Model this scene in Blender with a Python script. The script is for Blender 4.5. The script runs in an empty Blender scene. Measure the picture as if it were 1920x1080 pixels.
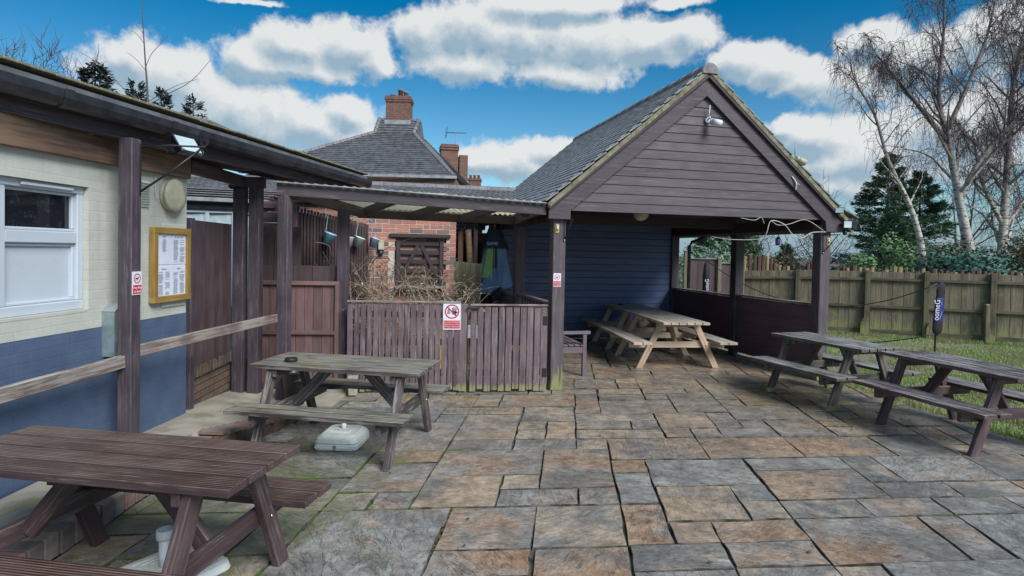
import bpy, bmesh, math, random
from mathutils import Matrix, Vector, noise as mnoise
random.seed(11)
R = random.random
U = random.uniform
D = math.radians
scene = bpy.context.scene
COL = scene.collection

# ------------------------------------------------------------------ camera
EYE = 1.75
cam_d = bpy.data.cameras.new('camera')
cam = bpy.data.objects.new('camera', cam_d)
COL.objects.link(cam)
scene.camera = cam
cam_d.sensor_fit = 'HORIZONTAL'
cam_d.sensor_width = 36.0
cam_d.lens = 36.0 * 1100 / 1920
cam_d.shift_y = -43.0 / 1920
cam_d.clip_start = 0.05
cam_d.clip_end = 3000
cam.matrix_world = Matrix.Translation((0, 0, EYE)) @ Matrix.Rotation(D(90 - 1.3), 4, 'X') @ Matrix.Rotation(0.020, 4, 'Z')

# ------------------------------------------------------------------ world
SUN_EL, SUN_AZ = D(40), D(140)          # azimuth clockwise from +Y
SKY_STR = 0.13
world = bpy.data.worlds.new('World')
scene.world = world
world.use_nodes = True
wt = world.node_tree
for n in list(wt.nodes):
    wt.nodes.remove(n)


class NT:
    """tiny helper to write node trees"""
    def __init__(self, tree):
        self.t = tree

    def n(self, typ, ins=None, **props):
        nd = self.t.nodes.new(typ)
        for k, v in props.items():
            setattr(nd, k, v)
        if ins:
            for k, v in ins.items():
                s = nd.inputs[k]
                if isinstance(v, bpy.types.NodeSocket):
                    self.t.links.new(v, s)
                else:
                    s.default_value = v
        return nd

    def math(self, op, a, b=None, c=None, clamp=False):
        ins = {0: a}
        if b is not None:
            ins[1] = b
        if c is not None:
            ins[2] = c
        return self.n('ShaderNodeMath', ins, operation=op, use_clamp=clamp).outputs[0]

    def vm(self, op, a, b=None, out=0):
        ins = {0: a}
        if b is not None:
            ins[1] = b
        return self.n('ShaderNodeVectorMath', ins, operation=op).outputs[out]

    def mix(self, f, a, b, blend='MIX'):
        nd = self.n('ShaderNodeMix', None, data_type='RGBA', blend_type=blend)
        for s, v in ((nd.inputs[0], f), (nd.inputs[6], a), (nd.inputs[7], b)):
            if isinstance(v, bpy.types.NodeSocket):
                self.t.links.new(v, s)
            else:
                s.default_value = v if not isinstance(v, tuple) else (tuple(v) + (1,))[:4]
        return nd.outputs[2]

    def ramp(self, f, lo, hi, a=0.0, b=1.0):
        nd = self.n('ShaderNodeMapRange', {0: f, 1: lo, 2: hi, 3: a, 4: b}, interpolation_type='SMOOTHSTEP')
        return nd.outputs[0]

    def noise(self, vec, scale, detail=4, rough=0.55, dist=0.0):
        return self.n('ShaderNodeTexNoise', {'Vector': vec, 'Scale': scale, 'Detail': detail, 'Roughness': rough, 'Distortion': dist}).outputs[0]


CLOUDS = [(-0.567, 0.257, 0.041, 0.029), (-0.522, 0.23, 0.1, 0.045), (-0.451, 0.198, 0.165, 0.054), (-0.327, 0.19, 0.105, 0.041), (-0.27, 0.215, 0.051, 0.025), (-0.422, 0.281, 0.048, 0.031), (-0.353, 0.31, 0.065, 0.032), (-0.275, 0.319, 0.068, 0.035), (-0.233, 0.302, 0.045, 0.027), (-0.352, 0.28, 0.116, 0.02), (-0.151, 0.345, 0.051, 0.04), (-0.08, 0.361, 0.099, 0.047), (0.028, 0.344, 0.134, 0.045), (0.136, 0.339, 0.113, 0.039), (0.232, 0.335, 0.088, 0.029), (-0.088, 0.306, 0.09, 0.026), (0.075, 0.293, 0.106, 0.021), (0.282, 0.346, 0.051, 0.026), (0.072, 0.398, 0.149, 0.019), (0.372, 0.3, 0.051, 0.026), (0.418, 0.284, 0.049, 0.028), (0.544, 0.31, 0.041, 0.024), (0.596, 0.278, 0.059, 0.034), (0.519, 0.257, 0.059, 0.03), (0.456, 0.264, 0.043, 0.022), (0.682, 0.286, 0.052, 0.038), (0.48, 0.181, 0.059, 0.032), (0.536, 0.147, 0.076, 0.038), (0.436, 0.198, 0.034, 0.017), (0.647, 0.171, 0.106, 0.055), (-0.003, 0.15, 0.104, 0.03), (0.077, 0.173, 0.054, 0.019), (-0.071, 0.153, 0.043, 0.021), (-0.382, 0.144, 0.057, 0.02), (-0.279, 0.159, 0.029, 0.019), (0.517, 0.106, 0.059, 0.026), (0.264, 0.39, 0.05, 0.01), (-0.423, 0.361, 0.046, 0.006)]


def cloud_group():
    g = bpy.data.node_groups.new('cloud_density', 'ShaderNodeTree')
    g.interface.new_socket('P', in_out='INPUT', socket_type='NodeSocketVector')
    g.interface.new_socket('Dir', in_out='INPUT', socket_type='NodeSocketVector')
    g.interface.new_socket('Density', in_out='OUTPUT', socket_type='NodeSocketFloat')
    g.interface.new_socket('Soft', in_out='OUTPUT', socket_type='NodeSocketFloat')
    t = NT(g)
    gi = g.nodes.new('NodeGroupInput')
    go = g.nodes.new('NodeGroupOutput')
    P, Dr = gi.outputs[0], gi.outputs[1]
    # warp the position so that the outlines billow
    wn = t.n('ShaderNodeTexNoise', {'Vector': Dr, 'Scale': 14.0, 'Detail': 5.0, 'Roughness': 0.6})
    w = t.vm('SUBTRACT', wn.outputs[1], (0.5, 0.5, 0.5))
    w = t.vm('MULTIPLY', w, (0.05, 0.035, 0.0))
    P2 = t.vm('ADD', P, w)
    cur = None
    for (a, e, ra, re) in CLOUDS:
        d = t.vm('SUBTRACT', P2, (a, e, 0))
        d = t.vm('MULTIPLY', d, (1 / (ra * 1.30), 1 / (re * 1.32), 0))
        l = t.vm('LENGTH', d, out=1)
        v = t.math('SUBTRACT', 1.0, l)
        cur = v if cur is None else t.math('SMOOTH_MAX', cur, v, 0.25)
    # general fair-weather cloud cover outside the picture's own clouds
    gn = t.noise(Dr, 3.2, 5, 0.55)
    gen = t.ramp(gn, 0.40, 0.62, -0.8, 0.9)
    az = t.n('ShaderNodeSeparateXYZ', {0: P}).outputs
    away = t.math('MAXIMUM', t.ramp(t.math('ABSOLUTE', az[0]), 0.78, 0.95), t.ramp(az[1], 0.42, 0.52))
    gen = t.math('ADD', gen, t.ramp(away, 0, 1, -2.5, 0.0))
    cur = t.math('MAXIMUM', cur, gen)
    f = t.noise(Dr, 22.0, 7, 0.62)
    f2 = t.noise(Dr, 7.0, 3, 0.5)
    fine = t.math('ADD', t.math('MULTIPLY', t.math('SUBTRACT', f, 0.5), 1.45), t.math('MULTIPLY', t.math('SUBTRACT', f2, 0.5), 0.7))
    g.links.new(t.math('ADD', cur, t.math('MULTIPLY', fine, 0.22)), go.inputs[1])
    cur = t.math('ADD', cur, fine)
    g.links.new(cur, go.inputs[0])
    return g


w = NT(wt)
tc = w.n('ShaderNodeTexCoord').outputs['Generated']
dirn = w.vm('NORMALIZE', tc)
sx = w.n('ShaderNodeSeparateXYZ', {0: dirn}).outputs
azm = w.math('ARCTAN2', sx[0], sx[1])
ele = w.math('ARCSINE', sx[2])
P = w.n('ShaderNodeCombineXYZ', {0: azm, 1: ele, 2: 0.0}).outputs[0]
grp = cloud_group()
d0 = w.n('ShaderNodeGroup', {'P': P, 'Dir': dirn}, node_tree=grp).outputs[0]
Pu = w.vm('ADD', P, (0.014, 0.022, 0))
Du = w.vm('ADD', dirn, (0.012, 0.0, 0.020))
g1 = w.n('ShaderNodeGroup', {'P': Pu, 'Dir': Du}, node_tree=grp).outputs
d1 = g1[0]
mask = w.ramp(d0, -0.04, 0.40)
# lit where the cloud thins towards the light above, grey where more of it lies over
lit = w.math('SUBTRACT', d0, d1)
thick = w.ramp(g1[1], 0.10, 0.90, 0.95, 0.20)
shade = w.math('ADD', w.math('MULTIPLY', lit, 0.85), thick, clamp=True)
cl_col = w.mix(shade, (1.65, 2.3, 2.85), (4.0, 4.1, 4.1))
sky = w.n('ShaderNodeTexSky', None, sky_type='NISHITA', sun_disc=False, sun_elevation=SUN_EL, sun_rotation=SUN_AZ, altitude=0, air_density=1.0, dust_density=0.6, ozone_density=2.0).outputs[0]
hgt = w.ramp(sx[2], -0.02, 0.40)
tint = w.mix(hgt, (0.55, 0.70, 0.72), (0.0, 0.36, 0.52))
sky = w.mix(1.0, sky, tint, 'MULTIPLY')
sky = w.mix(w.ramp(sx[2], 0.0, 0.12, 0.85, 0.0), sky, (1.25, 1.85, 2.45))
skyc = w.mix(w.math('MULTIPLY', mask, 0.97), sky, cl_col)
bg = w.n('ShaderNodeBackground', {'Color': skyc, 'Strength': SKY_STR})
wo = w.n('ShaderNodeOutputWorld', {'Surface': bg.outputs[0]})
world.cycles.sampling_method = 'MANUAL'
world.cycles.sample_map_resolution = 512

# ------------------------------------------------------------------ sun
sun_d = bpy.data.lights.new('sun', 'SUN')
sun_d.energy = 2.9
sun_d.angle = D(30)
sun_d.color = (1.0, 0.97, 0.95)
sun = bpy.data.objects.new('sun', sun_d)
COL.objects.link(sun)
sdir = Vector((math.sin(SUN_AZ) * math.cos(SUN_EL), math.cos(SUN_AZ) * math.cos(SUN_EL), math.sin(SUN_EL)))
sun.rotation_euler = (-sdir).to_track_quat('-Z', 'Y').to_euler()
sun.location = sdir * 60
scene.view_settings.view_transform = 'Standard'
scene.view_settings.look = 'None'
scene.view_settings.gamma = 1
scene.view_settings.exposure = 0.6
scene.view_settings.use_curve_mapping = False
scene.render.engine = 'CYCLES'
scene.cycles.max_bounces = 8
scene.cycles.transparent_max_bounces = 6

# ------------------------------------------------------------------ materials
MATS = {}


def newmat(name):
    m = bpy.data.materials.new(name)
    m.use_nodes = True
    t = m.node_tree
    for n in list(t.nodes):
        t.nodes.remove(n)
    return m, NT(t)


def finish(t, col, rough=0.6, bump=None, bstr=0.3, bdist=0.01, spec=0.5, metal=0.0, extra=None):
    ins = {'Base Color': col, 'Roughness': rough, 'Metallic': metal, 'Specular IOR Level': spec}
    if extra:
        ins.update(extra)
    b = t.n('ShaderNodeBsdfPrincipled')
    for k, v in ins.items():
        s = b.inputs[k]
        if isinstance(v, bpy.types.NodeSocket):
            t.t.links.new(v, s)
        else:
            s.default_value = (tuple(v) + (1,))[:4] if isinstance(v, tuple) and len(v) == 3 else v
    if bump is not None:
        bn = t.n('ShaderNodeBump', {'Height': bump, 'Strength': bstr, 'Distance': bdist})
        t.t.links.new(bn.outputs[0], b.inputs['Normal'])
    t.n('ShaderNodeOutputMaterial', {'Surface': b.outputs[0]})
    return b


def rnd(t):
    return t.n('ShaderNodeObjectInfo').outputs['Random']


def wood(name, c, c2=None, dry_sheen=None, dry_sheen_amt=0.0, moss=0.0, low_moss=0.0, mosscol=(0.10, 0.12, 0.035), rough=0.55, ribs=0.0, grain=1.0, var=0.35, axis='X'):
    """painted or weathered timber; the grain runs along the board's own x axis"""
    m, t = newmat(name)
    c2 = c2 or tuple(x * 0.6 for x in c)
    tco = t.n('ShaderNodeTexCoord').outputs['Object']
    geo = t.n('ShaderNodeNewGeometry').outputs
    r = rnd(t)
    off = t.n('ShaderNodeCombineXYZ', {0: t.math('MULTIPLY', r, 37.0), 1: t.math('MULTIPLY', r, 11.0), 2: 0.0}).outputs[0]
    v = t.vm('ADD', tco, off)
    sc = {'X': (1.3, 22, 22), 'Z': (22, 22, 1.3), 'N': (5, 5, 5)}[axis]
    vs = t.vm('MULTIPLY', v, sc)
    g = t.noise(vs, 1.6, 5, 0.62)
    g2 = t.noise(v, 2.3, 4, 0.6)
    f = t.math('ADD', t.math('MULTIPLY', g, 0.6), t.math('MULTIPLY', g2, 0.4))
    f = t.ramp(f, 0.36, 0.64)
    col = t.mix(f, c2, c)
    hs = t.n('ShaderNodeHueSaturation', {'Hue': 0.5, 'Saturation': 1.0, 'Value': t.math('MULTIPLY_ADD', r, var, 1.0 - var / 2), 'Fac': 1.0, 'Color': col})
    col = hs.outputs[0]
    if dry_sheen:  # weathered streaks; on some table tops painted sheen as well
        dn = t.noise(t.vm('MULTIPLY', v, (2.2, 40, 40) if axis == 'X' else (40, 40, 2.2)), 1.3, 6, 0.7)
        dm = t.ramp(t.math('ADD', dn, t.math('MULTIPLY', g2, 0.35)), 0.72 - dry_sheen_amt * 0.3, 0.86 - dry_sheen_amt * 0.3)
        up = t.ramp(t.n('ShaderNodeSeparateXYZ', {0: geo['Normal']}).outputs[2], -0.2, 0.8, 0.45, 1.0)
        col = t.mix(t.math('MULTIPLY', dm, up), col, dry_sheen)
    if moss > 0:
        mn = t.noise(geo['Position'], 5.0, 6, 0.65)
        mm = t.ramp(mn, 0.62 - moss * 0.25, 0.74 - moss * 0.15)
        col = t.mix(t.math('MULTIPLY', mm, 0.8), col, mosscol)
    if low_moss > 0:
        z = t.n('ShaderNodeSeparateXYZ', {0: geo['Position']}).outputs[2]
        zz = t.ramp(z, 0.05, low_moss, 1.0, 0.0)
        mn = t.noise(t.vm('MULTIPLY', geo['Position'], (38, 38, 3)), 1.0, 4, 0.6)
        mm = t.ramp(t.math('ADD', mn, t.math('MULTIPLY', zz, 0.36)), 0.72, 0.84)
        col = t.mix(t.math('MULTIPLY', t.math('MULTIPLY', mm, zz), 0.75), col, (0.27, 0.29, 0.10))
    h = t.math('ADD', g, t.math('MULTIPLY', t.noise(vs, 6, 3, 0.6), 0.4 * grain))
    if ribs > 0:
        sy = t.n('ShaderNodeSeparateXYZ', {0: tco}).outputs[1]
        wv = t.math('MULTIPLY', t.math('SINE', t.math('MULTIPLY', sy, 2 * math.pi / ribs)), t.ramp(t.n('ShaderNodeSeparateXYZ', {0: geo['Normal']}).outputs[2], 0.85, 0.98))
        h = t.math('ADD', h, t.math('MULTIPLY', wv, 2.2))
        col = t.mix(t.ramp(wv, -1.0, 0.1, 0.8, 0.0), col, tuple(x * 0.35 for x in c2))  # groove shade also painted into the colour, beside the bump
    rg = t.ramp(g2, 0.3, 0.7, rough - 0.12, rough + 0.15)
    finish(t, col, rg, h, 0.45, 0.004)
    MATS[name] = m
    return m


def plain(name, c, rough=0.5, metal=0.0, var=0.0, nscale=8.0, namt=0.25, bump=0.15, bdist=0.003, spec=0.5, stain=None, stain_lo=0.55):
    m, t = newmat(name)
    tco = t.n('ShaderNodeTexCoord').outputs['Object']
    n = t.noise(tco, nscale, 5, 0.6)
    col = t.mix(t.ramp(n, 0.3, 0.7), tuple(x * (1 - namt) for x in c), tuple(min(1, x * (1 + namt * 0.4)) for x in c))
    if var:
        col = t.n('ShaderNodeHueSaturation', {'Value': t.math('MULTIPLY_ADD', rnd(t), var, 1 - var / 2), 'Color': col}).outputs[0]
    if stain:
        s = t.ramp(t.noise(tco, nscale * 0.6, 6, 0.7), stain_lo, stain_lo + 0.14)
        col = t.mix(t.math('MULTIPLY', s, 0.75), col, stain)
    finish(t, col, t.ramp(n, 0.2, 0.8, max(0.02, rough - 0.08), rough + 0.08), t.noise(tco, nscale * 6, 3, 0.6), bump, bdist, spec, metal)
    MATS[name] = m
    return m


wood('timber', (0.078, 0.060, 0.074), (0.046, 0.036, 0.046), dry_sheen=(0.20, 0.165, 0.165), dry_sheen_amt=0.05, rough=0.6)
wood('timber_low', (0.12, 0.095, 0.11), (0.075, 0.060, 0.072), dry_sheen=(0.20, 0.165, 0.165), dry_sheen_amt=0.1, low_moss=0.62, rough=0.6)
wood('timber_dark', (0.05, 0.035, 0.04), (0.03, 0.022, 0.027), rough=0.65)
wood('gable_board', (0.088, 0.069, 0.083), (0.054, 0.042, 0.053), dry_sheen=(0.15, 0.13, 0.14), dry_sheen_amt=0.1, rough=0.62, var=0.32)
wood('blue_board', (0.115, 0.16, 0.31), (0.08, 0.115, 0.23), rough=0.5, var=0.15)
wood('wall_panel', (0.13, 0.075, 0.095), (0.09, 0.052, 0.068), rough=0.6)
wood('gate_red', (0.19, 0.11, 0.105), (0.12, 0.072, 0.072), rough=0.6)
wood('fence_dark', (0.088, 0.058, 0.060), (0.052, 0.035, 0.040), rough=0.65)
wood('picket', (0.15, 0.105, 0.115), (0.10, 0.068, 0.078), dry_sheen=(0.30, 0.26, 0.26), dry_sheen_amt=0.16, low_moss=0.2, rough=0.6, var=0.45)
wood('rail_grey', (0.22, 0.17, 0.15), (0.12, 0.085, 0.08), dry_sheen=(0.40, 0.38, 0.34), dry_sheen_amt=0.35, rough=0.65)
wood('table_brown', (0.18, 0.118, 0.10), (0.09, 0.052, 0.044), rough=0.30, ribs=0.017, dry_sheen=(0.20, 0.16, 0.12), dry_sheen_amt=0.16)
wood('table_frame', (0.095, 0.060, 0.062), (0.055, 0.034, 0.038), rough=0.5, dry_sheen=(0.2, 0.17, 0.17), dry_sheen_amt=0.1)
wood('table_mossy', (0.24, 0.23, 0.18), (0.115, 0.11, 0.09), dry_sheen=(0.36, 0.35, 0.29), dry_sheen_amt=0.4, moss=0.42, mosscol=(0.30, 0.27, 0.10), rough=0.42, ribs=0.03)
wood('table_mossy_frame', (0.090, 0.068, 0.070), (0.05, 0.038, 0.042), dry_sheen=(0.34, 0.32, 0.30), dry_sheen_amt=0.2, rough=0.55)
wood('table_grey', (0.25, 0.24, 0.23), (0.07, 0.06, 0.06), dry_sheen=(0.48, 0.48, 0.46), dry_sheen_amt=0.42, rough=0.35, ribs=0.028)  # pale streaks put bright glints on the ribbed top into the colour
wood('table_grey_frame', (0.115, 0.098, 0.085), (0.062, 0.052, 0.048), dry_sheen=(0.22, 0.21, 0.17), dry_sheen_amt=0.2, rough=0.55, low_moss=0.1)
wood('table_worn_sheen', (0.21, 0.165, 0.165), (0.085, 0.058, 0.062), dry_sheen=(0.46, 0.45, 0.45), dry_sheen_amt=0.35, rough=0.3, ribs=0.028)  # pale streaks paint the wet sheen of the top into the colour
wood('table_light', (0.66, 0.58, 0.46), (0.46, 0.38, 0.28), dry_sheen=(0.70, 0.69, 0.64), dry_sheen_amt=0.5, rough=0.5, ribs=0.028)  # pale streaks: weathered grey plus sky reflection put into the colour
wood('table_light_frame', (0.54, 0.42, 0.30), (0.37, 0.26, 0.175), rough=0.55)
wood('fence_green', (0.27, 0.245, 0.165), (0.15, 0.125, 0.09), dry_sheen=(0.10, 0.075, 0.055), dry_sheen_amt=0.55, moss=0.30, mosscol=(0.22, 0.23, 0.07), rough=0.8, low_moss=0.75, var=0.5)
wood('fence_green_rail', (0.17, 0.145, 0.09), (0.055, 0.046, 0.035), moss=0.4, rough=0.8)
wood('fence_back_post', (0.19, 0.165, 0.11), (0.06, 0.052, 0.04), moss=0.4, rough=0.8, low_moss=0.6)
wood('timber_raw', (0.34, 0.24, 0.15), (0.20, 0.13, 0.08), rough=0.7)
wood('ply', (0.27, 0.17, 0.11), (0.11, 0.068, 0.05), rough=0.6)
wood('log', (0.17, 0.095, 0.065), (0.09, 0.055, 0.04), rough=0.8, axis='Z')
wood('oak_frame', (0.36, 0.24, 0.065), (0.25, 0.15, 0.04), rough=0.4)
wood('bench_wood', (0.19, 0.155, 0.17), (0.12, 0.095, 0.11), rough=0.6)
plain('black_plastic', (0.018, 0.019, 0.023), 0.35)
plain('gutter', (0.028, 0.029, 0.035), 0.38, namt=0.5, stain=(0.07, 0.075, 0.06), stain_lo=0.6)
plain('white_plastic', (0.72, 0.76, 0.80), 0.35, namt=0.05)
plain('upvc', (0.50, 0.56, 0.62), 0.3, namt=0.04, nscale=2)
plain('parasol_plastic', (0.64, 0.69, 0.67), 0.5, namt=0.12, stain=(0.34, 0.38, 0.16), stain_lo=0.56)
plain('blue_plinth', (0.068, 0.105, 0.18), 0.75, nscale=4)
plain('concrete', (0.36, 0.33, 0.27), 0.8, nscale=3, namt=0.3, bump=0.5, stain=(0.15, 0.16, 0.08), stain_lo=0.52)
plain('mortar', (0.52, 0.47, 0.41), 0.9, nscale=9)
plain('verge_mortar', (0.24, 0.23, 0.15), 0.9, nscale=14, namt=0.45, bump=0.6, stain=(0.09, 0.085, 0.045), stain_lo=0.5)
plain('slate', (0.23, 0.23, 0.235), 0.5, var=0.4, nscale=11, namt=0.35, bump=0.4, stain=(0.30, 0.31, 0.26), stain_lo=0.74)
plain('slate_wet', (0.12, 0.125, 0.14), 0.3, var=0.5, nscale=11, namt=0.35, bump=0.4)
plain('slate_far', (0.13, 0.135, 0.15), 0.48, var=0.2, nscale=5, namt=0.4, stain=(0.22, 0.23, 0.22), stain_lo=0.68)
plain('ridge_clay', (0.20, 0.19, 0.20), 0.7, var=0.35, nscale=13, namt=0.4, bump=0.6, stain=(0.30, 0.30, 0.22), stain_lo=0.6)
plain('lead', (0.30, 0.33, 0.36), 0.45, nscale=6, namt=0.3)
plain('terracotta', (0.30, 0.13, 0.09), 0.7)
plain('galv', (0.38, 0.50, 0.50), 0.35, metal=0.6, namt=0.3)
plain('chrome', (0.6, 0.62, 0.65), 0.2, metal=1.0)
plain('brass', (0.62, 0.46, 0.10), 0.3, metal=0.35)
plain('iron', (0.03, 0.03, 0.035), 0.4, metal=0.3)
plain('lamp_glass', (0.50, 0.62, 0.66), 0.12)
plain('globe_glass', (0.42, 0.40, 0.34), 0.25)
plain('cowl', (0.46, 0.46, 0.33), 0.5, namt=0.2, stain=(0.20, 0.15, 0.08), stain_lo=0.6)
plain('sign_white', (0.72, 0.74, 0.80), 0.3, namt=0.03)
plain('sign_red', (0.52, 0.035, 0.055), 0.35, namt=0.08)
plain('sign_black', (0.02, 0.02, 0.04), 0.4)
plain('paper', (0.68, 0.72, 0.82), 0.5, namt=0.05)
plain('print_grey', (0.22, 0.24, 0.30), 0.7)
plain('cable_white', (0.62, 0.60, 0.58), 0.5)
plain('cloth_blue', (0.18, 0.30, 0.52), 0.75, nscale=4)
plain('cloth_green', (0.34, 0.62, 0.20), 0.75, nscale=4)
plain('cloth_black', (0.03, 0.045, 0.065), 0.8, nscale=4)
plain('net_cloth', (0.012, 0.013, 0.018), 0.75)
plain('net_label', (0.02, 0.03, 0.16), 0.5)
plain('pail_blue', (0.30, 0.60, 0.78), 0.35, namt=0.06)
plain('pail_green', (0.58, 0.74, 0.68), 0.35, namt=0.06)
plain('pail_lilac', (0.42, 0.54, 0.82), 0.35, namt=0.06)
plain('strap', (0.35, 0.62, 0.62), 0.5)
plain('lantern_purple', (0.13, 0.06, 0.35), 0.3)
plain('yellow_plastic', (0.80, 0.62, 0.06), 0.4)
plain('orange_plastic', (0.80, 0.16, 0.04), 0.4)
plain('dark_room', (0.02, 0.02, 0.022), 0.9)
plain('soil', (0.10, 0.085, 0.06), 0.95, nscale=3, namt=0.4, bump=0.6, bdist=0.02)
plain('bark', (0.13, 0.105, 0.085), 0.85, nscale=14, namt=0.5, bump=0.6)
plain('twig', (0.10, 0.075, 0.075), 0.8, namt=0.3)
plain('twig_pale', (0.40, 0.32, 0.25), 0.8, namt=0.4)
plain('log_end', (0.38, 0.28, 0.15), 0.8, namt=0.3)


def brick_mat(name, c1, c2, c3, moss=0.3):
    m, t = newmat(name)
    tco = t.n('ShaderNodeTexCoord').outputs['Object']
    geo = t.n('ShaderNodeNewGeometry').outputs
    r = rnd(t)
    isl = geo['Random Per Island']
    q = t.math('FRACT', t.math('ADD', t.math('MULTIPLY', r, 7.31), t.math('MULTIPLY', isl, 3.17)))
    a = t.mix(t.ramp(q, 0.25, 0.6), c1, c2)
    a = t.mix(t.ramp(q, 0.72, 0.9), a, c3)
    n = t.noise(tco, 22, 5, 0.65)
    a = t.mix(t.ramp(n, 0.35, 0.75, 0.0, 0.55), a, tuple(x * 0.45 for x in c2))
    mn = t.noise(geo['Position'], 3.5, 6, 0.7)
    a = t.mix(t.math('MULTIPLY', t.ramp(mn, 0.66 - moss * 0.3, 0.8 - moss * 0.25), 0.75), a, (0.10, 0.12, 0.045))
    finish(t, a, 0.85, t.noise(tco, 60, 4, 0.6), 0.5, 0.004)
    MATS[name] = m


brick_mat('brick_red', (0.50, 0.23, 0.165), (0.38, 0.18, 0.145), (0.17, 0.125, 0.12), 0.10)
brick_mat('brick_kerb', (0.24, 0.20, 0.185), (0.29, 0.16, 0.13), (0.13, 0.125, 0.13), 0.4)
brick_mat('brick_low', (0.17, 0.12, 0.085), (0.15, 0.09, 0.07), (0.08, 0.07, 0.065), 0.5)


def far_brick():
    m, t = newmat('brick_far')
    tco = t.n('ShaderNodeTexCoord').outputs['Object']
    sp = t.n('ShaderNodeSeparateXYZ', {0: tco}).outputs
    v = t.n('ShaderNodeCombineXYZ', {0: t.math('ADD', sp[0], sp[1]), 1: sp[2], 2: 0.0}).outputs[0]
    b = t.n('ShaderNodeTexBrick', {'Vector': v, 'Color1': (0.22, 0.085, 0.06, 1), 'Color2': (0.13, 0.065, 0.05, 1), 'Mortar': (0.2, 0.17, 0.14, 1), 'Scale': 1.0, 'Mortar Size': 0.008, 'Brick Width': 0.225, 'Row Height': 0.075})
    col = t.mix(t.ramp(t.noise(tco, 3, 6, 0.7), 0.45, 0.7, 0, 0.6), b.outputs[0], (0.07, 0.055, 0.045))
    finish(t, col, 0.85)
    MATS['brick_far'] = m


far_brick()


def render_wall():
    """cream paint over brickwork: the courses show as faint relief"""
    m, t = newmat('cream_paint')
    tco = t.n('ShaderNodeTexCoord').outputs['Object']
    sp = t.n('ShaderNodeSeparateXYZ', {0: tco}).outputs
    wob = t.noise(tco, 2.0, 3, 0.5)
    v = t.n('ShaderNodeCombineXYZ', {0: t.math('ADD', sp[1], sp[0]), 1: t.math('ADD', sp[2], t.math('MULTIPLY', wob, 0.02)), 2: 0.0}).outputs[0]
    b = t.n('ShaderNodeTexBrick', {'Vector': v, 'Scale': 1.0, 'Mortar Size': 0.006, 'Mortar Smooth': 0.6, 'Brick Width': 0.225, 'Row Height': 0.075}).outputs[1]
    n = t.noise(tco, 5, 6, 0.65)
    col = t.mix(t.ramp(n, 0.3, 0.75), (0.46, 0.47, 0.41), (0.53, 0.54, 0.49))
    st = t.math('MULTIPLY', t.ramp(t.noise(tco, 30, 4, 0.6), 0.62, 0.72), b)
    col = t.mix(t.math('MULTIPLY', st, 0.5), col, (0.25, 0.24, 0.20))
    sx_ = t.noise(t.vm('MULTIPLY', tco, (6, 6, 0.7)), 1.6, 5, 0.65)
    col = t.mix(t.ramp(sx_, 0.52, 0.75, 0.0, 0.30), col, (0.30, 0.29, 0.24))
    h = t.math('SUBTRACT', t.math('MULTIPLY', t.noise(tco, 70, 4, 0.6), 0.5), t.math('MULTIPLY', b, 0.26))
    finish(t, col, 0.8, h, 0.5, 0.006)
    MATS['cream_paint'] = m


render_wall()
MATS['blue_plinth'] = MATS['cream_paint'].copy()
_m = MATS['blue_plinth']
_m.name = 'blue_plinth'
_mixes = [n_ for n_ in _m.node_tree.nodes if n_.type == 'MIX']
_cols = [((0.058, 0.092, 0.165), (0.078, 0.118, 0.195)), (None, (0.035, 0.055, 0.10)), (None, (0.12, 0.15, 0.19))]
for n_, (a_, b_) in zip(_mixes, _cols):
    if a_:
        n_.inputs[6].default_value = a_ + (1,)
    n_.inputs[7].default_value = b_ + (1,)


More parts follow.
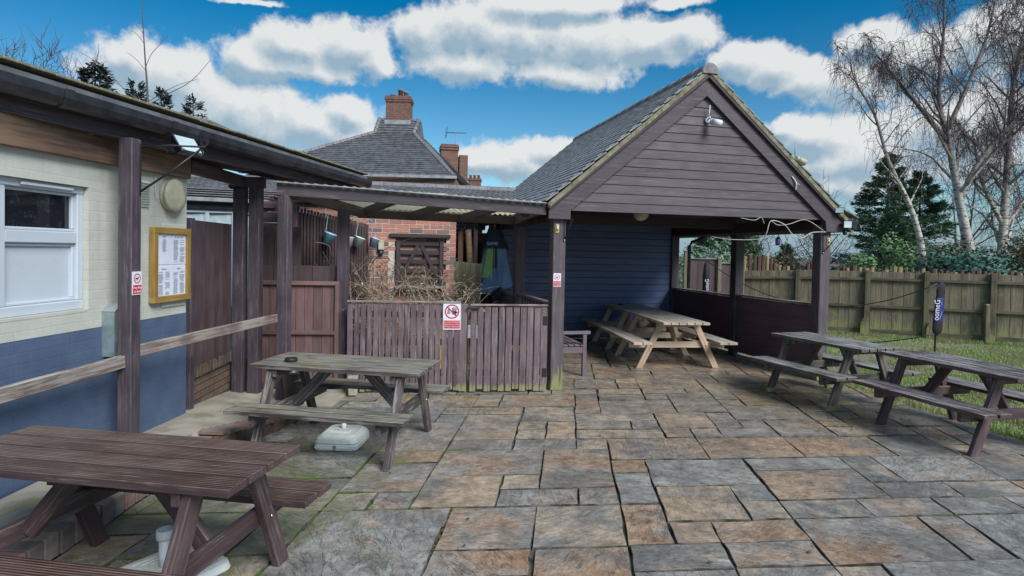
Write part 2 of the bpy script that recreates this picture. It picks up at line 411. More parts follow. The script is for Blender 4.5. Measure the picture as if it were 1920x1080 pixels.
def paving():
    m, t = newmat('sandstone')
    tco = t.n('ShaderNodeTexCoord').outputs['Object']
    geo = t.n('ShaderNodeNewGeometry').outputs
    pos = geo['Position']
    r = rnd(t)
    isl = geo['Random Per Island']
    r = t.math('FRACT', t.math('ADD', r, t.math('MULTIPLY', isl, 0.37)))
    r2 = t.math('FRACT', t.math('MULTIPLY', r, 17.3))
    r3 = t.math('FRACT', t.math('MULTIPLY', r, 53.7))
    sp = t.n('ShaderNodeSeparateXYZ', {0: pos}).outputs
    off = t.n('ShaderNodeCombineXYZ', {0: t.math('MULTIPLY', r, 40.0), 1: t.math('MULTIPLY', r2, 23.0), 2: 0.0}).outputs[0]
    v = t.vm('ADD', tco, off)
    rot = t.n('ShaderNodeVectorRotate', {'Vector': v, 'Angle': t.math('MULTIPLY', r2, 6.28)}, rotation_type='Z_AXIS').outputs[0]
    strm = t.noise(t.vm('MULTIPLY', rot, (1.6, 6.0, 1)), 2.2, 6, 0.62, 1.2)
    big = t.noise(v, 1.8, 4, 0.6)
    fine = t.noise(v, 26, 5, 0.7)
    # slab's own colour: blue-grey, buff, brown
    grey = t.mix(r3, (0.20, 0.21, 0.215), (0.37, 0.37, 0.35))
    buff = t.mix(r3, (0.47, 0.38, 0.28), (0.34, 0.21, 0.125))
    patch = t.noise(pos, 0.35, 3, 0.5)
    mixf = t.ramp(t.math('ADD', t.math('ADD', t.math('MULTIPLY', r2, 0.30), t.math('MULTIPLY', big, 0.9)), t.math('ADD', t.math('MULTIPLY', patch, 0.5), t.math('MULTIPLY', strm, 0.35))), 0.90, 1.22)
    mid = t.math('MULTIPLY', t.ramp(sp[1], 4.2, 6.5), t.ramp(sp[0], -0.8, 0.6))
    mixf = t.math('ADD', mixf, t.math('MULTIPLY', mid, 0.38), clamp=True)
    col = t.mix(mixf, grey, buff)
    col = t.mix(t.ramp(strm, 0.52, 0.66, 0, 0.5), col, t.mix(0.5, buff, (0.44, 0.40, 0.34)))
    col = t.mix(t.ramp(big, 0.55, 0.35, 0, 0.42), col, (0.10, 0.09, 0.08))
    col = t.mix(t.ramp(fine, 0.45, 0.72, 0, 0.42), col, (0.09, 0.085, 0.075))
    crk = t.math('ABSOLUTE', t.math('SUBTRACT', t.noise(t.vm('MULTIPLY', rot, (1.0, 3.4, 1)), 2.6, 5, 0.6, 1.5), 0.5))
    crk = t.ramp(crk, 0.0, 0.018, 1.0, 0.0)
    col = t.mix(t.math('MULTIPLY', crk, t.ramp(r3, 0.35, 0.7, 0.0, 0.6)), col, (0.07, 0.05, 0.04))
    mott = t.noise(v, 7.5, 8, 0.78)
    col = t.n('ShaderNodeHueSaturation', {'Value': t.ramp(mott, 0.32, 0.68, 0.58, 1.28), 'Saturation': t.ramp(mott, 0.3, 0.7, 1.15, 0.95), 'Color': col}).outputs[0]
    stain = t.ramp(t.noise(pos, 1.3, 6, 0.7), 0.50, 0.66, 0.0, 0.55)
    col = t.mix(stain, col, (0.13, 0.105, 0.085))
    col = t.n('ShaderNodeHueSaturation', {'Value': 1.0, 'Saturation': 0.95, 'Color': col}).outputs[0]
    # pale specks of grit
    col = t.mix(t.ramp(t.noise(pos, 55, 2, 0.5), 0.72, 0.80, 0, 0.6), col, (0.45, 0.44, 0.40))
    # green algae on the damp left side, under the tables
    gz = t.math('MULTIPLY', t.ramp(sp[0], 0.3, -2.0), t.ramp(sp[1], 6.6, 5.0))
    gm = t.ramp(t.math('ADD', t.noise(pos, 1.7, 6, 0.65), t.math('MULTIPLY', gz, 0.30)), 0.62, 0.86)
    col = t.mix(t.math('MULTIPLY', gm, 0.65), col, (0.12, 0.135, 0.045))
    gr = t.ramp(t.vm('DISTANCE', pos, (3.3, 7.3, 0), out=1), 1.4, 0.5)
    col = t.mix(t.math('MULTIPLY', t.math('MULTIPLY', gr, t.ramp(big, 0.35, 0.6)), 0.45), col, (0.10, 0.11, 0.05))
    wet = t.ramp(t.noise(pos, 0.9, 4, 0.6), 0.38, 0.62)
    rough = t.math('ADD', t.math('MULTIPLY', wet, 0.28), t.math('MULTIPLY', fine, 0.25))
    rough = t.math('ADD', rough, 0.07)
    h = t.math('ADD', t.math('MULTIPLY', strm, 1.0), t.math('MULTIPLY', fine, 0.35))
    h = t.math('ADD', h, t.math('MULTIPLY', t.noise(v, 9, 4, 0.6), 0.45))
    h = t.math('SUBTRACT', h, t.math('MULTIPLY', crk, 0.25))
    h = t.math('ADD', h, t.math('MULTIPLY', mott, 0.7))
    finish(t, col, rough, h, 0.75, 0.018, spec=0.5)
    MATS['sandstone'] = m
    m, t = newmat('joint_bed')
    pos = t.n('ShaderNodeNewGeometry').outputs['Position']
    sp = t.n('ShaderNodeSeparateXYZ', {0: pos}).outputs
    g = t.math('ADD', t.noise(pos, 2.4, 6, 0.7), t.math('MULTIPLY', t.ramp(sp[0], 0.5, -1.6), 0.16))
    col = t.mix(t.ramp(t.noise(pos, 7, 4, 0.6), 0.35, 0.65), (0.022, 0.018, 0.014), (0.14, 0.13, 0.105))
    col = t.mix(t.ramp(g, 0.60, 0.68), col, (0.08, 0.12, 0.025))
    finish(t, col, 0.95, t.noise(pos, 90, 3, 0.6), 0.8, 0.01)
    MATS['joint_bed'] = m


paving()


def ground_mat():
    m, t = newmat('lawn_earth')
    pos = t.n('ShaderNodeNewGeometry').outputs['Position']
    n = t.noise(pos, 1.1, 6, 0.65)
    a = t.mix(t.ramp(n, 0.42, 0.62), (0.26, 0.23, 0.17), (0.14, 0.20, 0.07))
    a = t.mix(t.ramp(t.noise(pos, 30, 4, 0.7), 0.4, 0.7, 0, 0.6), a, (0.06, 0.07, 0.03))
    finish(t, a, 0.95, t.noise(pos, 40, 4, 0.7), 0.9, 0.03)
    MATS['lawn_earth'] = m
    m, t = newmat('grass_blade')
    isl = t.n('ShaderNodeNewGeometry').outputs['Random Per Island']
    pos = t.n('ShaderNodeNewGeometry').outputs['Position']
    a = t.mix(isl, (0.19, 0.29, 0.08), (0.34, 0.43, 0.15))
    a = t.mix(t.ramp(t.noise(pos, 1.1, 6, 0.65), 0.60, 0.42, 0, 0.7), a, (0.26, 0.24, 0.13))
    finish(t, a, 0.6, extra={'Subsurface Weight': 0.0})
    MATS['grass_blade'] = m


ground_mat()


def leaf(name, a, b, c=None):
    m, t = newmat(name)
    geo = t.n('ShaderNodeNewGeometry').outputs
    isl = geo['Random Per Island']
    col = t.mix(isl, a, b)
    if c:
        col = t.mix(t.ramp(t.noise(geo['Position'], 1.3, 3, 0.6), 0.5, 0.68), col, c)
    finish(t, col, 0.6)
    MATS[name] = m


leaf('needles', (0.10, 0.18, 0.13), (0.17, 0.28, 0.17), (0.22, 0.34, 0.14))
leaf('needles_blue', (0.03, 0.075, 0.055), (0.06, 0.13, 0.09))
leaf('needles_dark', (0.05, 0.07, 0.07), (0.09, 0.12, 0.11))
leaf('leaf_light', (0.08, 0.17, 0.07), (0.14, 0.25, 0.10))
leaf('laurel', (0.03, 0.09, 0.07), (0.07, 0.18, 0.13))
leaf('brown_leaf', (0.16, 0.12, 0.06), (0.10, 0.12, 0.05))
leaf('shrub_leaf', (0.24, 0.22, 0.10), (0.34, 0.28, 0.16), (0.30, 0.14, 0.12))


def birch_bark():
    m, t = newmat('birch_bark')
    geo = t.n('ShaderNodeNewGeometry').outputs
    n = t.noise(t.vm('MULTIPLY', geo['Position'], (3, 3, 14)), 1.2, 4, 0.7)
    col = t.mix(t.ramp(n, 0.5, 0.6), (0.48, 0.45, 0.40), (0.06, 0.05, 0.045))
    z = t.n('ShaderNodeSeparateXYZ', {0: geo['Position']}).outputs[2]
    col = t.mix(t.ramp(z, 3.0, 6.5, 0.0, 0.85), col, (0.11, 0.085, 0.085))
    finish(t, col, 0.75)
    MATS['birch_bark'] = m
    m, t = newmat('window_glass')
    geo = t.n('ShaderNodeNewGeometry').outputs
    col = t.mix(t.ramp(t.noise(geo['Position'], 9, 6, 0.8), 0.52, 0.6), (0.012, 0.014, 0.02), (0.03, 0.04, 0.05))
    finish(t, col, 0.05, spec=0.8)
    MATS['window_glass'] = m
    m, t = newmat('corrugated')
    pos = t.n('ShaderNodeTexCoord').outputs['Object']
    col = t.mix(t.ramp(t.noise(pos, 5, 6, 0.7), 0.4, 0.65), (0.62, 0.66, 0.55), (0.33, 0.33, 0.17))
    b = finish(t, col, 0.35)
    for n_ in t.t.nodes:
        if n_.type == 'OUTPUT_MATERIAL':
            out = n_
    tr = t.n('ShaderNodeBsdfTranslucent', {'Color': (0.75, 0.75, 0.5, 1)})
    mx = t.n('ShaderNodeMixShader', {0: 0.55, 1: b.outputs[0], 2: tr.outputs[0]})
    t.t.links.new(mx.outputs[0], out.inputs[0])
    MATS['corrugated'] = m


birch_bark()

# ------------------------------------------------------------------ object helpers


def link(o, parent=None, W=None):
    COL.objects.link(o)
    if parent is not None:
        o.parent = parent
        PW = WORLD[parent.name]
        if W is None:
            W = PW
        o.matrix_local = PW.inverted() @ W
    elif W is not None:
        o.matrix_world = W
    WORLD[o.name] = W if W is not None else Matrix.Identity(4)
    return o


WORLD = {}


def tag(o, label=None, cat=None, group=None, kind=None):
    if label:
        o['label'] = label
    if cat:
        o['category'] = cat
    if group:
        o['group'] = group
    if kind:
        o['kind'] = kind
    return o


def thing(name, loc, rz, label, cat, group=None):
    o = bpy.data.objects.new(name, None)
    o.empty_display_size = 0.2
    W = Matrix.Translation(Vector(loc)) @ Matrix.Rotation(rz, 4, 'Z')
    link(o, None, W)
    return tag(o, label, cat, group)


def mesh_from(name, verts, faces, mat, smooth=False):
    me = bpy.data.meshes.new(name)
    me.from_pydata(verts, [], faces)
    me.materials.append(MATS[mat])
    if smooth:
        me.polygons.foreach_set('use_smooth', [True] * len(me.polygons))
    me.update()
    return me


def put(name, me, parent=None, W=None):
    return link(bpy.data.objects.new(name, me), parent, W)


BOX = {}


def boxmesh(name, l, w_, h, mat, bev=0.004):
    """chamfered box, centred, long side along x"""
    key = (round(l, 3), round(w_, 3), round(h, 3), mat, round(bev, 4))
    if key in BOX:
        return BOX[key]
    bm = bmesh.new()
    bmesh.ops.create_cube(bm, size=1.0)
    bmesh.ops.scale(bm, vec=(l, w_, h), verts=bm.verts)
    b = min(bev, l * 0.3, w_ * 0.3, h * 0.3)
    if b > 0:
        bmesh.ops.bevel(bm, geom=bm.edges[:], offset=b, segments=1, affect='EDGES')
    me = bpy.data.meshes.new(name)
    bm.to_mesh(me)
    bm.free()
    me.materials.append(MATS[mat])
    BOX[key] = me
    return me


def frame(p0, p1, up=(0, 0, 1)):
    p0, p1 = Vector(p0), Vector(p1)
    x = (p1 - p0).normalized()
    up = Vector(up)
    if abs(x.dot(up.normalized())) > 0.97:
        up = Vector((0, 1, 0))
    y = up.cross(x).normalized()
    z = x.cross(y)
    M = Matrix((x, y, z)).transposed().to_4x4()
    M.translation = (p0 + p1) / 2
    return M, (p1 - p0).length


def beam(name, p0, p1, w_, h, mat, parent=None, up=(0, 0, 1), bev=0.004):
    """board between two points: w across, h along 'up'"""
    M, L = frame(p0, p1, up)
    return put(name, boxmesh(name, L, w_, h, mat, bev), parent, M)


def box(name, c, size, mat, parent=None, rz=0.0, bev=0.004):
    W = Matrix.Translation(Vector(c)) @ Matrix.Rotation(rz, 4, 'Z')
    return put(name, boxmesh(name, size[0], size[1], size[2], mat, bev), parent, W)


def prism(name, poly, depth, mat, parent, W, smooth=False):
    """poly in local xz, extruded along local y by depth (centred)"""
    n = len(poly)
    vs = [(x, -depth / 2, z) for x, z in poly] + [(x, depth / 2, z) for x, z in poly]
    fs = [tuple(range(n)), tuple(range(2 * n - 1, n - 1, -1))] + [(i + n, (i + 1) % n + n, (i + 1) % n, i) for i in range(n)]
    me = mesh_from(name, vs, fs, mat, smooth)
    bm = bmesh.new(); bm.from_mesh(me); bmesh.ops.recalc_face_normals(bm, faces=bm.faces[:]); bm.to_mesh(me); bm.free()
    return put(name, me, parent, W)


def lathe_me(name, prof, mat, seg=16, smooth=True):
    vs, fs = [], []
    for (r, z) in prof:
        for i in range(seg):
            a = 2 * math.pi * i / seg
            vs.append((r * math.cos(a), r * math.sin(a), z))
    for j in range(len(prof) - 1):
        for i in range(seg):
            k = (i + 1) % seg
            fs.append((j * seg + i, j * seg + k, (j + 1) * seg + k, (j + 1) * seg + i))
    if prof[0][0] > 1e-6:
        fs.append(tuple(range(seg - 1, -1, -1)))
    if prof[-1][0] > 1e-6:
        fs.append(tuple((len(prof) - 1) * seg + i for i in range(seg)))
    me = mesh_from(name, vs, fs, mat, smooth)
    return me


def tubes(paths, sides=4):
    """paths: list of [(Vector, radius), ...] -> verts, faces"""
    vs, fs = [], []
    for pts in paths:
        base = len(vs)
        n = len(pts)
        for i, (p, r) in enumerate(pts):
            a = pts[max(0, i - 1)][0]
            b = pts[min(n - 1, i + 1)][0]
            d = (b - a)
            if d.length < 1e-9:
                d = Vector((0, 0, 1))
            d.normalize()
            u = d.cross(Vector((0.31, 0.17, 0.93)))
            if u.length < 1e-3:
                u = d.cross(Vector((1, 0, 0)))
            u.normalize()
            v = d.cross(u)
            for k in range(sides):
                an = 2 * math.pi * k / sides
                vs.append(p + (u * math.cos(an) + v * math.sin(an)) * r)
        for i in range(n - 1):
            for k in range(sides):
                k2 = (k + 1) % sides
                fs.append((base + i * sides + k, base + i * sides + k2, base + (i + 1) * sides + k2, base + (i + 1) * sides + k))
        if sides > 3:
            fs.append(tuple(base + k for k in range(sides - 1, -1, -1)))
            fs.append(tuple(base + (n - 1) * sides + k for k in range(sides)))
    return vs, fs


def tube(name, pts, r, mat, parent=None, sides=8, smooth=True):
    p0 = Vector(pts[0])
    path = [(Vector(p) - p0, r if not isinstance(r, (list, tuple)) else r[i]) for i, p in enumerate(pts)]
    vs, fs = tubes([path], sides)
    return put(name, mesh_from(name, vs, fs, mat, smooth), parent, Matrix.Translation(p0))


def text(name, s, size, mat, parent, W, extr=0.0006, align='CENTER', sx=1.0):
    cu = bpy.data.curves.new(name, 'FONT')
    cu.body = s
    cu.size = size
    cu.align_x = align
    cu.align_y = 'CENTER'
    cu.extrude = extr
    cu.resolution_u = 2
    tmp = bpy.data.objects.new('tmp', cu)
    COL.objects.link(tmp)
    dg = bpy.context.evaluated_depsgraph_get()
    me = bpy.data.meshes.new_from_object(tmp.evaluated_get(dg))
    bpy.data.objects.remove(tmp)
    me.materials.clear()
    me.materials.append(MATS[mat])
    if sx != 1.0:
        for v in me.vertices:
            v.co.x *= sx
    return put(name, me, parent, W)


def quadsheet(name, pts, mat, kind='structure', z=None, label=None):
    me = mesh_from(name, [tuple(p) for p in pts], [tuple(range(len(pts)))], mat)
    return tag(put(name, me), kind=kind, label=label)


def copytree(o, loc, rz, label=None, name=None):
    """copy a thing and its parts"""
    r = o.copy()
    COL.objects.link(r)
    W = Matrix.Translation(Vector(loc)) @ Matrix.Rotation(rz, 4, 'Z')
    r.matrix_world = W
    WORLD[r.name] = W
    if label:
        r['label'] = label

    def rec(src, dst):
        for ch in list(src.children):
            c = ch.copy()
            COL.objects.link(c)
            c.parent = dst
            c.matrix_local = ch.matrix_basis
            rec(ch, c)
    rec(o, r)
    return r


# ------------------------------------------------------------------ ground, lawn, patio
quadsheet('ground', [(-400, -200, -0.10), (400, -200, -0.10), (400, 900, -0.10), (-400, 900, -0.10)], 'soil')

# patio edge towards the lawn follows the shelter's side
TH = D(13.24)
O = Vector((0.575, 7.49, 0))
AX = Vector((math.cos(TH), math.sin(TH), 0))
BX = Vector((-math.sin(TH), math.cos(TH), 0))


def S(x, y, z=0.0):
    """shelter coordinates -> world"""
    return O + AX * x + BX * y + Vector((0, 0, z))


EDGE0 = Vector((4.66, 8.1, 0))
EDGEd = (Vector((5.10, 5.5, 0)) - Vector((4.66, 8.1, 0))).normalized()


def edge_x(y):
    return 4.66 + (8.1 - y) * 0.169


lawn_pts = [(edge_x(-3) - 0.02, -3), (40, -3), (40, 30), (-20, 30), (-20, 12.6), (-1.2, 12.6), (3.35, 13.0), (edge_x(8.1) - 0.02, 8.1)]
quadsheet('lawn', [(x, y, -0.035) for x, y in lawn_pts], 'lawn_earth')

# bed of the patio
bed = [(-2.6, -3), (edge_x(-3) + 0.01, -3), (edge_x(8.1) + 0.01, 8.1), (3.4, 12.9), (-1.6, 12.4), (-2.3, 7.2), (-2.6, 5)]
patio = quadsheet('patio', [(x, y, -0.022) for x, y in bed], 'joint_bed')
WORLD['patio'] = Matrix.Identity(4)

# slabs: random-sized riven flags laid on a 0.3 m module
PY = D(7.0)
PAX = Vector((math.cos(PY), -math.sin(PY), 0)) if False else Vector((math.cos(D(5.5)), math.sin(D(5.5)), 0))
PBX = Vector((math.sin(-D(5.5)), math.cos(D(5.5)), 0))
PBX = Vector((0.095, 0.9955, 0)).normalized()   # joints run slightly towards the right
PO = Vector((0.4, 0, 0))
CELL = 0.292


def left_x(y):
    if y < 4.95:
        return -2.50
    if y < 5.95:
        return -2.43 + (y - 4.95) * 0.33
    if y < 7.2:
        return -2.12
    return -1.6


def inside(p, m=0.0):
    return left_x(p.y) + m < p.x < (edge_x(p.y) - m if p.y < 8.1 else 4.66 - (p.y - 8.1) * 0.235 + 0.0) and -2.5 < p.y < 12.7


N0, N1, M0, M1 = -14, 20, -9, 44
occ = {}
slabs = []
sizes = [(3, 2), (2, 2), (3, 2), (2, 1), (2, 3), (3, 1), (1, 1), (2, 2), (1, 2), (2, 1)]
rs = random.Random(5)
for k in range(900):
    a, b = rs.choice([(3, 2), (3, 2), (2, 2), (3, 2), (2, 1), (2, 3)])
    i, j = rs.randrange(N0, N1), rs.randrange(M0, M1)
    cells = [(i + u, j + v) for u in range(a) for v in range(b)]
    if all(c not in occ for c in cells):
        for c in cells:
            occ[c] = 1
        slabs.append((i, j, a, b))
for j in range(M0, M1):
    for i in range(N0, N1):
        if (i, j) in occ:
            continue
        opts = sizes[:]
        rs.shuffle(opts)
        for (a, b) in opts + [(1, 1)]:
            cells = [(i + u, j + v) for u in range(a) for v in range(b)]
            if all(c not in occ for c in cells):
                for c in cells:
                    occ[c] = 1
                slabs.append((i, j, a, b))
                break


def clip_poly(poly, f):
    """keep the part of a polygon where f(p) >= 0 (f linear)"""
    out = []
    n = len(poly)
    for k in range(n):
        p, q = poly[k], poly[(k + 1) % n]
        fp, fq = f(p), f(q)
        if fp >= 0:
            out.append(p)
        if fp * fq < 0:
            out.append(p + (q - p) * (fp / (fp - fq)))
    return out


def slab_mesh(name, vs, fs):
    me = mesh_from(name, vs, fs, 'sandstone')
    me.materials.append(MATS['joint_bed'])
    mi = [1 if abs(p.normal.z) < 0.85 else 0 for p in me.polygons]
    me.polygons.foreach_set('material_index', mi)
    return me


def slab_geo(poly, zt, rr):
    """irregular chamfered flag -> verts (relative to its centre), faces"""
    c = sum(poly, Vector((0, 0, 0))) / len(poly)
    ring = []
    n = len(poly)
    for k in range(n):
        p, q = poly[k], poly[(k + 1) % n]
        ring.append(p)
        if (q - p).length > 0.25:
            for s_ in (0.33, 0.66):
                m = p.lerp(q, s_)
                nn = Vector((q.y - p.y, p.x - q.x, 0)).normalized()
                ring.append(m + nn * rr.uniform(-0.009, 0.005))
    tilt = (rr.uniform(-0.010, 0.010), rr.uniform(-0.010, 0.010))
    vs, fs = [], []
    n = len(ring)
    for inset, z in ((0.0, -0.03), (0.0, -0.006), (0.005, 0.0)):
        for p in ring:
            d = (c - p)
            d = d.normalized() * inset if d.length > 0 else d
            q = p + d - c
            vs.append((q.x, q.y, z + zt + q.x * tilt[0] + q.y * tilt[1]))
    for l in range(2):
        for k in range(n):
            k2 = (k + 1) % n
            fs.append((l * n + k, l * n + k2, (l + 1) * n + k2, (l + 1) * n + k))
    fs.append(tuple(2 * n + k for k in range(n)))
    return c, vs, fs


done = []
for (i, j, a, b) in slabs:
    g = lambda: rs.uniform(0.0015, 0.0055)
    wide = rs.uniform(0.006, 0.014) if rs.random() < 0.10 else 0.0
    x0, x1 = i * CELL + g() + wide, (i + a) * CELL - g()
    y0, y1 = j * CELL + g() + 0.002, (j + b) * CELL - g() - 0.003
    jt = lambda: rs.uniform(-0.006, 0.006)
    poly = [PO + PAX * (x + jt()) + PBX * (y + jt() + 0.0) for x, y in ((x0, y0), (x1, y0), (x1, y1), (x0, y1))]
    # trim at the edges of the patio
    poly = clip_poly(poly, lambda p: edge_x(p.y) - p.x if p.y < 8.3 else 4.66 - (p.y - 8.1) * 0.235 - p.x)
    if len(poly) < 3:
        continue
    cy = sum(p.y for p in poly) / len(poly)
    lx = left_x(cy)
    poly = clip_poly(poly, lambda p: p.x - lx)
    if len(poly) < 3:
        continue
    ymax = 12.35 + 0.23 * cy * 0
    poly = clip_poly(poly, lambda p: (11.95 + 0.235 * p.x + 0.25) - p.y)
    if len(poly) < 3:
        continue
    ar = abs(sum((poly[k].x * poly[(k + 1) % len(poly)].y - poly[(k + 1) % len(poly)].x * poly[k].y) for k in range(len(poly)))) / 2
    if ar < 0.012:
        continue
    c, vs, fs = slab_geo(poly, rs.uniform(-0.005, 0.004), rs)
    vis = c.y > 1.6 and abs(c.x) < c.y * 0.95 + 0.5
    done.append((ar / max(c.y, 0.5) ** 2 if vis else 0, c, vs, fs))
done.sort(key=lambda q: -q[0])
rest_v, rest_f = [], []
for k, (s_, c, vs, fs) in enumerate(done):
    if k < 298 and s_ > 0:
        put('paving_slab', slab_mesh('paving_slab', vs, fs), patio, Matrix.Translation(c))
    else:
        bse = len(rest_v)
        rest_v += [(v[0] + c.x, v[1] + c.y, v[2]) for v in vs]
        rest_f += [tuple(q + bse for q in f) for f in fs]
if rest_v:
    tag(put('paving_slabs', slab_mesh('paving_slabs', rest_v, rest_f), patio, Matrix.Identity(4)), kind='stuff')

# concrete path along the house, falling to the level of the patio
path_v = [(-3.28, -2.6, 0.12), (-2.69, -2.6, 0.12), (-2.69, 4.95, 0.15), (-2.64, 5.0, 0.155), (-2.30, 5.95, 0.03), (-1.95, 6.2, 0.012), (-1.95, 7.3, 0.012), (-3.45, 7.2, 0.03), (-3.45, 6.0, 0.10), (-3.16, 5.7, 0.13)]
pv = path_v + [(x, y, -0.08) for x, y, z in path_v]
n = len(path_v)
tag(put('path', mesh_from('path', pv, [tuple(range(n))] + [(k, k + n, (k + 1) % n + n, (k + 1) % n) for k in range(n)], 'concrete')), kind='structure')

# brick edging beside the path
ed = thing('brick_edging', (-2.6, 3.5, 0), 0, 'mossy brick edging that steps the concrete path above the patio', 'edging')
ed['category'] = 'edging'
y = 1.3
k = 0
while y < 4.86:
    box('brick', (-2.595 + U(-.004, .004), y, 0.058 + y * 0.004 + U(-.003, .003)), (0.205, 0.099, 0.135), 'brick_kerb', ed, U(-.015, .015), 0.006)
    y += 0.111
sd = Vector((0.31, 0.95, 0)).normalized()
for k in range(13):
    c = Vector((-2.535, 4.99, 0)) + sd * (0.077 * k)
    box('brick', (c.x, c.y, 0.155 - k * 0.0085 + U(-.004, .004)), (0.215, 0.064, 0.035), 'brick_kerb', ed, -0.08 + U(-.02, .02), 0.004)
for k in range(5):
    c = Vector((-2.535, 4.99, 0)) + sd * (0.22 * k + 0.07)
    box('brick', (c.x, c.y, 0.06 - k * 0.015), (0.20, 0.205, 0.135), 'brick_low', ed, -0.08 - 0.02, 0.005)

# ------------------------------------------------------------------ the cream house on the left
HW0, HW1 = Vector((-3.5, -1.0, 0)), Vector((-3.123, 5.622, 0))
hd = Vector((-3.123 + 3.23, 5.622 - 3.70, 0)).normalized()      # along the wall, away from the camera
hn = Vector((hd.y, -hd.x, 0))                                     # out of the wall, towards the patio
HC = Vector((-3.123, 5.622, 0))
hrz = math.atan2(hd.y, hd.x)


def H(s, n_=0.0, z=0.0):
    """house wall: s metres back from its far corner, n out of the wall"""
    return HC - hd * s + hn * n_ + Vector((0, 0, z))


house = thing('house', tuple(H(2.5, -0.1)), 0, 'cream painted house wall with blue base and white framed window', 'house')


def wallbox(name, s0, s1, z0, z1, mat, parent, th=0.25, n_=0.0, bev=0.0):
    c = H((s0 + s1) / 2, n_ - th / 2, (z0 + z1) / 2)
    return box(name, c, (abs(s1 - s0), th, z1 - z0), mat, parent, hrz, bev)


WS0, WS1 = 1.205, 3.35       # window opening, from the far corner
WZ0, WZ1 = 1.235, 2.17
wallbox('blue_base', 0, 7.5, -0.1, 1.105, 'blue_plinth', house, 0.25, 0.006)
wallbox('wall', 0, 7.5, 1.105, WZ0, 'cream_paint', house)
wallbox('wall', 0, 7.5, WZ1, 2.75, 'cream_paint', house)
wallbox('wall', 0, WS0, WZ0, WZ1, 'cream_paint', house)
wallbox('wall', WS1, 7.5, WZ0, WZ1, 'cream_paint', house)
# end wall and back
ew = HC - hn * 2.25 - hd * 0.125
box('end_wall', (ew.x, ew.y, 1.3), (4.0, 0.25, 2.9), 'cream_paint', house, math.atan2(hn.y, hn.x), 0)
# sloping sill of the reveal
wallbox('sill', WS0, WS1, WZ0 - 0.004, WZ0 + 0.02, 'cream_paint', house, 0.10, 0.0)
box('room_back', H(2.3, -1.3, 1.7), (3.2, 0.05, 1.6), 'dark_room', house, hrz, 0)
win = box('window', H((WS0 + WS1) / 2, -0.10, (WZ0 + WZ1) / 2), (0.05, 0.02, WZ1 - WZ0 - 0.1), 'upvc', house, hrz, 0.003)
win.name = 'window'


def wpiece(name, s0, s1, z0, z1, n_, th, mat='upvc', bev=0.006):
    c = H((s0 + s1) / 2, n_, (z0 + z1) / 2)
    return box(name, c, (abs(s1 - s0), th, z1 - z0), mat, win, hrz, bev)


wf = 0.055
wpiece('frame', WS0, WS1, WZ0 + 0.02, WZ0 + 0.09, -0.07, 0.06)
wpiece('frame', WS0, WS1, WZ1 - wf, WZ1, -0.07, 0.06)
for s_ in (WS0, 1.90 - wf / 2 - 0.03, 2.6, WS1 - wf):
    wpiece('frame', s_, s_ + (0.11 if 1.5 < s_ < 2 else wf), WZ0 + 0.09, WZ1 - wf, -0.072, 0.056)
for s0, s1 in ((WS0 + wf, 1.845), (1.955, 2.6), (2.655, WS1 - wf)):
    wpiece('transom', s0, s1, 1.745, 1.83, -0.074, 0.052)
    wpiece('pane', s0 + 0.022, s1 - 0.022, 1.852, WZ1 - wf - 0.022, -0.105, 0.02, 'window_glass', 0)
    wpiece('panel', s0 + 0.022, s1 - 0.022, WZ0 + 0.112, 1.723, -0.10, 0.02, 'upvc', 0)
    for z0, z1 in ((1.83, 1.852), (WZ1 - wf - 0.022, WZ1 - wf), (WZ0 + 0.09, WZ0 + 0.112), (1.723, 1.745)):
        wpiece('bead', s0, s1, z0, z1, -0.083, 0.03)
    for a_ in (s0, s1 - 0.022):
        wpiece('bead', a_, a_ + 0.022, 1.852, WZ1 - wf - 0.022, -0.083, 0.03)
        wpiece('bead', a_, a_ + 0.022, WZ0 + 0.112, 1.723, -0.083, 0.03)
wpiece('trickle_vent', 1.32, 1.75, WZ1 - 0.042, WZ1 - 0.018, -0.030, 0.022)

# things on the house wall
g = thing('wall_vent', tuple(H(0.62, 0.01, 2.18)), hrz, 'small white louvred vent on the cream wall behind the veranda post', 'vent')
box('backing', H(0.62, 0.008, 2.18), (0.14, 0.012, 0.22), 'white_plastic', g, hrz, 0.003)
for k in range(9):
    beam('slat', H(0.56, 0.022, 2.095 + k * 0.022), H(0.68, 0.022, 2.095 + k * 0.022), 0.018, 0.006, 'cowl', g)

cw = thing('extractor_cowl', tuple(H(0.27, 0.0, 2.2)), hrz, 'round cream vent cowl stained with rust beside the notice board', 'vent cover')
Wc = Matrix.Translation(H(0.27, 0.0, 2.20)) @ Matrix.Rotation(hrz, 4, 'Z') @ Matrix.Rotation(D(90), 4, 'X')
put('cowl_body', lathe_me('cowl_body', [(0.13, 0), (0.14, 0.01), (0.14, 0.035), (0.13, 0.045)], 'cowl', 28), cw, Wc)
put('cowl_cap', lathe_me('cowl_cap', [(0.125, 0.045), (0.148, 0.048), (0.150, 0.068), (0.14, 0.082), (0.09, 0.090), (0.0001, 0.093)], 'cowl', 28), cw, Wc)
tube('wire', [H(0.47, 0.01, 2.36), H(0.475, 0.012, 2.2), H(0.47, 0.02, 2.17), H(0.44, 0.04, 2.16)], 0.004, 'cable_white', cw, 5)

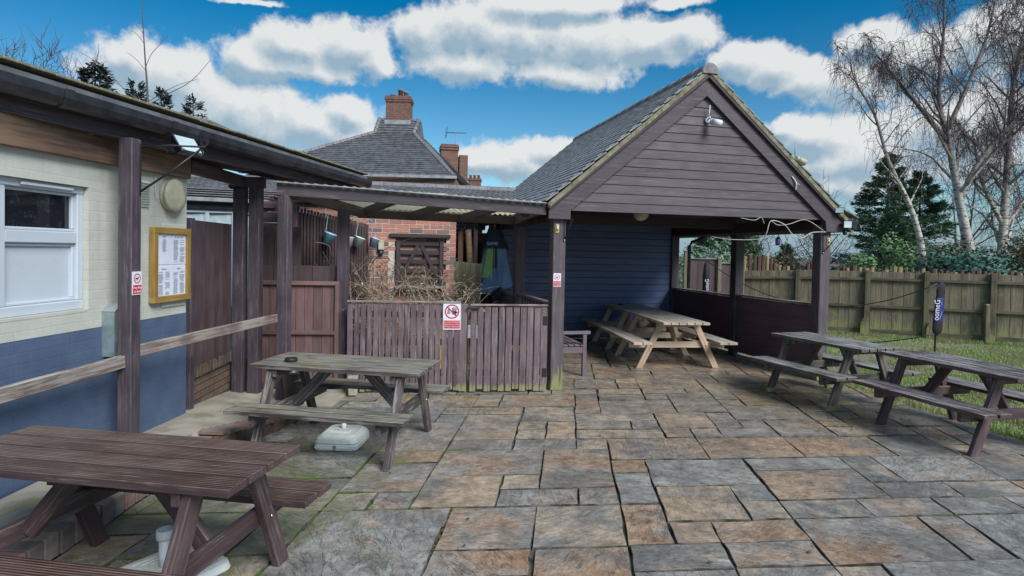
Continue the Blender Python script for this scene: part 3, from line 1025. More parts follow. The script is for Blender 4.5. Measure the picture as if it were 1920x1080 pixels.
nb = thing('notice_board', tuple(H(0.25, 0.05, 1.2)), hrz, 'oak framed menu notice board with printed papers on cream wall', 'notice board')
NS0, NS1, NZ0, NZ1 = 0.015, 0.545, 1.235, 1.905
box('backboard', H((NS0 + NS1) / 2, 0.02, (NZ0 + NZ1) / 2), (NS1 - NS0 - .02, 0.03, NZ1 - NZ0 - .02), 'white_plastic', nb, hrz, 0)
for z in (NZ0 + 0.03, NZ1 - 0.03):
    beam('frame', H(NS0, 0.035, z), H(NS1, 0.035, z), 0.05, 0.06, 'oak_frame', nb, bev=0.006)
for s_ in (NS0 + 0.03, NS1 - 0.03):
    beam('frame', H(s_, 0.033, NZ0 + 0.055), H(s_, 0.033, NZ1 - 0.055), 0.05 if False else 0.06, 0.05, 'oak_frame', nb, up=hn, bev=0.006)
Wt = Matrix.Translation(H(0, 0, 0)) @ Matrix.Rotation(hrz, 4, 'Z') @ Matrix.Rotation(D(90), 4, 'X')


def on_wall(s_, z, n_):
    return Matrix.Translation(H(s_, n_, z)) @ Matrix.Rotation(hrz, 4, 'Z') @ Matrix.Rotation(D(90), 4, 'X')


pgs = [(0.385, 1.71, 0.20, 0.27), (0.175, 1.71, 0.20, 0.27), (0.385, 1.42, 0.20, 0.27), (0.175, 1.42, 0.20, 0.27)]
rt = random.Random(3)
for k, (s_, z, w_, h_) in enumerate(pgs):
    pp = box('paper', H(s_, 0.038, z), (w_, 0.002, h_), 'paper', nb, hrz, 0)
    heads = ['Menu', 'Sunday Lunch', 'Starters', 'Mains'][k]
    text('heading', heads, 0.022, 'print_grey', pp, on_wall(s_, z + h_ / 2 - 0.022, 0.040))
    vs, fs = [], []
    for col_ in ((-1, 1) if k != 0 else (0,)):
        zz = z + h_ / 2 - 0.05
        while zz > z - h_ / 2 + 0.012:
            if rt.random() < 0.85 and not (k == 0 and zz < z - 0.03):
                wl = rt.uniform(0.30, 0.46) * w_ * (0.8 if k else 0.6)
                c = H(s_ + col_ * w_ * 0.24 + rt.uniform(-.006, .006), 0.0402, zz)
                bse = len(vs)
                for dx, dz in ((-1, -1), (1, -1), (1, 1), (-1, 1)):
                    vs.append(c + hd * (dx * wl / 2) + Vector((0, 0, dz * 0.0022)))
                fs.append((bse, bse + 1, bse + 2, bse + 3))
            zz -= 0.0095
    tag(put('small_print', mesh_from('small_print', vs, fs, 'print_grey'), pp, Matrix.Identity(4)), kind='stuff')
box('keyhole', H(0.01, 0.062, 1.56), (0.012, 0.006, 0.012), 'chrome', nb, hrz, 0.002)
bt = box('batten', H(0.2, 0.008, NZ1 + 0.012), (0.34, 0.014, 0.05), 'cream_paint', nb, hrz)
bt = box('batten', H(0.2, 0.008, NZ0 - 0.022), (0.34, 0.014, 0.06), 'cream_paint', nb, hrz)

# galvanised ash bin (tall narrow hood) just left of the veranda post
gb = thing('wall_ashtray', tuple(H(1.03, 0.05, 0.86)), hrz, 'narrow galvanised cigarette bin on the blue wall left of the post', 'ash bin')
Wg = Matrix.Translation(H(1.02, 0.055, 0.0)) @ Matrix.Rotation(hrz, 4, 'Z')
prism('bin_body', [(-0.055, 0.87), (0.055, 0.87), (0.055, 1.275), (0.02, 1.275), (-0.055, 1.22)], 0.10, 'galv', gb, Wg)
beam('lid', H(1.078, 0.055, 1.222), H(0.995, 0.055, 1.283), 0.112, 0.006, 'lead', gb)

# ------------------------------------------------------------------ veranda
ver = thing('veranda', (-2.96, 4.53, 0.12), 0, 'brown timber veranda with black gutter running along the cream house', 'veranda')


def V(y, dx=0.0, z=0.0):
    """line of the posts"""
    return Vector((-2.955 + (y - 4.53) * 0.165 * 0.45 + dx, y, z))


PA = Vector((-2.955, 4.53, 0))
beam('post', (PA.x, PA.y, 0.10), (PA.x, PA.y, 2.56), 0.112, 0.112, 'timber', ver, up=(0.05, 1, 0), bev=0.008)
for (x, y) in ((-3.20, 6.90), (-3.015, 6.90)):
    beam('post', (x, y, 0.02), (x, y, 2.56), 0.13, 0.11, 'timber', ver, up=(0.1, 1, 0), bev=0.006)
box('joining_block', (-3.10, 6.88, 2.50), (0.36, 0.13, 0.12), 'timber', ver, 0.1)
VB0, VB1 = Vector((-3.42, -1.5, 0)), Vector((-2.27, 8.75, 0))
bdir = (Vector((-2.211, 8.71, 0)) - Vector((-3.13, 3.584, 0))).normalized()
bno = Vector((bdir.y, -bdir.x, 0))
Q = Vector((-3.13, 3.584, 0))


def G(t_, n_, z):
    return Q + bdir * t_ + bno * n_ + Vector((0, 0, z))


beam('beam', G(-5, -0.075, 2.63), G(5.15, -0.075, 2.63), 0.065, 0.155, 'timber', ver, bev=0.004)
beam('fascia', G(-5, -0.02, 2.725), G(5.18, -0.02, 2.725), 0.024, 0.13, 'timber_dark', ver, bev=0.003)
# gutter: half round trough
vs, fs = [], []
prof = [(0.0, 0.055), (0.003, 0.0), (0.022, -0.042), (0.06, -0.058), (0.098, -0.042), (0.117, 0.0), (0.12, 0.055), (0.112, 0.055), (0.109, 0.0), (0.09, -0.036), (0.06, -0.050), (0.03, -0.036), (0.011, 0.0), (0.008, 0.055)]
for t_ in (-5.0, 5.22):
    for (nx, z) in prof:
        vs.append(G(t_, nx + 0.0, 2.705 + z))
m_ = len(prof)
fs = [(k, (k + 1) % m_, (k + 1) % m_ + m_, k + m_) for k in range(m_)]
fs += [tuple(range(7)), tuple(m_ + k for k in range(6, -1, -1))]
gut = put('gutter', mesh_from('gutter', vs, fs, 'gutter'), ver, Matrix.Identity(4))
for t_ in (-1.6, 0.35, 1.3, 3.2, 4.55, 5.14):
    vs = []
    for dt in (-0.035, 0.035):
        for (nx, z) in prof[:7]:
            c = (nx - 0.06, z)
            vs.append(G(t_ + dt, 0.06 + c[0] * 1.10, 2.705 + c[1] * 1.10 + 0.0))
    fs = [(k, k + 1, k + 8, k + 7) for k in range(6)]
    put('gutter_joint', mesh_from('gutter_joint', vs, fs, 'gutter'), gut, Matrix.Identity(4))
# roof: moss-edged felt on boards, low pitch towards the house
vs = [G(-5, 0.055, 2.775), G(5.2, 0.055, 2.775), G(5.2, -0.45, 2.83), G(2.25, -0.45, 2.83), G(2.25, -2.6, 3.06), G(-5, -2.6, 3.06)]
vs += [v + Vector((0, 0, 0.035)) for v in vs]
put('roof', mesh_from('roof', vs, [(5, 4, 3, 2, 1, 0), (6, 7, 8, 9, 10, 11)] + [(k, (k + 1) % 6, (k + 1) % 6 + 6, k + 6) for k in range(6)], 'slate_far'), ver, Matrix.Identity(4))
# tiles along the eave, mossy
k = 0
t_ = -3.4
while t_ < 5.05:
    Wm, L_ = frame(G(t_, -0.04, 2.828 + 0.01), G(t_ + 0.165, -0.04, 2.828 + 0.01))
    me = boxmesh('eave_tile', 0.163, 0.24, 0.02, 'verge_mortar', 0.004)
    put('eave_tile', me, ver, Wm @ Matrix.Rotation(D(-6 + U(-1.5, 1.5)), 4, 'X'))
    t_ += 0.168
# a few lifted ridge-like tiles where roofs meet
for q in range(3):
    beam('cover_tile', G(1.15 + q * 0.33, -0.10, 2.868 + 0.01 * q), G(1.45 + q * 0.33, -0.10, 2.866), 0.26, 0.022, 'slate', ver)
# soffit and joists seen from below
vs = [G(-5, -0.11, 2.57), G(3.3, -0.11, 2.57), G(3.3, -0.75, 2.62), G(-5, -0.75, 2.62)]
me = mesh_from('soffit', vs, [(0, 1, 2, 3)], 'ply')
for q, t_ in enumerate((-1.1, -0.2, 0.75, 1.7, 2.65, 3.6)):
    pa = G(t_, -0.115, 2.60)
    pb = G(t_, -0.62, 2.63)
    beam('joist', pa, pb, 0.045, 0.10, 'ply', ver)
vs = [G(-5, -0.105, 2.655), G(2.2, -0.105, 2.655), G(2.2, -1.2, 2.76), G(-5, -1.2, 2.76)]
vs += [v + Vector((0, 0, 0.012)) for v in vs]
put('soffit', mesh_from('soffit', vs, [(3, 2, 1, 0), (4, 5, 6, 7), (0, 1, 5, 4), (1, 2, 6, 5), (2, 3, 7, 6), (3, 0, 4, 7)], 'ply'), ver, Matrix.Identity(4))
beam('inner_fascia', G(1.9, -0.50, 2.71), G(5.0, -0.42, 2.71), 0.03, 0.26, 'timber', ver)
beam('wall_plate', H(7.0, 0.03, 2.40), H(0.02, 0.03, 2.49), 0.05, 0.22, 'ply', ver)
beam('wall_plate', H(0.0, 0.03, 2.50), (-3.14, 6.85, 2.50), 0.05, 0.13, 'timber', ver)

# handrails between posts
hr = thing('handrail', (-2.955, 4.47, 0.9), 0, 'weathered grey brown handrail fixed between the veranda posts', 'handrail')
beam('rail', (-3.30, 1.8, 0.76), (-2.965, 4.475, 0.85), 0.045, 0.095, 'rail_grey', hr)
beam('rail', (-2.93, 4.585, 0.915), (-2.63, 6.55, 0.955), 0.045, 0.09, 'rail_grey', hr)

# ------------------------------------------------------------------ shelter
sh = thing('timber_shelter', tuple(S(1.975, 0)), TH, 'open brown timber shelter with tiled gable roof and blue back wall', 'shelter')
W_, DP = 3.95, 4.26
PW_ = 0.165
for (x, y, mt, zt) in ((0, 0, 'timber_low', 2.20), (W_, 0, 'timber_low', 2.22), (W_, 1.99, 'timber', 2.2), (W_, DP - 0.02, 'timber', 2.2), (0, 2.0, 'timber', 2.25), (0, DP - 0.02, 'timber', 2.2)):
    beam('post', S(x, y, 0.0), S(x, y, zt), PW_, PW_, mt, sh, up=tuple(BX), bev=0.008)
# eaves beams
for x in (0, W_):
    beam('eaves_beam', S(x, 0.09, 2.235), S(x, DP + 0.1, 2.235), 0.12, 0.17, 'timber_dark', sh)
beam('front_beam', S(0.085, 0.03, 2.36), S(W_ - 0.085, 0.03, 2.36), 0.08, 0.14, 'timber_dark', sh)
beam('tie_beam', S(0.06, 2.0, 2.30), S(W_ - 0.06, 2.0, 2.30), 0.08, 0.16, 'timber_dark', sh)
# ceiling
vs = [S(0.02, -0.0, 2.435), S(W_ - 0.02, -0.0, 2.435), S(W_ - 0.02, DP, 2.435), S(0.02, DP, 2.435)]
vs += [v + Vector((0, 0, 0.02)) for v in vs]
put('ceiling', mesh_from('ceiling', vs, [(3, 2, 1, 0), (4, 5, 6, 7), (0, 1, 5, 4), (1, 2, 6, 5), (2, 3, 7, 6), (3, 0, 4, 7)], 'timber_dark'), sh, Matrix.Identity(4))

# gable cladding, one board per course
TAN = 0.843
apx, apz = 1.975, 3.93
SW = Matrix.Translation(S(0, 0)) @ Matrix.Rotation(TH, 4, 'Z')


def SM(x, y, z):
    return Matrix.Translation(S(x, y, z)) @ Matrix.Rotation(TH, 4, 'Z')


z = 2.285
while z < apz - 0.02:
    z1 = min(z + 0.119, apz)
    def hx(zz):
        return (apz + 0.06 - zz) / TAN
    a0, a1 = hx(z), max(0.0, hx(z1))
    if z < 2.3:
        poly = [(-1.93, 0), (1.93, 0), (1.93, z1 - z - 0.004), (-1.93, z1 - z - 0.004)]
    else:
        poly = [(-a0, 0), (a0, 0), (a1, z1 - z - 0.004), (-a1, z1 - z - 0.004)]
    # shiplap: bottom edge proud of the top
    n4 = len(poly)
    vs = [(x, -0.014 if k < 2 else -0.004, zz) for k, (x, zz) in enumerate(poly)] + [(x, 0.012, zz) for x, zz in poly]
    fs = [(0, 1, 2, 3), (7, 6, 5, 4), (4, 5, 1, 0), (5, 6, 2, 1), (6, 7, 3, 2), (7, 4, 0, 3)]
    put('gable_board', mesh_from('gable_board', vs, fs, 'gable_board'), sh, SM(apx, -0.095, z))
    z += 0.119
# backing behind the boards
prism('gable_backing', [(-1.92, 2.30), (1.92, 2.30), (0, 3.92)], 0.03, 'timber_dark', sh, SM(apx, -0.055, 0))

# barge boards
lo, up_ = 0.30, 0.0
ytip = 2.175


def barge(sgn, xend):
    # outer edge from apex down to the tip
    xo = xend
    zo = 4.165 - TAN * abs(xo)
    poly = [(0, 4.165), (0, 3.862)]
    xi = (3.862 - ytip - 0.11) / TAN
    if sgn < 0:
        poly += [(-1.86, 2.285), (-1.86, 2.172), (-2.145, 2.172), (-2.145, 2.355)]
    else:
        poly += [(1.87, 2.285), (1.90, 2.265), (1.92, 2.12), (2.22, 2.12), (2.22, 2.285), (2.40, 2.27), (2.33, 2.31), (2.14, 4.165 - TAN * 2.14)]
    if sgn > 0:
        poly = poly[::-1]
    return prism('barge_board', poly, 0.034, 'timber', sh, SM(apx, -0.135, 0))


barge(-1, 2.145)
barge(1, 2.42)
# capping strip beneath the tiles
for sg, xe in ((-1, 2.16), (1, 2.12)):
    beam('barge_trim', S(apx, -0.175, 4.125), S(apx + sg * xe, -0.175, 4.125 - TAN * xe), 0.036, 0.055, 'timber_dark', sh, up=(0, 0, 1))
    beam('verge_mortar', S(apx + sg * 0.03, -0.165, 4.165 - 0.01), S(apx + sg * (xe + (0.10 if sg > 0 else 0)), -0.165, 4.155 - TAN * (xe + (0.10 if sg > 0 else 0))), 0.07, 0.055, 'verge_mortar', sh)

# roof tiles
RD0, RD1 = -0.20, 4.90
slope_len = 2.19 / math.cos(math.atan(TAN))
gauge = 0.102
pitch = math.atan(TAN)
tile_me = boxmesh('roof_tile', 0.160, 0.20, 0.021, 'slate', 0.003)
tl = []
for sg in (-1, 1):
    rows = int(slope_len / gauge) + (2 if sg > 0 else 0)
    for r_ in range(rows):
        dist = slope_len - 0.09 - r_ * gauge if sg < 0 else slope_len + 0.17 - r_ * gauge
        if dist < 0.05:
            continue
        off = 0.0825 * (r_ % 2)
        y = RD0 + off
        while y < RD1 - 0.02:
            x = apx + sg * dist * math.cos(pitch)
            z = 4.235 - dist * math.sin(pitch)
            fl = 0.0
            if dist > slope_len - 0.12 and sg > 0:
                z += (dist - slope_len + 0.12) * 0.30
                fl = D(-10)
            c = S(x, y + 0.0825, z)
            # tile frame: long side (0.20) down the slope
            downv = (AX * sg * math.cos(pitch - 0.09 + fl) - Vector((0, 0, 1)) * math.sin(pitch - 0.09 + fl))
            xv = BX.copy()
            yv = downv
            zv = xv.cross(yv)
            if zv.z < 0:
                xv = -xv
                zv = xv.cross(yv)
            M = Matrix((xv, yv, zv)).transposed().to_4x4()
            M.translation = c + zv * U(-0.0015, 0.0015)
            # nearest / most visible first: left slope near the front
            vis = 0 if sg > 0 else 1
            px = (c - Vector((0, 0, 1.75))).length
            tl.append((vis, -px - (0 if sg < 0 else 100), M))
            y += 0.165
tl.sort(key=lambda q: -q[1])
vs, fs = [], []
bv = [v.co.copy() for v in tile_me.vertices]
bf = [tuple(p.vertices) for p in tile_me.polygons]
for k, (_, _, M) in enumerate(tl):
    if k < 300:
        put('roof_tile', tile_me, sh, M)
    else:
        b0 = len(vs)
        vs += [M @ v for v in bv]
        fs += [tuple(q + b0 for q in f) for f in bf]
tag(put('roof_tiles', mesh_from('roof_tiles', vs, fs, 'slate'), sh, Matrix.Identity(4)), kind='stuff')
# roof deck under the tiles
for sg, xe in ((-1, 2.16), (1, 2.36)):
    vs = []
    for y in (-0.12, 4.85):
        for x, dz in ((0, 0), (xe, 0), (xe, -0.05), (0, -0.05)):
            vs.append(S(apx + sg * x, y, 4.165 - TAN * x + dz))
    put('roof_deck', mesh_from('roof_deck', vs, [(0, 1, 2, 3), (7, 6, 5, 4), (0, 4, 5, 1), (1, 5, 6, 2), (2, 6, 7, 3), (3, 7, 4, 0)], 'timber_dark'), sh, Matrix.Identity(4))
# rear gable wall
prism('rear_gable', [(-2.1, 2.28), (2.1, 2.28), (0, 4.06)], 0.03, 'gable_board', sh, SM(apx, 4.36, 0))
# ridge tiles: half round
seg = 10
L_ = 0.30
vs, fs = [], []
for yy, rr in ((-0.155, 0.118), (0.145, 0.112), (0.158, 0.122)):
    pass
prof_r = []
vs = []
ringd = [(-0.157, 0.105), (-0.150, 0.116), (0.118, 0.112), (0.120, 0.122), (0.15, 0.123), (0.153, 0.112)]
for yy, rr in ringd:
    for q in range(seg + 1):
        an = D(-18) + (math.pi + D(36)) * q / seg
        vs.append((rr * math.cos(an), yy, rr * math.sin(an) * 0.95))
for r_ in range(len(ringd) - 1):
    for q in range(seg):
        fs.append((r_ * (seg + 1) + q, r_ * (seg + 1) + q + 1, (r_ + 1) * (seg + 1) + q + 1, (r_ + 1) * (seg + 1) + q))
fs.append(tuple(range(seg + 1)))
fs.append(tuple((len(ringd) - 1) * (seg + 1) + q for q in range(seg, -1, -1)))
ridge_me = mesh_from('ridge_tile', vs, fs, 'ridge_clay', False)
y = -0.06
while y < 4.85:
    put('ridge_tile', ridge_me, sh, SM(apx + U(-.004, .004), y, 4.165 + U(-.004, .004)) @ Matrix.Rotation(U(-.015, .015), 4, 'Z'))
    y += 0.302

# back wall, blue boards
z = 0.03
while z < 2.42:
    beam('blue_board', S(0.08, DP - 0.03, z + 0.068), S(W_ - 0.08, DP - 0.03, z + 0.068), 0.022, 0.131, 'blue_board', sh, bev=0.005)
    z += 0.136
beam('back_panel', S(0.0, DP + 0.02, 1.2), S(W_, DP + 0.02, 1.2), 0.02, 2.4, 'timber_dark', sh)
# right side: low wall in two bays with sills
for (y0, y1, zs) in ((0.085, 1.905, 1.075), (2.075, DP - 0.1, 1.05)):
    beam('low_wall', S(W_, y0, 0.07 + (zs - 0.09) / 2), S(W_, y1, 0.07 + (zs - 0.09) / 2), 0.04, zs - 0.11, 'wall_panel', sh)
    beam('sill', S(W_, y0, zs), S(W_, y1, zs), 0.13, 0.03, 'rail_grey', sh)
beam('head_beam', S(W_, 0.09, 2.165), S(W_, DP - 0.1, 2.165), 0.05, 0.04, 'timber_dark', sh)
# left side: railed bay in front, boarded low wall behind
beam('left_rail', S(0, 0.085, 1.08), S(0, 1.91, 1.08), 0.09, 0.035, 'bench_wood', sh)
y = 0.20
while y < 1.85:
    beam('baluster', S(0, y, 0.12), S(0, y, 1.06), 0.045, 0.06, 'timber', sh, up=tuple(BX))
    y += 0.165
for k in range(8):
    beam('low_wall_board', S(0, 2.09, 0.12 + k * 0.118), S(0, DP - 0.12, 0.12 + k * 0.118), 0.025, 0.114, 'picket', sh)
beam('sill', S(0, 2.09, 1.06), S(0, DP - 0.12, 1.06), 0.10, 0.03, 'rail_grey', sh)
# eaves gutter on the left, with the elbow of its downpipe
vs = []
for yy in (0.35, 5.0):
    for (nx, z) in prof:
        vs.append(S(-0.22 - nx, yy, 2.27 + z))
put('gutter', mesh_from('gutter', vs, [(k, k + m_, (k + 1) % m_ + m_, (k + 1) % m_) for k in range(m_)] + [tuple(range(6, -1, -1)), tuple(m_ + k for k in range(7))], 'gutter'), sh, Matrix.Identity(4))
tube('downpipe', [S(-0.28, 4.92, 2.24), S(-0.28, 4.92, 2.14), S(-0.22, 4.75, 2.02), S(-0.12, 4.5, 1.95), S(-0.1, 4.45, 1.80), S(-0.1, 4.45, 0.0)], 0.036, 'gutter', sh, 10)
# right gutter stub and downpipe behind the rear window opening
vs = []
for yy in (-0.05, 5.0):
    for (nx, z) in prof:
        vs.append(S(4.40 + nx, yy, 2.235 + z))
put('gutter', mesh_from('gutter', vs, [(k, (k + 1) % m_, (k + 1) % m_ + m_, k + m_) for k in range(m_)] + [tuple(range(7)), tuple(m_ + k for k in range(6, -1, -1))], 'gutter'), sh, Matrix.Identity(4))
tube('downpipe', [S(4.46, 3.72, 2.2), S(4.40, 3.74, 2.13), S(4.12, 3.82, 2.02), S(4.08, 3.84, 1.93), S(4.08, 3.84, 0.0)], 0.034, 'gutter', sh, 10)
beam('base_edge', S(W_, 0.09, 0.02), S(W_, DP, 0.02), 0.07, 0.05, 'concrete', sh)

# ------------------------------------------------------------------ small things on the shelter
FRONT = -0.0825


def SF(x, z, y=FRONT):
    """frame on the shelter's front faces: text plane facing the patio"""
    return Matrix.Translation(S(x, y, z)) @ Matrix.Rotation(TH, 4, 'Z') @ Matrix.Rotation(D(90), 4, 'X')


def ring_me(name, r0, r1, th, mat, seg=32):
    vs, fs = [], []
    for (r, z) in ((r0, 0), (r1, 0), (r1, th), (r0, th)):
        for i in range(seg):
            a = 2 * math.pi * i / seg
            vs.append((r * math.cos(a), r * math.sin(a), z))
    for j in range(4):
        for i in range(seg):
            k = (i + 1) % seg
            fs.append((j * seg + i, j * seg + k, ((j + 1) % 4) * seg + k, ((j + 1) % 4) * seg + i))
    return mesh_from(name, vs, fs, mat)


def flat_me(name, poly, th, mat):
    n = len(poly)
    vs = [(x, y, 0) for x, y in poly] + [(x, y, th) for x, y in poly]
    fs = [tuple(range(n - 1, -1, -1)), tuple(range(n, 2 * n))] + [(i, (i + 1) % n, (i + 1) % n + n, i + n) for i in range(n)]
    return mesh_from(name, vs, fs, mat)


def dog_sign(name, F, label, w_, h_, lines, group=None):
    t_ = thing(name, tuple(F.translation), 0, label, 'sign')
    put('plate', flat_me('plate', [(-w_ / 2, -h_ / 2), (w_ / 2, -h_ / 2), (w_ / 2, h_ / 2), (-w_ / 2, h_ / 2)], 0.004, 'sign_white'), t_, F)
    cyc = h_ * 0.20
    rr = w_ * 0.36
    put('ring', ring_me('ring', rr * 0.82, rr, 0.0015, 'sign_red'), t_, F @ Matrix.Translation((0, cyc, 0.0042)))
    # a small dog on a lead
    dog = [(-.5, -.35), (-.35, -.35), (-.32, -.05), (.1, -.05), (.12, -.35), (.25, -.35), (.28, .0), (.38, .22), (.55, .2), (.5, .35), (.3, .45), (.2, .25), (-.35, .2), (-.5, .4), (-.55, .35), (-.45, .1)]
    put('pictogram', flat_me('pictogram', [(x * rr, y * rr) for x, y in dog], 0.001, 'sign_black'), t_, F @ Matrix.Translation((0, cyc - rr * 0.1, 0.0042)))
    put('red_band', flat_me('red_band', [(-w_ * .46, -h_ * .46), (w_ * .46, -h_ * .46), (w_ * .46, -h_ * .08), (-w_ * .46, -h_ * .08)], 0.001, 'sign_red'), t_, F @ Matrix.Translation((0, 0, 0.0042)))
    for k, l in enumerate(lines):
        text('lettering', l, h_ * 0.155, 'sign_white', t_, F @ Matrix.Translation((0, -h_ * (0.19 + 0.17 * k), 0.0056)), sx=0.92)
    return t_


dog_sign('dog_sign', SF(-0.022, 1.405), 'small white and red dog sign on the post left of the shelter opening', 0.098, 0.17, ['Keep dogs', 'on lead'])
FA = Matrix.Translation((PA.x + 0.004 + 0.0, PA.y, 1.45))
# on the veranda post the sign faces the patio (towards +x)
FA = Matrix.Translation((PA.x + 0.0585, PA.y - 0.003, 1.45)) @ Matrix.Rotation(D(87), 4, 'Z') @ Matrix.Rotation(D(90), 4, 'X')
dog_sign('dog_sign', FA, 'small white and red sign with dog symbol on the veranda post', 0.105, 0.18, ['Keep dogs', 'on lead'])


def brass_lamp(x, z, label):
    t_ = thing('wall_lamp', tuple(S(x, FRONT, z)), TH, label, 'wall lamp')
    box('back_plate', S(x, FRONT - 0.006, z), (0.052, 0.012, 0.115), 'brass', t_, TH, 0.004)
    box('lens', S(x, FRONT - 0.018, z + 0.018), (0.03, 0.014, 0.05), 'lamp_glass', t_, TH, 0.004)
    W = Matrix.Translation(S(x, FRONT - 0.03, z - 0.012))
    put('knob', lathe_me('knob', [(0.0001, -0.014), (0.012, -0.01), (0.015, 0), (0.012, 0.01), (0.0001, 0.014)], 'brass', 10), t_, W)


brass_lamp(-0.035, 2.055, 'small brass plate lamp high on the post left of the shelter opening')
brass_lamp(W_ + 0.035, 1.985, 'small brass plate lamp high on the post right of the shelter opening')

# hanging basket brackets
def bracket(x, z, label, sg=1):
    t_ = thing('hanging_bracket', tuple(S(x, FRONT, z)), TH, label, 'bracket')
    beam('back_strap', S(x, FRONT - 0.004, z), S(x, FRONT - 0.004, z + 0.25), 0.016, 0.006, 'iron', t_, up=tuple(BX))
    tube('arm', [S(x, FRONT - 0.01, z), S(x + sg * .02, FRONT - 0.10, z + 0.12), S(x + sg * .03, FRONT - 0.20, z + 0.24)], 0.007, 'iron', t_, 6)
    tube('arm', [S(x, FRONT - 0.01, z + 0.245), S(x + sg * .03, FRONT - 0.24, z + 0.245)], 0.007, 'iron', t_, 6)
    put('bolt', lathe_me('bolt', [(0.011, 0), (0.011, 0.012), (0.0001, 0.014)], 'chrome', 8), t_, SF(x, z - 0.005, FRONT - 0.006))
    return t_


bracket(0.062, 1.915, 'black iron hanging bracket beside the brass lamp on the left shelter post')
b2 = bracket(3.90, 1.83, 'black iron hanging bracket below the floodlights on the right shelter post', 2.2)

# round bulkhead lamp behind the gable board
t_ = thing('ceiling_lamp', tuple(S(1.44, 0.62, 2.29)), TH, 'round pale ceiling lamp under the front of the shelter', 'ceiling lamp')
put('lamp_base', lathe_me('lamp_base', [(0.115, 0.145), (0.12, 0.12), (0.12, 0.085), (0.10, 0.08)], 'white_plastic', 24), t_, SM(1.44, 0.62, 2.29))
put('glass_bowl', lathe_me('glass_bowl', [(0.112, 0.09), (0.115, 0.05), (0.10, 0.0), (0.065, -0.045), (0.0001, -0.062)], 'globe_glass', 24), t_, SM(1.44, 0.62, 2.29))

# security camera under the apex
def sec_cam(M, label, mat='white_plastic'):
    t_ = thing('security_camera', tuple(M.translation), 0, label, 'security camera')
    WORLD[t_.name] = Matrix.Translation(M.translation)
    cyl = lambda r, l: [(r * 0.9, 0), (r, 0.006), (r, l - 0.006), (r * 0.9, l)]
    put('mount', lathe_me('mount', cyl(0.038, 0.03), mat, 16), t_, M @ Matrix.Rotation(D(90), 4, 'X'))
    put('arm', lathe_me('arm', cyl(0.013, 0.06), mat, 10), t_, M @ Matrix.Translation((0, -0.02, 0)) @ Matrix.Rotation(D(60), 4, 'X'))
    hd_ = M @ Matrix.Translation((0.02, -0.07, -0.02)) @ Matrix.Rotation(D(25), 4, 'Z') @ Matrix.Rotation(D(112), 4, 'X')
    b_ = put('housing', lathe_me('housing', cyl(0.040, 0.13), mat, 18), t_, hd_)
    put('lens', lathe_me('lens', [(0.033, 0.0), (0.033, 0.004), (0.0001, 0.005)], 'black_plastic', 16), b_, hd_ @ Matrix.Translation((0, 0, 0.129)))
    put('visor', lathe_me('visor', [(0.043, 0.03), (0.044, 0.15)], mat, 18), b_, hd_)
    tube('aerial', [M @ Vector((-0.012, -0.05, 0.03)), M @ Vector((0.0, -0.055, 0.12)), M @ Vector((0.006, -0.055, 0.19))], [0.008, 0.007, 0.005], mat, t_, 8)
    return t_


sec_cam(Matrix.Translation(S(2.005, -0.115, 3.545)) @ Matrix.Rotation(TH, 4, 'Z'), 'white security camera with aerial mounted under the apex of the gable')
sec_cam(Matrix.Translation(S(3.27, -0.16, 3.13)) @ Matrix.Rotation(TH + D(60), 4, 'Z'), 'white security camera on the right slope edge of the shelter roof', 'cowl')


def floodlight(M, label, s=1.0, mat='black_plastic'):
    t_ = thing('floodlight', tuple(M.translation), 0, label, 'floodlight')
    WORLD[t_.name] = Matrix.Translation(M.translation)
    w_, h_, d_ = 0.15 * s, 0.11 * s, 0.05 * s
    # tapered body, lens to -y
    vs = [(-w_ / 2, -d_, -h_ / 2), (w_ / 2, -d_, -h_ / 2), (w_ / 2, -d_, h_ / 2), (-w_ / 2, -d_, h_ / 2),
          (-w_ * .33, 0, -h_ * .3), (w_ * .33, 0, -h_ * .3), (w_ * .33, 0, h_ * .3), (-w_ * .33, 0, h_ * .3)]
    put('housing', mesh_from('housing', vs, [(0, 1, 2, 3), (7, 6, 5, 4), (0, 4, 5, 1), (1, 5, 6, 2), (2, 6, 7, 3), (3, 7, 4, 0)], mat), t_, M)
    put('glass', boxmesh('glass', w_ * .86, 0.006, h_ * .84, 'lamp_glass', 0.001), t_, M @ Matrix.Translation((0, -d_ - 0.002, 0)))
    for sx_ in (-1, 1):
        put('yoke', boxmesh('yoke', 0.006, 0.05 * s, 0.02 * s, 'iron', 0.001), t_, M @ Matrix.Translation((sx_ * w_ * 0.45, 0.0, 0)))
    put('back_yoke', boxmesh('back_yoke', w_ * .94, 0.006, 0.02 * s, 'iron', 0.001), t_, M @ Matrix.Translation((0, 0.028 * s, 0)))
    return t_


floodlight(Matrix.Translation(S(4.05, -0.20, 2.42)) @ Matrix.Rotation(TH + D(-40), 4, 'Z'), 'small black floodlight on the barge board at the right eave', 0.75)
floodlight(Matrix.Translation(S(4.17, -0.18, 2.225)) @ Matrix.Rotation(TH, 4, 'Z'), 'square floodlight with pale lens at the foot of the right barge board', 0.95)
floodlight(Matrix.Translation(S(4.52, 0.02, 2.18)) @ Matrix.Rotation(TH + D(65), 4, 'Z') @ Matrix.Rotation(D(-20), 4, 'X'), 'black floodlight pointing sideways off the right corner of the shelter', 1.1)
t_ = thing('motion_sensor', tuple(S(4.19, -0.16, 2.1)), TH, 'small round sensor hanging below the square floodlight', 'sensor')
put('sensor_head', lathe_me('sensor_head', [(0.0001, -0.03), (0.022, -0.022), (0.03, 0), (0.026, 0.025), (0.012, 0.045)], 'black_plastic', 12), t_, SM(4.19, -0.16, 2.105))
put('bracket', boxmesh('bracket', 0.02, 0.03, 0.05, 'black_plastic', 0.002), t_, SM(4.19, -0.15, 2.16))

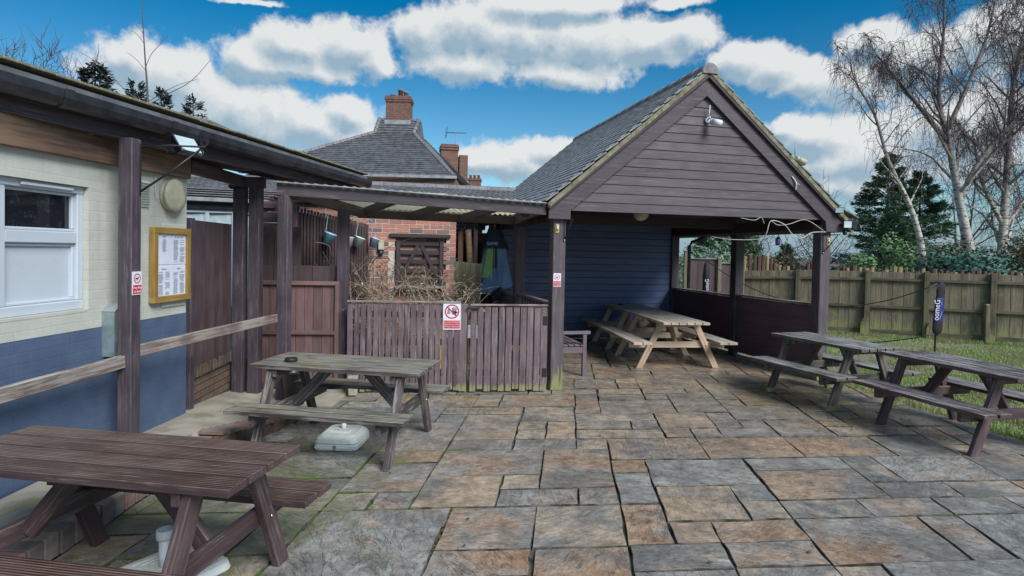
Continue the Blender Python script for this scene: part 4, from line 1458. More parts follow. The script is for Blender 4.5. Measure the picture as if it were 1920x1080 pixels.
# loose white cable along the front beam and on the barge board
t_ = thing('loose_cable', tuple(S(3.4, -0.16, 2.2)), TH, 'loose white cable looped along the shelter beam to the right post', 'cable')
import itertools


def wob(pts, n=4):
    """catmull-rom smoothing"""
    P_ = [Vector(p) for p in pts]
    out = []
    for i in range(len(P_) - 1):
        p0, p1, p2, p3 = P_[max(0, i - 1)], P_[i], P_[i + 1], P_[min(len(P_) - 1, i + 2)]
        for k in range(n):
            t = k / n
            out.append(0.5 * ((2 * p1) + (-p0 + p2) * t + (2 * p0 - 5 * p1 + 4 * p2 - p3) * t * t + (-p0 + 3 * p1 - 3 * p2 + p3) * t ** 3))
    out.append(P_[-1])
    return out


tube('cable', wob([S(2.55, -0.12, 2.27), S(2.75, -0.14, 2.245), S(2.85, -0.14, 2.29), S(2.9, -.14, 2.20)]), 0.0035, 'cable_white', t_, 5)
tube('cable', wob([S(2.93, -0.1, 1.98), S(2.95, -0.14, 2.10), S(3.0, -0.15, 2.245), S(3.2, -0.16, 2.20), S(3.35, -0.15, 2.06), S(3.5, -0.15, 2.02), S(3.65, -0.15, 2.10), S(3.88, -0.15, 2.115)]), 0.0055, 'cable_white', t_, 6)
tube('cable', wob([S(3.0, -0.15, 2.245), S(3.12, -0.14, 2.19), S(3.3, -0.14, 2.21), S(3.5, -0.15, 2.275), S(3.65, -.15, 2.24), S(3.85, -0.16, 2.12)]), 0.004, 'cable_white', t_, 6)
tube('cable', wob([S(2.3, 0.2, 2.02), S(2.5, 0.1, 1.985), S(2.75, 0.0, 1.98), S(2.93, -0.1, 2.0)]), 0.004, 'cable_white', t_, 6)
tube('cable', wob([S(3.30, -0.16, 2.86), S(3.345, -0.17, 2.80), S(3.36, -0.18, 2.74), S(3.35, -0.17, 2.68)]), 0.010, 'cable_white', t_, 6)
tube('cable', wob([S(3.36, -0.17, 2.78), S(3.42, -0.17, 2.75)]), 0.004, 'cable_white', t_, 6)
# lantern
t_ = thing('hanging_lantern', tuple(S(3.46, -0.06, 1.97)), TH, 'small purple lantern hanging in the shelter opening near the right post', 'lantern')
put('glass', lathe_me('glass', [(0.022, -0.045), (0.034, -0.03), (0.036, 0.03), (0.022, 0.045)], 'lantern_purple', 14), t_, SM(3.46, 0.3, 1.975))
put('lid', lathe_me('lid', [(0.038, 0.045), (0.02, 0.06), (0.006, 0.075)], 'iron', 14), t_, SM(3.46, 0.3, 1.975))
put('base', lathe_me('base', [(0.036, -0.055), (0.038, -0.045), (0.02, -0.042)], 'iron', 14), t_, SM(3.46, 0.3, 1.975))
tube('cord', [S(3.46, 0.3, 2.04), S(3.46, 0.3, 2.30)], 0.003, 'iron', t_, 5)

t_ = thing('junction_box', (-3.28, 6.80, 2.5), 0, 'small cream box light fixed under the veranda beam by the twin posts', 'light')
box('cover', (-3.24, 6.80, 2.525), (0.10, 0.06, 0.05), 'cowl', t_, 0.1, 0.006)
box('cover', (-3.38, 6.80, 2.53), (0.055, 0.06, 0.045), 'cowl', t_, 0.1, 0.006)
put('lamp_head', lathe_me('lamp_head', [(0.02, 0.03), (0.045, 0.02), (0.045, -0.03), (0.02, -0.05)], 'black_plastic', 14), t_, Matrix.Translation((-3.25, 6.80, 2.46)))
# bracket with floodlight on the veranda post
Mf = Matrix.Translation((-2.70, 4.78, 2.52)) @ Matrix.Rotation(D(75), 4, 'Z') @ Matrix.Rotation(D(-35), 4, 'X')
floodlight(Mf, 'square floodlight with pale blue glass under the veranda gutter', 1.55)
t_ = thing('hanging_bracket', (-2.895, 4.58, 2.1), 0, 'black iron scroll bracket on the side of the veranda post', 'bracket')
beam('back_strap', (-2.893, 4.56, 2.13), (-2.893, 4.56, 2.53), 0.02, 0.006, 'iron', t_, up=(1, 0, 0))
tube('arm', [(-2.89, 4.56, 2.16), (-2.70, 4.62, 2.32), (-2.50, 4.70, 2.52)], 0.008, 'iron', t_, 6)
tube('arm', [(-2.89, 4.56, 2.50), (-2.70, 4.62, 2.53), (-2.46, 4.70, 2.535)], 0.008, 'iron', t_, 6)
put('scroll', ring_me('scroll', 0.02, 0.035, 0.01, 'iron', 16), t_, Matrix.Translation((-2.47, 4.70, 2.57)) @ Matrix.Rotation(D(90), 4, 'X'))
put('hook', ring_me('hook', 0.014, 0.024, 0.008, 'chrome', 14), t_, Matrix.Translation((-2.50, 4.70, 2.49)) @ Matrix.Rotation(D(90), 4, 'X'))

# ------------------------------------------------------------------ gates and fences on the left
lp = thing('panel_fence', (-3.25, 6.4, 0.47), 0, 'tall dark brown boarded panel between the house corner and veranda posts', 'fence')
p0, p1 = Vector((-3.20, 5.80, 0)), Vector((-3.275, 6.86, 0))
beam('post', (p0.x, p0.y, 0.08), (p0.x, p0.y, 2.02), 0.09, 0.08, 'timber', lp, up=(0, 1, 0))
for k in range(9):
    q = p0.lerp(p1, (k + 0.75) / 9.5)
    beam('board', (q.x - 0.012 + 0.004 * (k % 2), q.y, 0.49), (q.x - 0.012 + 0.004 * (k % 2), q.y, 2.005), 0.018, 0.122, 'fence_dark', lp, up=(0, 1, 0))
for z in (0.6, 1.3, 1.9):
    beam('rail', (p0.x - 0.06, p0.y, z), (p1.x - 0.06, p1.y, z), 0.04, 0.07, 'timber_dark', lp)

lw = thing('low_brick_wall', (-3.3, 6.4, 0), 0, 'low damp brick wall with soldier course below the dark panel', 'wall')
for r_ in range(5):
    for k in range(5):
        q = Vector((-3.27, 5.90 + 0.1125 * (r_ % 2) + k * 0.225, 0))
        if q.y > 6.92:
            continue
        box('brick', (q.x - 0.02 - (q.y - 5.9) * 0.07, q.y + 0.05, 0.06 + r_ * 0.075 - 0.03), (0.1025, 0.215, 0.065), 'brick_low', lw, 0.07, 0.004)
for k in range(14):
    yy = 5.88 + k * 0.076
    box('brick', (-3.285 - (yy - 5.9) * 0.07, yy, 0.405 + 0.05), (0.16, 0.066, 0.115), 'brick_low', lw, 0.07, 0.004)
box('mortar', (-3.345, 6.4, 0.23), (0.10, 1.06, 0.44), 'mortar', lw, 0.07, 0)

dg_ = thing('boarded_gate', (-2.6, 7.15, 0), D(4.9), 'reddish brown framed gate of upright boards beside the picket fence', 'gate')
ga, gb_ = Vector((-3.155, 7.11, 0)), Vector((-2.11, 7.20, 0))
gd = (gb_ - ga).normalized()
gn = Vector((gd.y, -gd.x, 0))
gL = (gb_ - ga).length
nb_ = 10
for k in range(nb_):
    q = ga + gd * (gL * (k + 0.5) / nb_) - gn * (0.004 * (k % 2))
    beam('board', (q.x, q.y, 0.06), (q.x, q.y, 1.30), gL / nb_ - 0.003, 0.016, 'gate_red', dg_, up=tuple(gn))
for z in (1.318, 0.715, 0.07):
    q0, q1 = ga + gn * 0.028, gb_ + gn * 0.028
    beam('frame_rail', (q0.x, q0.y, z), (q1.x, q1.y, z), 0.036, 0.05, 'gate_red', dg_)
for q in (ga + gd * 0.025, gb_ - gd * 0.025):
    q = q + gn * 0.03
    beam('frame_stile', (q.x, q.y, 0.095), (q.x, q.y, 1.293), 0.05, 0.036, 'gate_red', dg_, up=tuple(gn))

df = thing('board_fence', (-2.6, 7.30, 0), D(4.9), 'dark brown vertical board fence standing behind the reddish gate', 'fence')
for k in range(9):
    q = ga + gd * (gL * (k + 0.5) / 9) - gn * (0.10 + 0.012 * (k % 2))
    beam('board', (q.x, q.y, 0.0), (q.x, q.y, 1.525 + U(-.004, .004)), gL / 9 + 0.004, 0.018, 'fence_dark', df, up=tuple(gn))
dt = thing('board_fence', (-2.95, 7.42, 0), D(4.9), 'taller dark board fence between the veranda posts and the pergola post', 'fence')
for k in range(5):
    q = Vector((-3.17, 7.30, 0)) + gd * (0.105 * (k + 0.5)) - gn * (0.03 * (k % 2) * 0.4)
    beam('board', (q.x, q.y, 0.0), (q.x, q.y, 2.01), 0.108, 0.02, 'fence_dark', dt, up=tuple(gn))
# horizontal-board panel behind
sp_ = thing('slatted_panel', (-3.1, 7.95, 1.6), 0, 'reddish panel of horizontal boards behind the pergola post', 'fence panel')
for k in range(4):
    z = 1.86 + k * 0.145
    beam('board', (-3.42, 7.92, z), (-2.93, 7.95, z), 0.018, 0.14, 'gate_red', sp_)
for x in (-2.93,):
    beam('frame', (x, 7.91, 1.72), (x, 7.91, 2.26), 0.05, 0.04, 'gate_red', sp_, up=(0, 1, 0))
beam('frame', (-3.42, 7.90, 2.30), (-3.20, 7.90, 2.30), 0.05, 0.06, 'gate_red', sp_)
beam('post', (-3.05, 8.0, 0.0), (-3.05, 8.0, 1.80), 0.08, 0.08, 'fence_dark', sp_, up=(0, 1, 0))

# batten fence running back from the pergola
bf = thing('batten_fence', (-2.6, 8.7, 0), 0, 'dark fence of narrow upright battens hung with small pails', 'fence')
b0, b1 = Vector((-2.93, 7.95, 0)), Vector((-2.36, 9.62, 0))
bl = (b1 - b0).length
bd = (b1 - b0).normalized()
bnn = Vector((bd.y, -bd.x, 0))
nb2 = 25
for k in range(nb2):
    q = b0 + bd * (bl * (k + 0.5) / nb2)
    zt = 2.30 - 0.15 * k / nb2
    beam('batten', (q.x, q.y, 0.05), (q.x, q.y, zt + U(-.012, .012)), 0.042, 0.02, 'fence_dark', bf, up=tuple(bnn))
for z in (0.4, 1.2, 1.95):
    q0, q1 = b0 - bnn * 0.03, b1 - bnn * 0.03
    beam('rail', (q0.x, q0.y, z), (q1.x, q1.y, z), 0.03, 0.08, 'timber_dark', bf)
vs = [(b0.x, b0.y, 0), (b1.x, b1.y, 0), (b1.x, b1.y, 2.10), (b0.x, b0.y, 2.25)]
vs = [Vector(v) - bnn * 0.05 for v in vs] + [Vector(v) - bnn * 0.06 for v in vs]
put('backing', mesh_from('backing', vs, [(0, 1, 2, 3), (7, 6, 5, 4), (0, 4, 5, 1), (1, 5, 6, 2), (2, 6, 7, 3), (3, 7, 4, 0)], 'timber_dark'), bf, Matrix.Identity(4))


def pail(t_, z, mat, label, s=1.0, tilt=0.35):
    q = b0 + bd * t_ + bnn * 0.12
    th_ = thing('hanging_pail', (q.x, q.y, z), 0, label, 'pail')
    W = Matrix.Translation((q.x, q.y, z)) @ Matrix.Rotation(tilt, 4, 'Y')
    th_['group'] = 'pails hung along the batten fence'
    put('bucket', lathe_me('bucket', [(0.055 * s, 0), (0.085 * s, 0.155 * s), (0.09 * s, 0.16 * s), (0.086 * s, 0.165 * s), (0.080 * s, 0.155 * s), (0.052 * s, 0.006)], mat, 18), th_, W)
    top = W @ Vector((-0.07 * s, 0, 0.16 * s))
    tube('strap', wob([top, top + Vector((0.015, -0.02, 0.10)), top + Vector((0.03, -0.03, 0.2)), top + Vector((0.0, -0.08, 0.27)), Vector((q.x, q.y, z + 0.40)) - bnn * 0.12]), 0.006, 'strap', th_, 5)


pail(0.50, 1.80, 'pail_blue', 'sky blue pail hanging on the batten fence left of the pergola post', 1.05)
pail(1.02, 1.78, 'sign_white', 'white pail half hidden behind the pergola post', 0.9, 0.1)
pail(1.25, 1.78, 'pail_green', 'pale green pail hanging just right of the pergola post', 0.95)
pail(1.68, 1.78, 'pail_lilac', 'lilac blue pail hanging at the far end of the batten fence', 0.95)

# ------------------------------------------------------------------ pergola
pg = thing('pergola', (-1.2, 7.0, 0), TH, 'brown timber pergola with mossy clear corrugated roof beside the shelter', 'pergola')
PB = Vector((-2.58, 6.65, 0))
PC = Vector((-2.085, 7.24, 0))
beam('post', (PB.x, PB.y, 0.02), (PB.x, PB.y, 2.33), 0.125, 0.125, 'timber', pg, up=(0.1, 1, 0), bev=0.008)
beam('post', (PC.x, PC.y, 0.0), (PC.x, PC.y, 2.24), 0.125, 0.10, 'timber', pg, up=(0.1, 1, 0), bev=0.006)
F0, F1 = Vector((-2.655, 6.60, 2.40)), Vector((0.41, 7.345, 2.285))
beam('front_beam', F0, F1, 0.05, 0.14, 'timber', pg)
beam('side_beam', (-2.53, 6.68, 2.37), (-1.93, 7.70, 2.20), 0.05, 0.11, 'timber', pg)
R0, R1 = Vector((-2.06, 7.85, 2.215)), Vector((0.10, 8.35, 2.19))
beam('rear_beam', R0, R1, 0.06, 0.11, 'timber_dark', pg)
for (xa, xb) in ((0.425, 0.0), (0.63, 0.305), (0.815, 0.62), (0.985, 0.97)):
    a_ = F0.lerp(F1, xa) + Vector((0, 0.02, -0.005))
    b_ = R0.lerp(R1, xb) + Vector((0, 0, 0.0))
    beam('rafter', a_, b_, 0.045, 0.10, 'timber', pg)
# corrugated sheet
f0, f1 = F0 + Vector((-0.02, -0.06, 0.085)), F1 + Vector((0.0, -0.06, 0.085))
r0, r1 = Vector((-2.0, 8.0, 2.30)), Vector((0.16, 8.48, 2.275))
vs, fs = [], []
NU = 150
for k in range(NU + 1):
    t = k / NU
    zc = 0.011 * math.sin(t * NU * math.pi / 2.5)
    for v_ in (0.0, 0.5, 1.0):
        p = f0.lerp(f1, t).lerp(r0.lerp(r1, t), v_)
        vs.append(p + Vector((0, 0, zc)))
for k in range(NU):
    for v_ in range(2):
        a_ = k * 3 + v_
        fs.append((a_, a_ + 1, a_ + 4, a_ + 3))
put('corrugated_sheet', mesh_from('corrugated_sheet', vs, fs, 'corrugated', True), pg, Matrix.Identity(4))
beam('edge_strip', f0 + Vector((0, -0.012, -0.010)), f1 + Vector((0, -0.012, -0.010)), 0.03, 0.014, 'lead', pg)

# ------------------------------------------------------------------ picket fence and gate
K0, Km, K1 = Vector((-1.975, 7.05, 0)), Vector((-0.565, 7.19, 0)), Vector((0.46, 7.32, 0))


def pickets(root, a, b, n_, ztop, w_, gaps=True, mat='picket'):
    d = (b - a).normalized()
    nn = Vector((d.y, -d.x, 0))
    L = (b - a).length
    pit = L / n_
    for k in range(n_):
        q = a + d * (pit * (k + 0.5)) + nn * U(-.004, .004)
        ww = w_ * U(0.90, 1.03)
        lean = d * U(-.006, .006)
        beam('picket', (q.x, q.y, 0.015 + U(0, .03)), (q.x + lean.x, q.y + lean.y, ztop - 0.02 + U(-.006, .004)), ww, 0.017, mat, root, up=tuple(nn), bev=0.003)
    for z in (0.24, 0.62, 0.96):
        q0, q1 = a - nn * 0.032, b - nn * 0.032
        beam('rail', (q0.x, q0.y, z), (q1.x, q1.y, z), 0.04, 0.07, 'fence_dark', root)
    q0, q1 = a + nn * 0.0, b + nn * 0.0
    beam('capping', (q0.x, q0.y, ztop), (q1.x, q1.y, ztop), 0.055, 0.022, 'rail_grey', root)


pf = thing('picket_fence', tuple(K0), 0, 'brown close picket fence running from the reddish gate to the sign', 'fence')
pickets(pf, K0, Km - Vector((0.06, 0.006, 0)), 18, 1.115, 0.064)
q = Km + Vector((0.0, 0.0, 0))
beam('post', (q.x - 0.01, q.y + 0.06, 0), (q.x - 0.01, q.y + 0.06, 1.09), 0.075, 0.075, 'picket', pf, up=(0.1, 1, 0))
beam('picket', (q.x - 0.025, q.y, 0.02), (q.x - 0.025, q.y, 1.09), 0.09, 0.017, 'picket', pf, up=(0.1, -1, 0))
pgt = thing('picket_gate', tuple(Km), 0, 'brown picket gate between the sign and the mossy shelter post', 'gate')
pickets(pgt, Km + Vector((0.06, 0.008, 0)), K1, 11, 1.088, 0.078)
box('latch', (Km.x + 0.10, Km.y - 0.02, 1.045), (0.16, 0.02, 0.022), 'iron', pgt, 0.12)
for z in (0.25, 0.90):
    box('hinge', (K1.x - 0.03, K1.y - 0.02, z), (0.05, 0.012, 0.11), 'iron', pgt, 0.12)
FS = Matrix.Translation((-0.722, 7.158, 0.945)) @ Matrix.Rotation(D(5.7), 4, 'Z') @ Matrix.Rotation(D(90), 4, 'X')
sg_ = thing('warning_sign', (-0.722, 7.158, 0.945), 0, 'white and red prohibition sign with black hand on the picket fence', 'sign')
w_, h_ = 0.215, 0.325
put('plate', flat_me('plate', [(-w_ / 2, -h_ / 2), (w_ / 2, -h_ / 2), (w_ / 2, h_ / 2), (-w_ / 2, h_ / 2)], 0.004, 'sign_white'), sg_, FS)
cy_ = 0.060
put('red_band', flat_me('red_band', [(-w_ * .46, -0.148), (w_ * .46, -0.148), (w_ * .46, -0.05), (-w_ * .46, -0.05)], 0.001, 'sign_red'), sg_, FS @ Matrix.Translation((0, 0, 0.0042)))
# raised hand
Hm = FS @ Matrix.Translation((0.028, cy_ - 0.008, 0.0042))
palm = [(-.026, -.028), (.022, -.028), (.030, 0.0), (.028, .012), (-.022, .012), (-.026, -.006)]
put('hand', flat_me('hand', palm, 0.001, 'sign_black'), sg_, Hm)
for (x, a, l) in ((-.018, .10, .042), (-.006, .03, .048), (.007, -.04, .045), (.019, -.14, .036)):
    put('finger', flat_me('finger', [(-.0045, 0), (.0045, 0), (.0045, l), (0, l + .004), (-.0045, l)], 0.001, 'sign_black'), sg_, Hm @ Matrix.Translation((x, .010, 0)) @ Matrix.Rotation(a, 4, 'Z'))
put('thumb', flat_me('thumb', [(-.005, 0), (.005, 0), (.004, .03), (-.004, .03)], 0.001, 'sign_black'), sg_, Hm @ Matrix.Translation((.026, -.012, 0)) @ Matrix.Rotation(-0.9, 4, 'Z'))
fac = [(-.02, -.03), (.02, -.03), (.022, -.012), (.010, -.002), (.012, .018), (.0, .028), (-.014, .024), (-.018, .008), (-.012, -.004), (-.022, -.014)]
put('figure', flat_me('figure', fac, 0.001, 'print_grey'), sg_, FS @ Matrix.Translation((-0.040, cy_, 0.0042)))
put('ring', ring_me('ring', 0.073, 0.088, 0.0014, 'sign_red', 40), sg_, FS @ Matrix.Translation((0, cy_, 0.0046)))
put('bar', flat_me('bar', [(-.08, -.008), (.08, -.008), (.08, .008), (-.08, .008)], 0.0014, 'sign_red'), sg_, FS @ Matrix.Translation((0, cy_, 0.0054)) @ Matrix.Rotation(D(-45), 4, 'Z'))
for k, l in enumerate(('NO UNAUTHORISED', 'PERSONS ALLOWED', 'BEYOND THIS POINT')):
    text('lettering', l, 0.0225, 'sign_white', sg_, FS @ Matrix.Translation((0, -0.071 - 0.028 * k, 0.0056)), sx=0.90)
for sx_ in (-1, 1):
    put('screw', lathe_me('screw', [(0.004, 0), (0.003, 0.002), (0.0001, 0.003)], 'iron', 8), sg_, FS @ Matrix.Translation((sx_ * 0.098, 0.152, 0.004)))

# ------------------------------------------------------------------ picnic tables


PLK = {}


def plank(name, p0, p1, w_, h, mat, matside, parent):
    """board whose side faces take the darker frame material"""
    M, L = frame(p0, p1)
    key = (round(L, 3), round(w_, 3), mat, matside)
    if key not in PLK:
        me = boxmesh(name, L, w_, h, mat, 0.0018).copy()
        me.materials.append(MATS[matside])
        me.polygons.foreach_set('material_index', [1 if abs(p.normal.z) < 0.5 else 0 for p in me.polygons])
        PLK[key] = me
    return put(name, PLK[key], parent, M)


def picnic(loc, rz, label, L=1.5, top_w=0.585, npl=4, top_z=0.735, seat_z=0.43, out=0.64, inn=0.345, foot=0.49, inset=0.24, mt='table_brown', mf='table_frame', group='picnic tables on the patio', braces=True, pt=0.036, gap=0.014):
    t_ = thing('picnic_table', loc, rz, label, 'picnic table', group)
    W0 = WORLD[t_.name]
    w3 = lambda x, y, z: W0 @ Vector((x, y, z))
    upv = lambda x, y, z: tuple(W0.to_3x3() @ Vector((x, y, z)))
    pw = top_w / npl
    for k in range(npl):
        y = -top_w / 2 + pw * (k + 0.5)
        e = U(-.006, .006)
        plank('tabletop_plank', w3(-L / 2 + e, y, top_z - pt / 2), w3(L / 2 + e, y, top_z - pt / 2), pw - gap, pt, mt, mf, t_)
    sw = (out - inn) / 2
    for sg in (-1, 1):
        for k in range(2):
            y = sg * (inn + sw * (k + 0.5))
            e = U(-.006, .006)
            plank('seat_plank', w3(-L / 2 + e, y, seat_z - pt / 2), w3(L / 2 + e, y, seat_z - pt / 2), sw - gap, pt, mt, mf, t_)
    zt = top_z - pt
    for sx_ in (-1, 1):
        x = sx_ * (L / 2 - inset)
        for sg in (-1, 1):
            # leg as a slanted board cut level at foot and top
            yt, yb, ww = sg * (top_w / 2 - 0.10), sg * foot, 0.052
            poly = [(yt - ww, zt), (yt + ww, zt), (yb + ww, 0.0), (yb - ww, 0.0)]
            if sg < 0:
                pass
            n4 = 4
            th = 0.045
            xo = x + sx_ * 0.024
            vs = [(xo - th / 2, a, b) for a, b in poly] + [(xo + th / 2, a, b) for a, b in poly]
            me = mesh_from('leg', vs, [(0, 1, 2, 3), (7, 6, 5, 4), (0, 4, 5, 1), (1, 5, 6, 2), (2, 6, 7, 3), (3, 7, 4, 0)], mf)
            bm = bmesh.new(); bm.from_mesh(me)
            # put local x along the leg so the grain follows it
            bmesh.ops.recalc_face_normals(bm, faces=bm.faces[:])
            bmesh.ops.bevel(bm, geom=bm.edges[:], offset=0.004, segments=1, affect='EDGES')
            d = Vector((0, yb - yt, -zt)).normalized()
            zz = Vector((1, 0, 0))
            yy = zz.cross(d)
            Ml = Matrix((d, yy, zz)).transposed().to_4x4()
            Ml.translation = (xo, (yt + yb) / 2, zt / 2)
            bm.transform(Ml.inverted())
            bm.to_mesh(me); bm.free()
            put('leg', me, t_, W0 @ Ml)
            for dz in (0.0,):
                yl = yt + (yb - yt) * (zt - (seat_z - 0.085)) / zt
                put('bolt', BOLT, t_, W0 @ Matrix.Translation((xo + sx_ * 0.024, yl, seat_z - 0.085)) @ Matrix.Rotation(D(90) * sx_, 4, 'Y'))
        beam('seat_bearer', w3(x - sx_ * 0.022, -out + 0.05, seat_z - pt - 0.048), w3(x - sx_ * 0.022, out - 0.05, seat_z - pt - 0.048), 0.044, 0.094, mf, t_)
        beam('top_bearer', w3(x - sx_ * 0.022, -top_w / 2 + 0.03, zt - 0.036), w3(x - sx_ * 0.022, top_w / 2 - 0.03, zt - 0.036), 0.044, 0.07, mf, t_)
        if braces:
            beam('brace', w3(x - sx_ * 0.05, 0, seat_z - 0.10), w3(sx_ * 0.17, 0, zt - 0.02), 0.045, 0.09, mf, t_)
    return t_


BOLT = lathe_me('bolt', [(0.011, 0), (0.011, 0.005), (0.006, 0.008), (0.0001, 0.009)], 'chrome', 8)

picnic((-1.89, 2.815, 0), D(-8.7), 'large wet brown picnic table nearest the camera at the left', L=1.57, top_w=0.60, npl=4, top_z=0.74, seat_z=0.41, out=0.66, inn=0.36, foot=0.50, mt='table_brown', mf='table_frame')
picnic((-1.45, 5.235, 0), D(-10.0), 'weathered picnic table with yellow moss on its bench and an ashtray on top', L=1.53, top_w=0.66, npl=5, top_z=0.735, seat_z=0.425, out=0.67, inn=0.40, foot=0.52, mt='table_mossy', mf='table_mossy_frame', inset=0.20, gap=0.019)
picnic((3.99, 7.28, 0), D(108.8), 'grey weathered picnic table next to the shelter post at the lawn edge', L=1.37, top_w=0.62, npl=5, mt='table_grey', mf='table_grey_frame', foot=0.50, out=0.66, gap=0.018)
picnic((4.545, 5.83, 0), D(103.6), 'dark weathered picnic table at the right edge in front of the lawn', L=1.42, top_w=0.64, npl=5, mt='table_worn_sheen', mf='table_frame', foot=0.50, out=0.67, gap=0.018)
picnic((2.53, 9.62, 0), D(97.0), 'pale new wood picnic table nearest the front inside the shelter', L=1.74, top_w=0.74, npl=6, top_z=0.74, seat_z=0.44, out=0.82, inn=0.53, foot=0.62, inset=0.34, mt='table_light', mf='table_light_frame', group='light picnic tables in the shelter')
picnic((2.33, 11.22, 0), D(97.0), 'pale wood picnic table against the blue back wall of the shelter', L=1.42, top_w=0.74, npl=6, top_z=0.74, seat_z=0.44, out=0.82, inn=0.53, foot=0.62, inset=0.26, mt='table_light', mf='table_light_frame', group='light picnic tables in the shelter')


def ashtray(loc, label, r=0.055):
    t_ = thing('ashtray', loc, 0, label, 'ashtray')
    put('dish', lathe_me('dish', [(r * .92, 0), (r, 0.006), (r, 0.028), (r * .94, 0.034), (r * .80, 0.032), (r * .74, 0.010), (0.0001, 0.009)], 'black_plastic', 24), t_, Matrix.Translation(loc))
    for k in range(3):
        a = k * 2.1 + 0.4
        box('notch', (loc[0] + math.cos(a) * r * .87, loc[1] + math.sin(a) * r * .87, loc[2] + 0.034), (0.014, 0.010, 0.004), 'black_plastic', t_, a, 0.001)


ashtray((-1.945, 5.19, 0.735), 'round black ashtray on the mossy picnic table')
ashtray((-2.60, 2.86, 0.74), 'black ashtray at the left end of the nearest picnic table')
ashtray((2.15, 11.5, 0.74), 'small black ashtray on the rear pale table in the shelter')

# black bin behind the mossy table
bn = thing('waste_bin', (-2.39, 6.45, 0.02), 0, 'black plastic bin standing at the foot of the pergola post', 'bin')
put('bin_body', lathe_me('bin_body', [(0.10, 0.0), (0.135, 0.34), (0.145, 0.35), (0.14, 0.36), (0.125, 0.35), (0.095, 0.02)], 'black_plastic', 22), bn, Matrix.Translation((-2.37, 6.45, 0.03)))
put('rim', ring_me('rim', 0.132, 0.15, 0.018, 'black_plastic', 24), bn, Matrix.Translation((-2.37, 6.45, 0.375)))

# garden bench, seen from its end
gbn = thing('garden_bench', tuple(S(0.35, 1.4)), TH, 'grey brown slatted garden bench just inside the shelter by the left post', 'bench')
for yy in (0.72, 1.95):
    beam('front_leg', S(0.66, yy, 0), S(0.66, yy, 0.60), 0.055, 0.055, 'bench_wood', gbn, up=tuple(BX))
    beam('rear_leg', S(0.16, yy, 0), S(0.12, yy, 0.92), 0.055, 0.055, 'bench_wood', gbn, up=tuple(BX))
    beam('armrest', S(0.10, yy, 0.62), S(0.74, yy, 0.62), 0.07, 0.045, 'bench_wood', gbn)
    beam('side_rail', S(0.18, yy, 0.37), S(0.64, yy, 0.37), 0.04, 0.085, 'bench_wood', gbn)
for k in range(6):
    beam('seat_slat', S(0.20 + k * 0.088, 0.70, 0.435), S(0.20 + k * 0.088, 1.97, 0.435), 0.07, 0.02, 'bench_wood', gbn)
beam('front_rail', S(0.67, 0.75, 0.385), S(0.67, 1.92, 0.385), 0.03, 0.075, 'bench_wood', gbn)
beam('back_rail', S(0.12, 0.75, 0.90), S(0.12, 1.92, 0.90), 0.035, 0.06, 'bench_wood', gbn)
for k in range(11):
    yy = 0.84 + k * 0.1
    beam('back_slat', S(0.15, yy, 0.45), S(0.125, yy, 0.87), 0.05, 0.014, 'bench_wood', gbn, up=tuple(AX))

# parasol bases


def rounded(l, w_, r, n=5):
    pts = []
    for cx_, cy_, a0 in ((l / 2 - r, w_ / 2 - r, 0), (-l / 2 + r, w_ / 2 - r, 90), (-l / 2 + r, -w_ / 2 + r, 180), (l / 2 - r, -w_ / 2 + r, 270)):
        for k in range(n + 1):
            a = D(a0 + 90 * k / n)
            pts.append((cx_ + r * math.cos(a), cy_ + r * math.sin(a)))
    return pts


def loft(name, layers, mat, smooth=False):
    vs, fs = [], []
    n = len(layers[0][0])
    for pts, z in layers:
        vs += [(x, y, z) for x, y in pts]
    for j in range(len(layers) - 1):
        for k in range(n):
            k2 = (k + 1) % n
            fs.append((j * n + k, j * n + k2, (j + 1) * n + k2, (j + 1) * n + k))
    fs.append(tuple(range(n - 1, -1, -1)))
    fs.append(tuple((len(layers) - 1) * n + k for k in range(n)))
    return mesh_from(name, vs, fs, mat, smooth)


W = Matrix.Translation((-1.485, 5.22, 0.003)) @ Matrix.Rotation(D(-3), 4, 'Z') @ Matrix.Diagonal((0.86, 0.9, 0.95, 1))
pb = thing('parasol_base', (-1.485, 5.17, 0), 0, 'white plastic parasol base under the mossy picnic table', 'parasol base')
put('body', loft('body', [(rounded(.43, .46, .06), 0), (rounded(.45, .48, .07), .012), (rounded(.45, .48, .07), .048), (rounded(.435, .465, .07), .055), (rounded(.435, .465, .07), .062), (rounded(.445, .475, .07), .07), (rounded(.42, .45, .08), .10), (rounded(.34, .36, .06), .128), (rounded(.33, .35, .06), .13)], 'parasol_plastic'), pb, W)
put('badge', loft('badge', [(rounded(.20, .13, .01), .130), (rounded(.19, .12, .01), .134)], 'parasol_plastic'), pb, W @ Matrix.Translation((0, -0.02, 0)))
text('lettering', 'Parasol', 0.052, 'print_grey', pb, W @ Matrix.Translation((0, -0.02, 0.1345)))
put('tube', lathe_me('tube', [(0.026, 0.13), (0.026, 0.20), (0.021, 0.205), (0.021, 0.14)], 'white_plastic', 18), pb, W @ Matrix.Translation((0.0, 0.03, 0)))
for sx_ in (-1, 1):
    put('rib', boxmesh('rib', 0.17, 0.006, 0.018, 'parasol_plastic', 0.002), pb, W @ Matrix.Translation((sx_ * 0.115, -0.241, 0.03)))
put('handle_notch', boxmesh('handle_notch', 0.035, 0.012, 0.045, 'print_grey', 0.003), pb, W @ Matrix.Translation((0, -0.238, 0.03)))

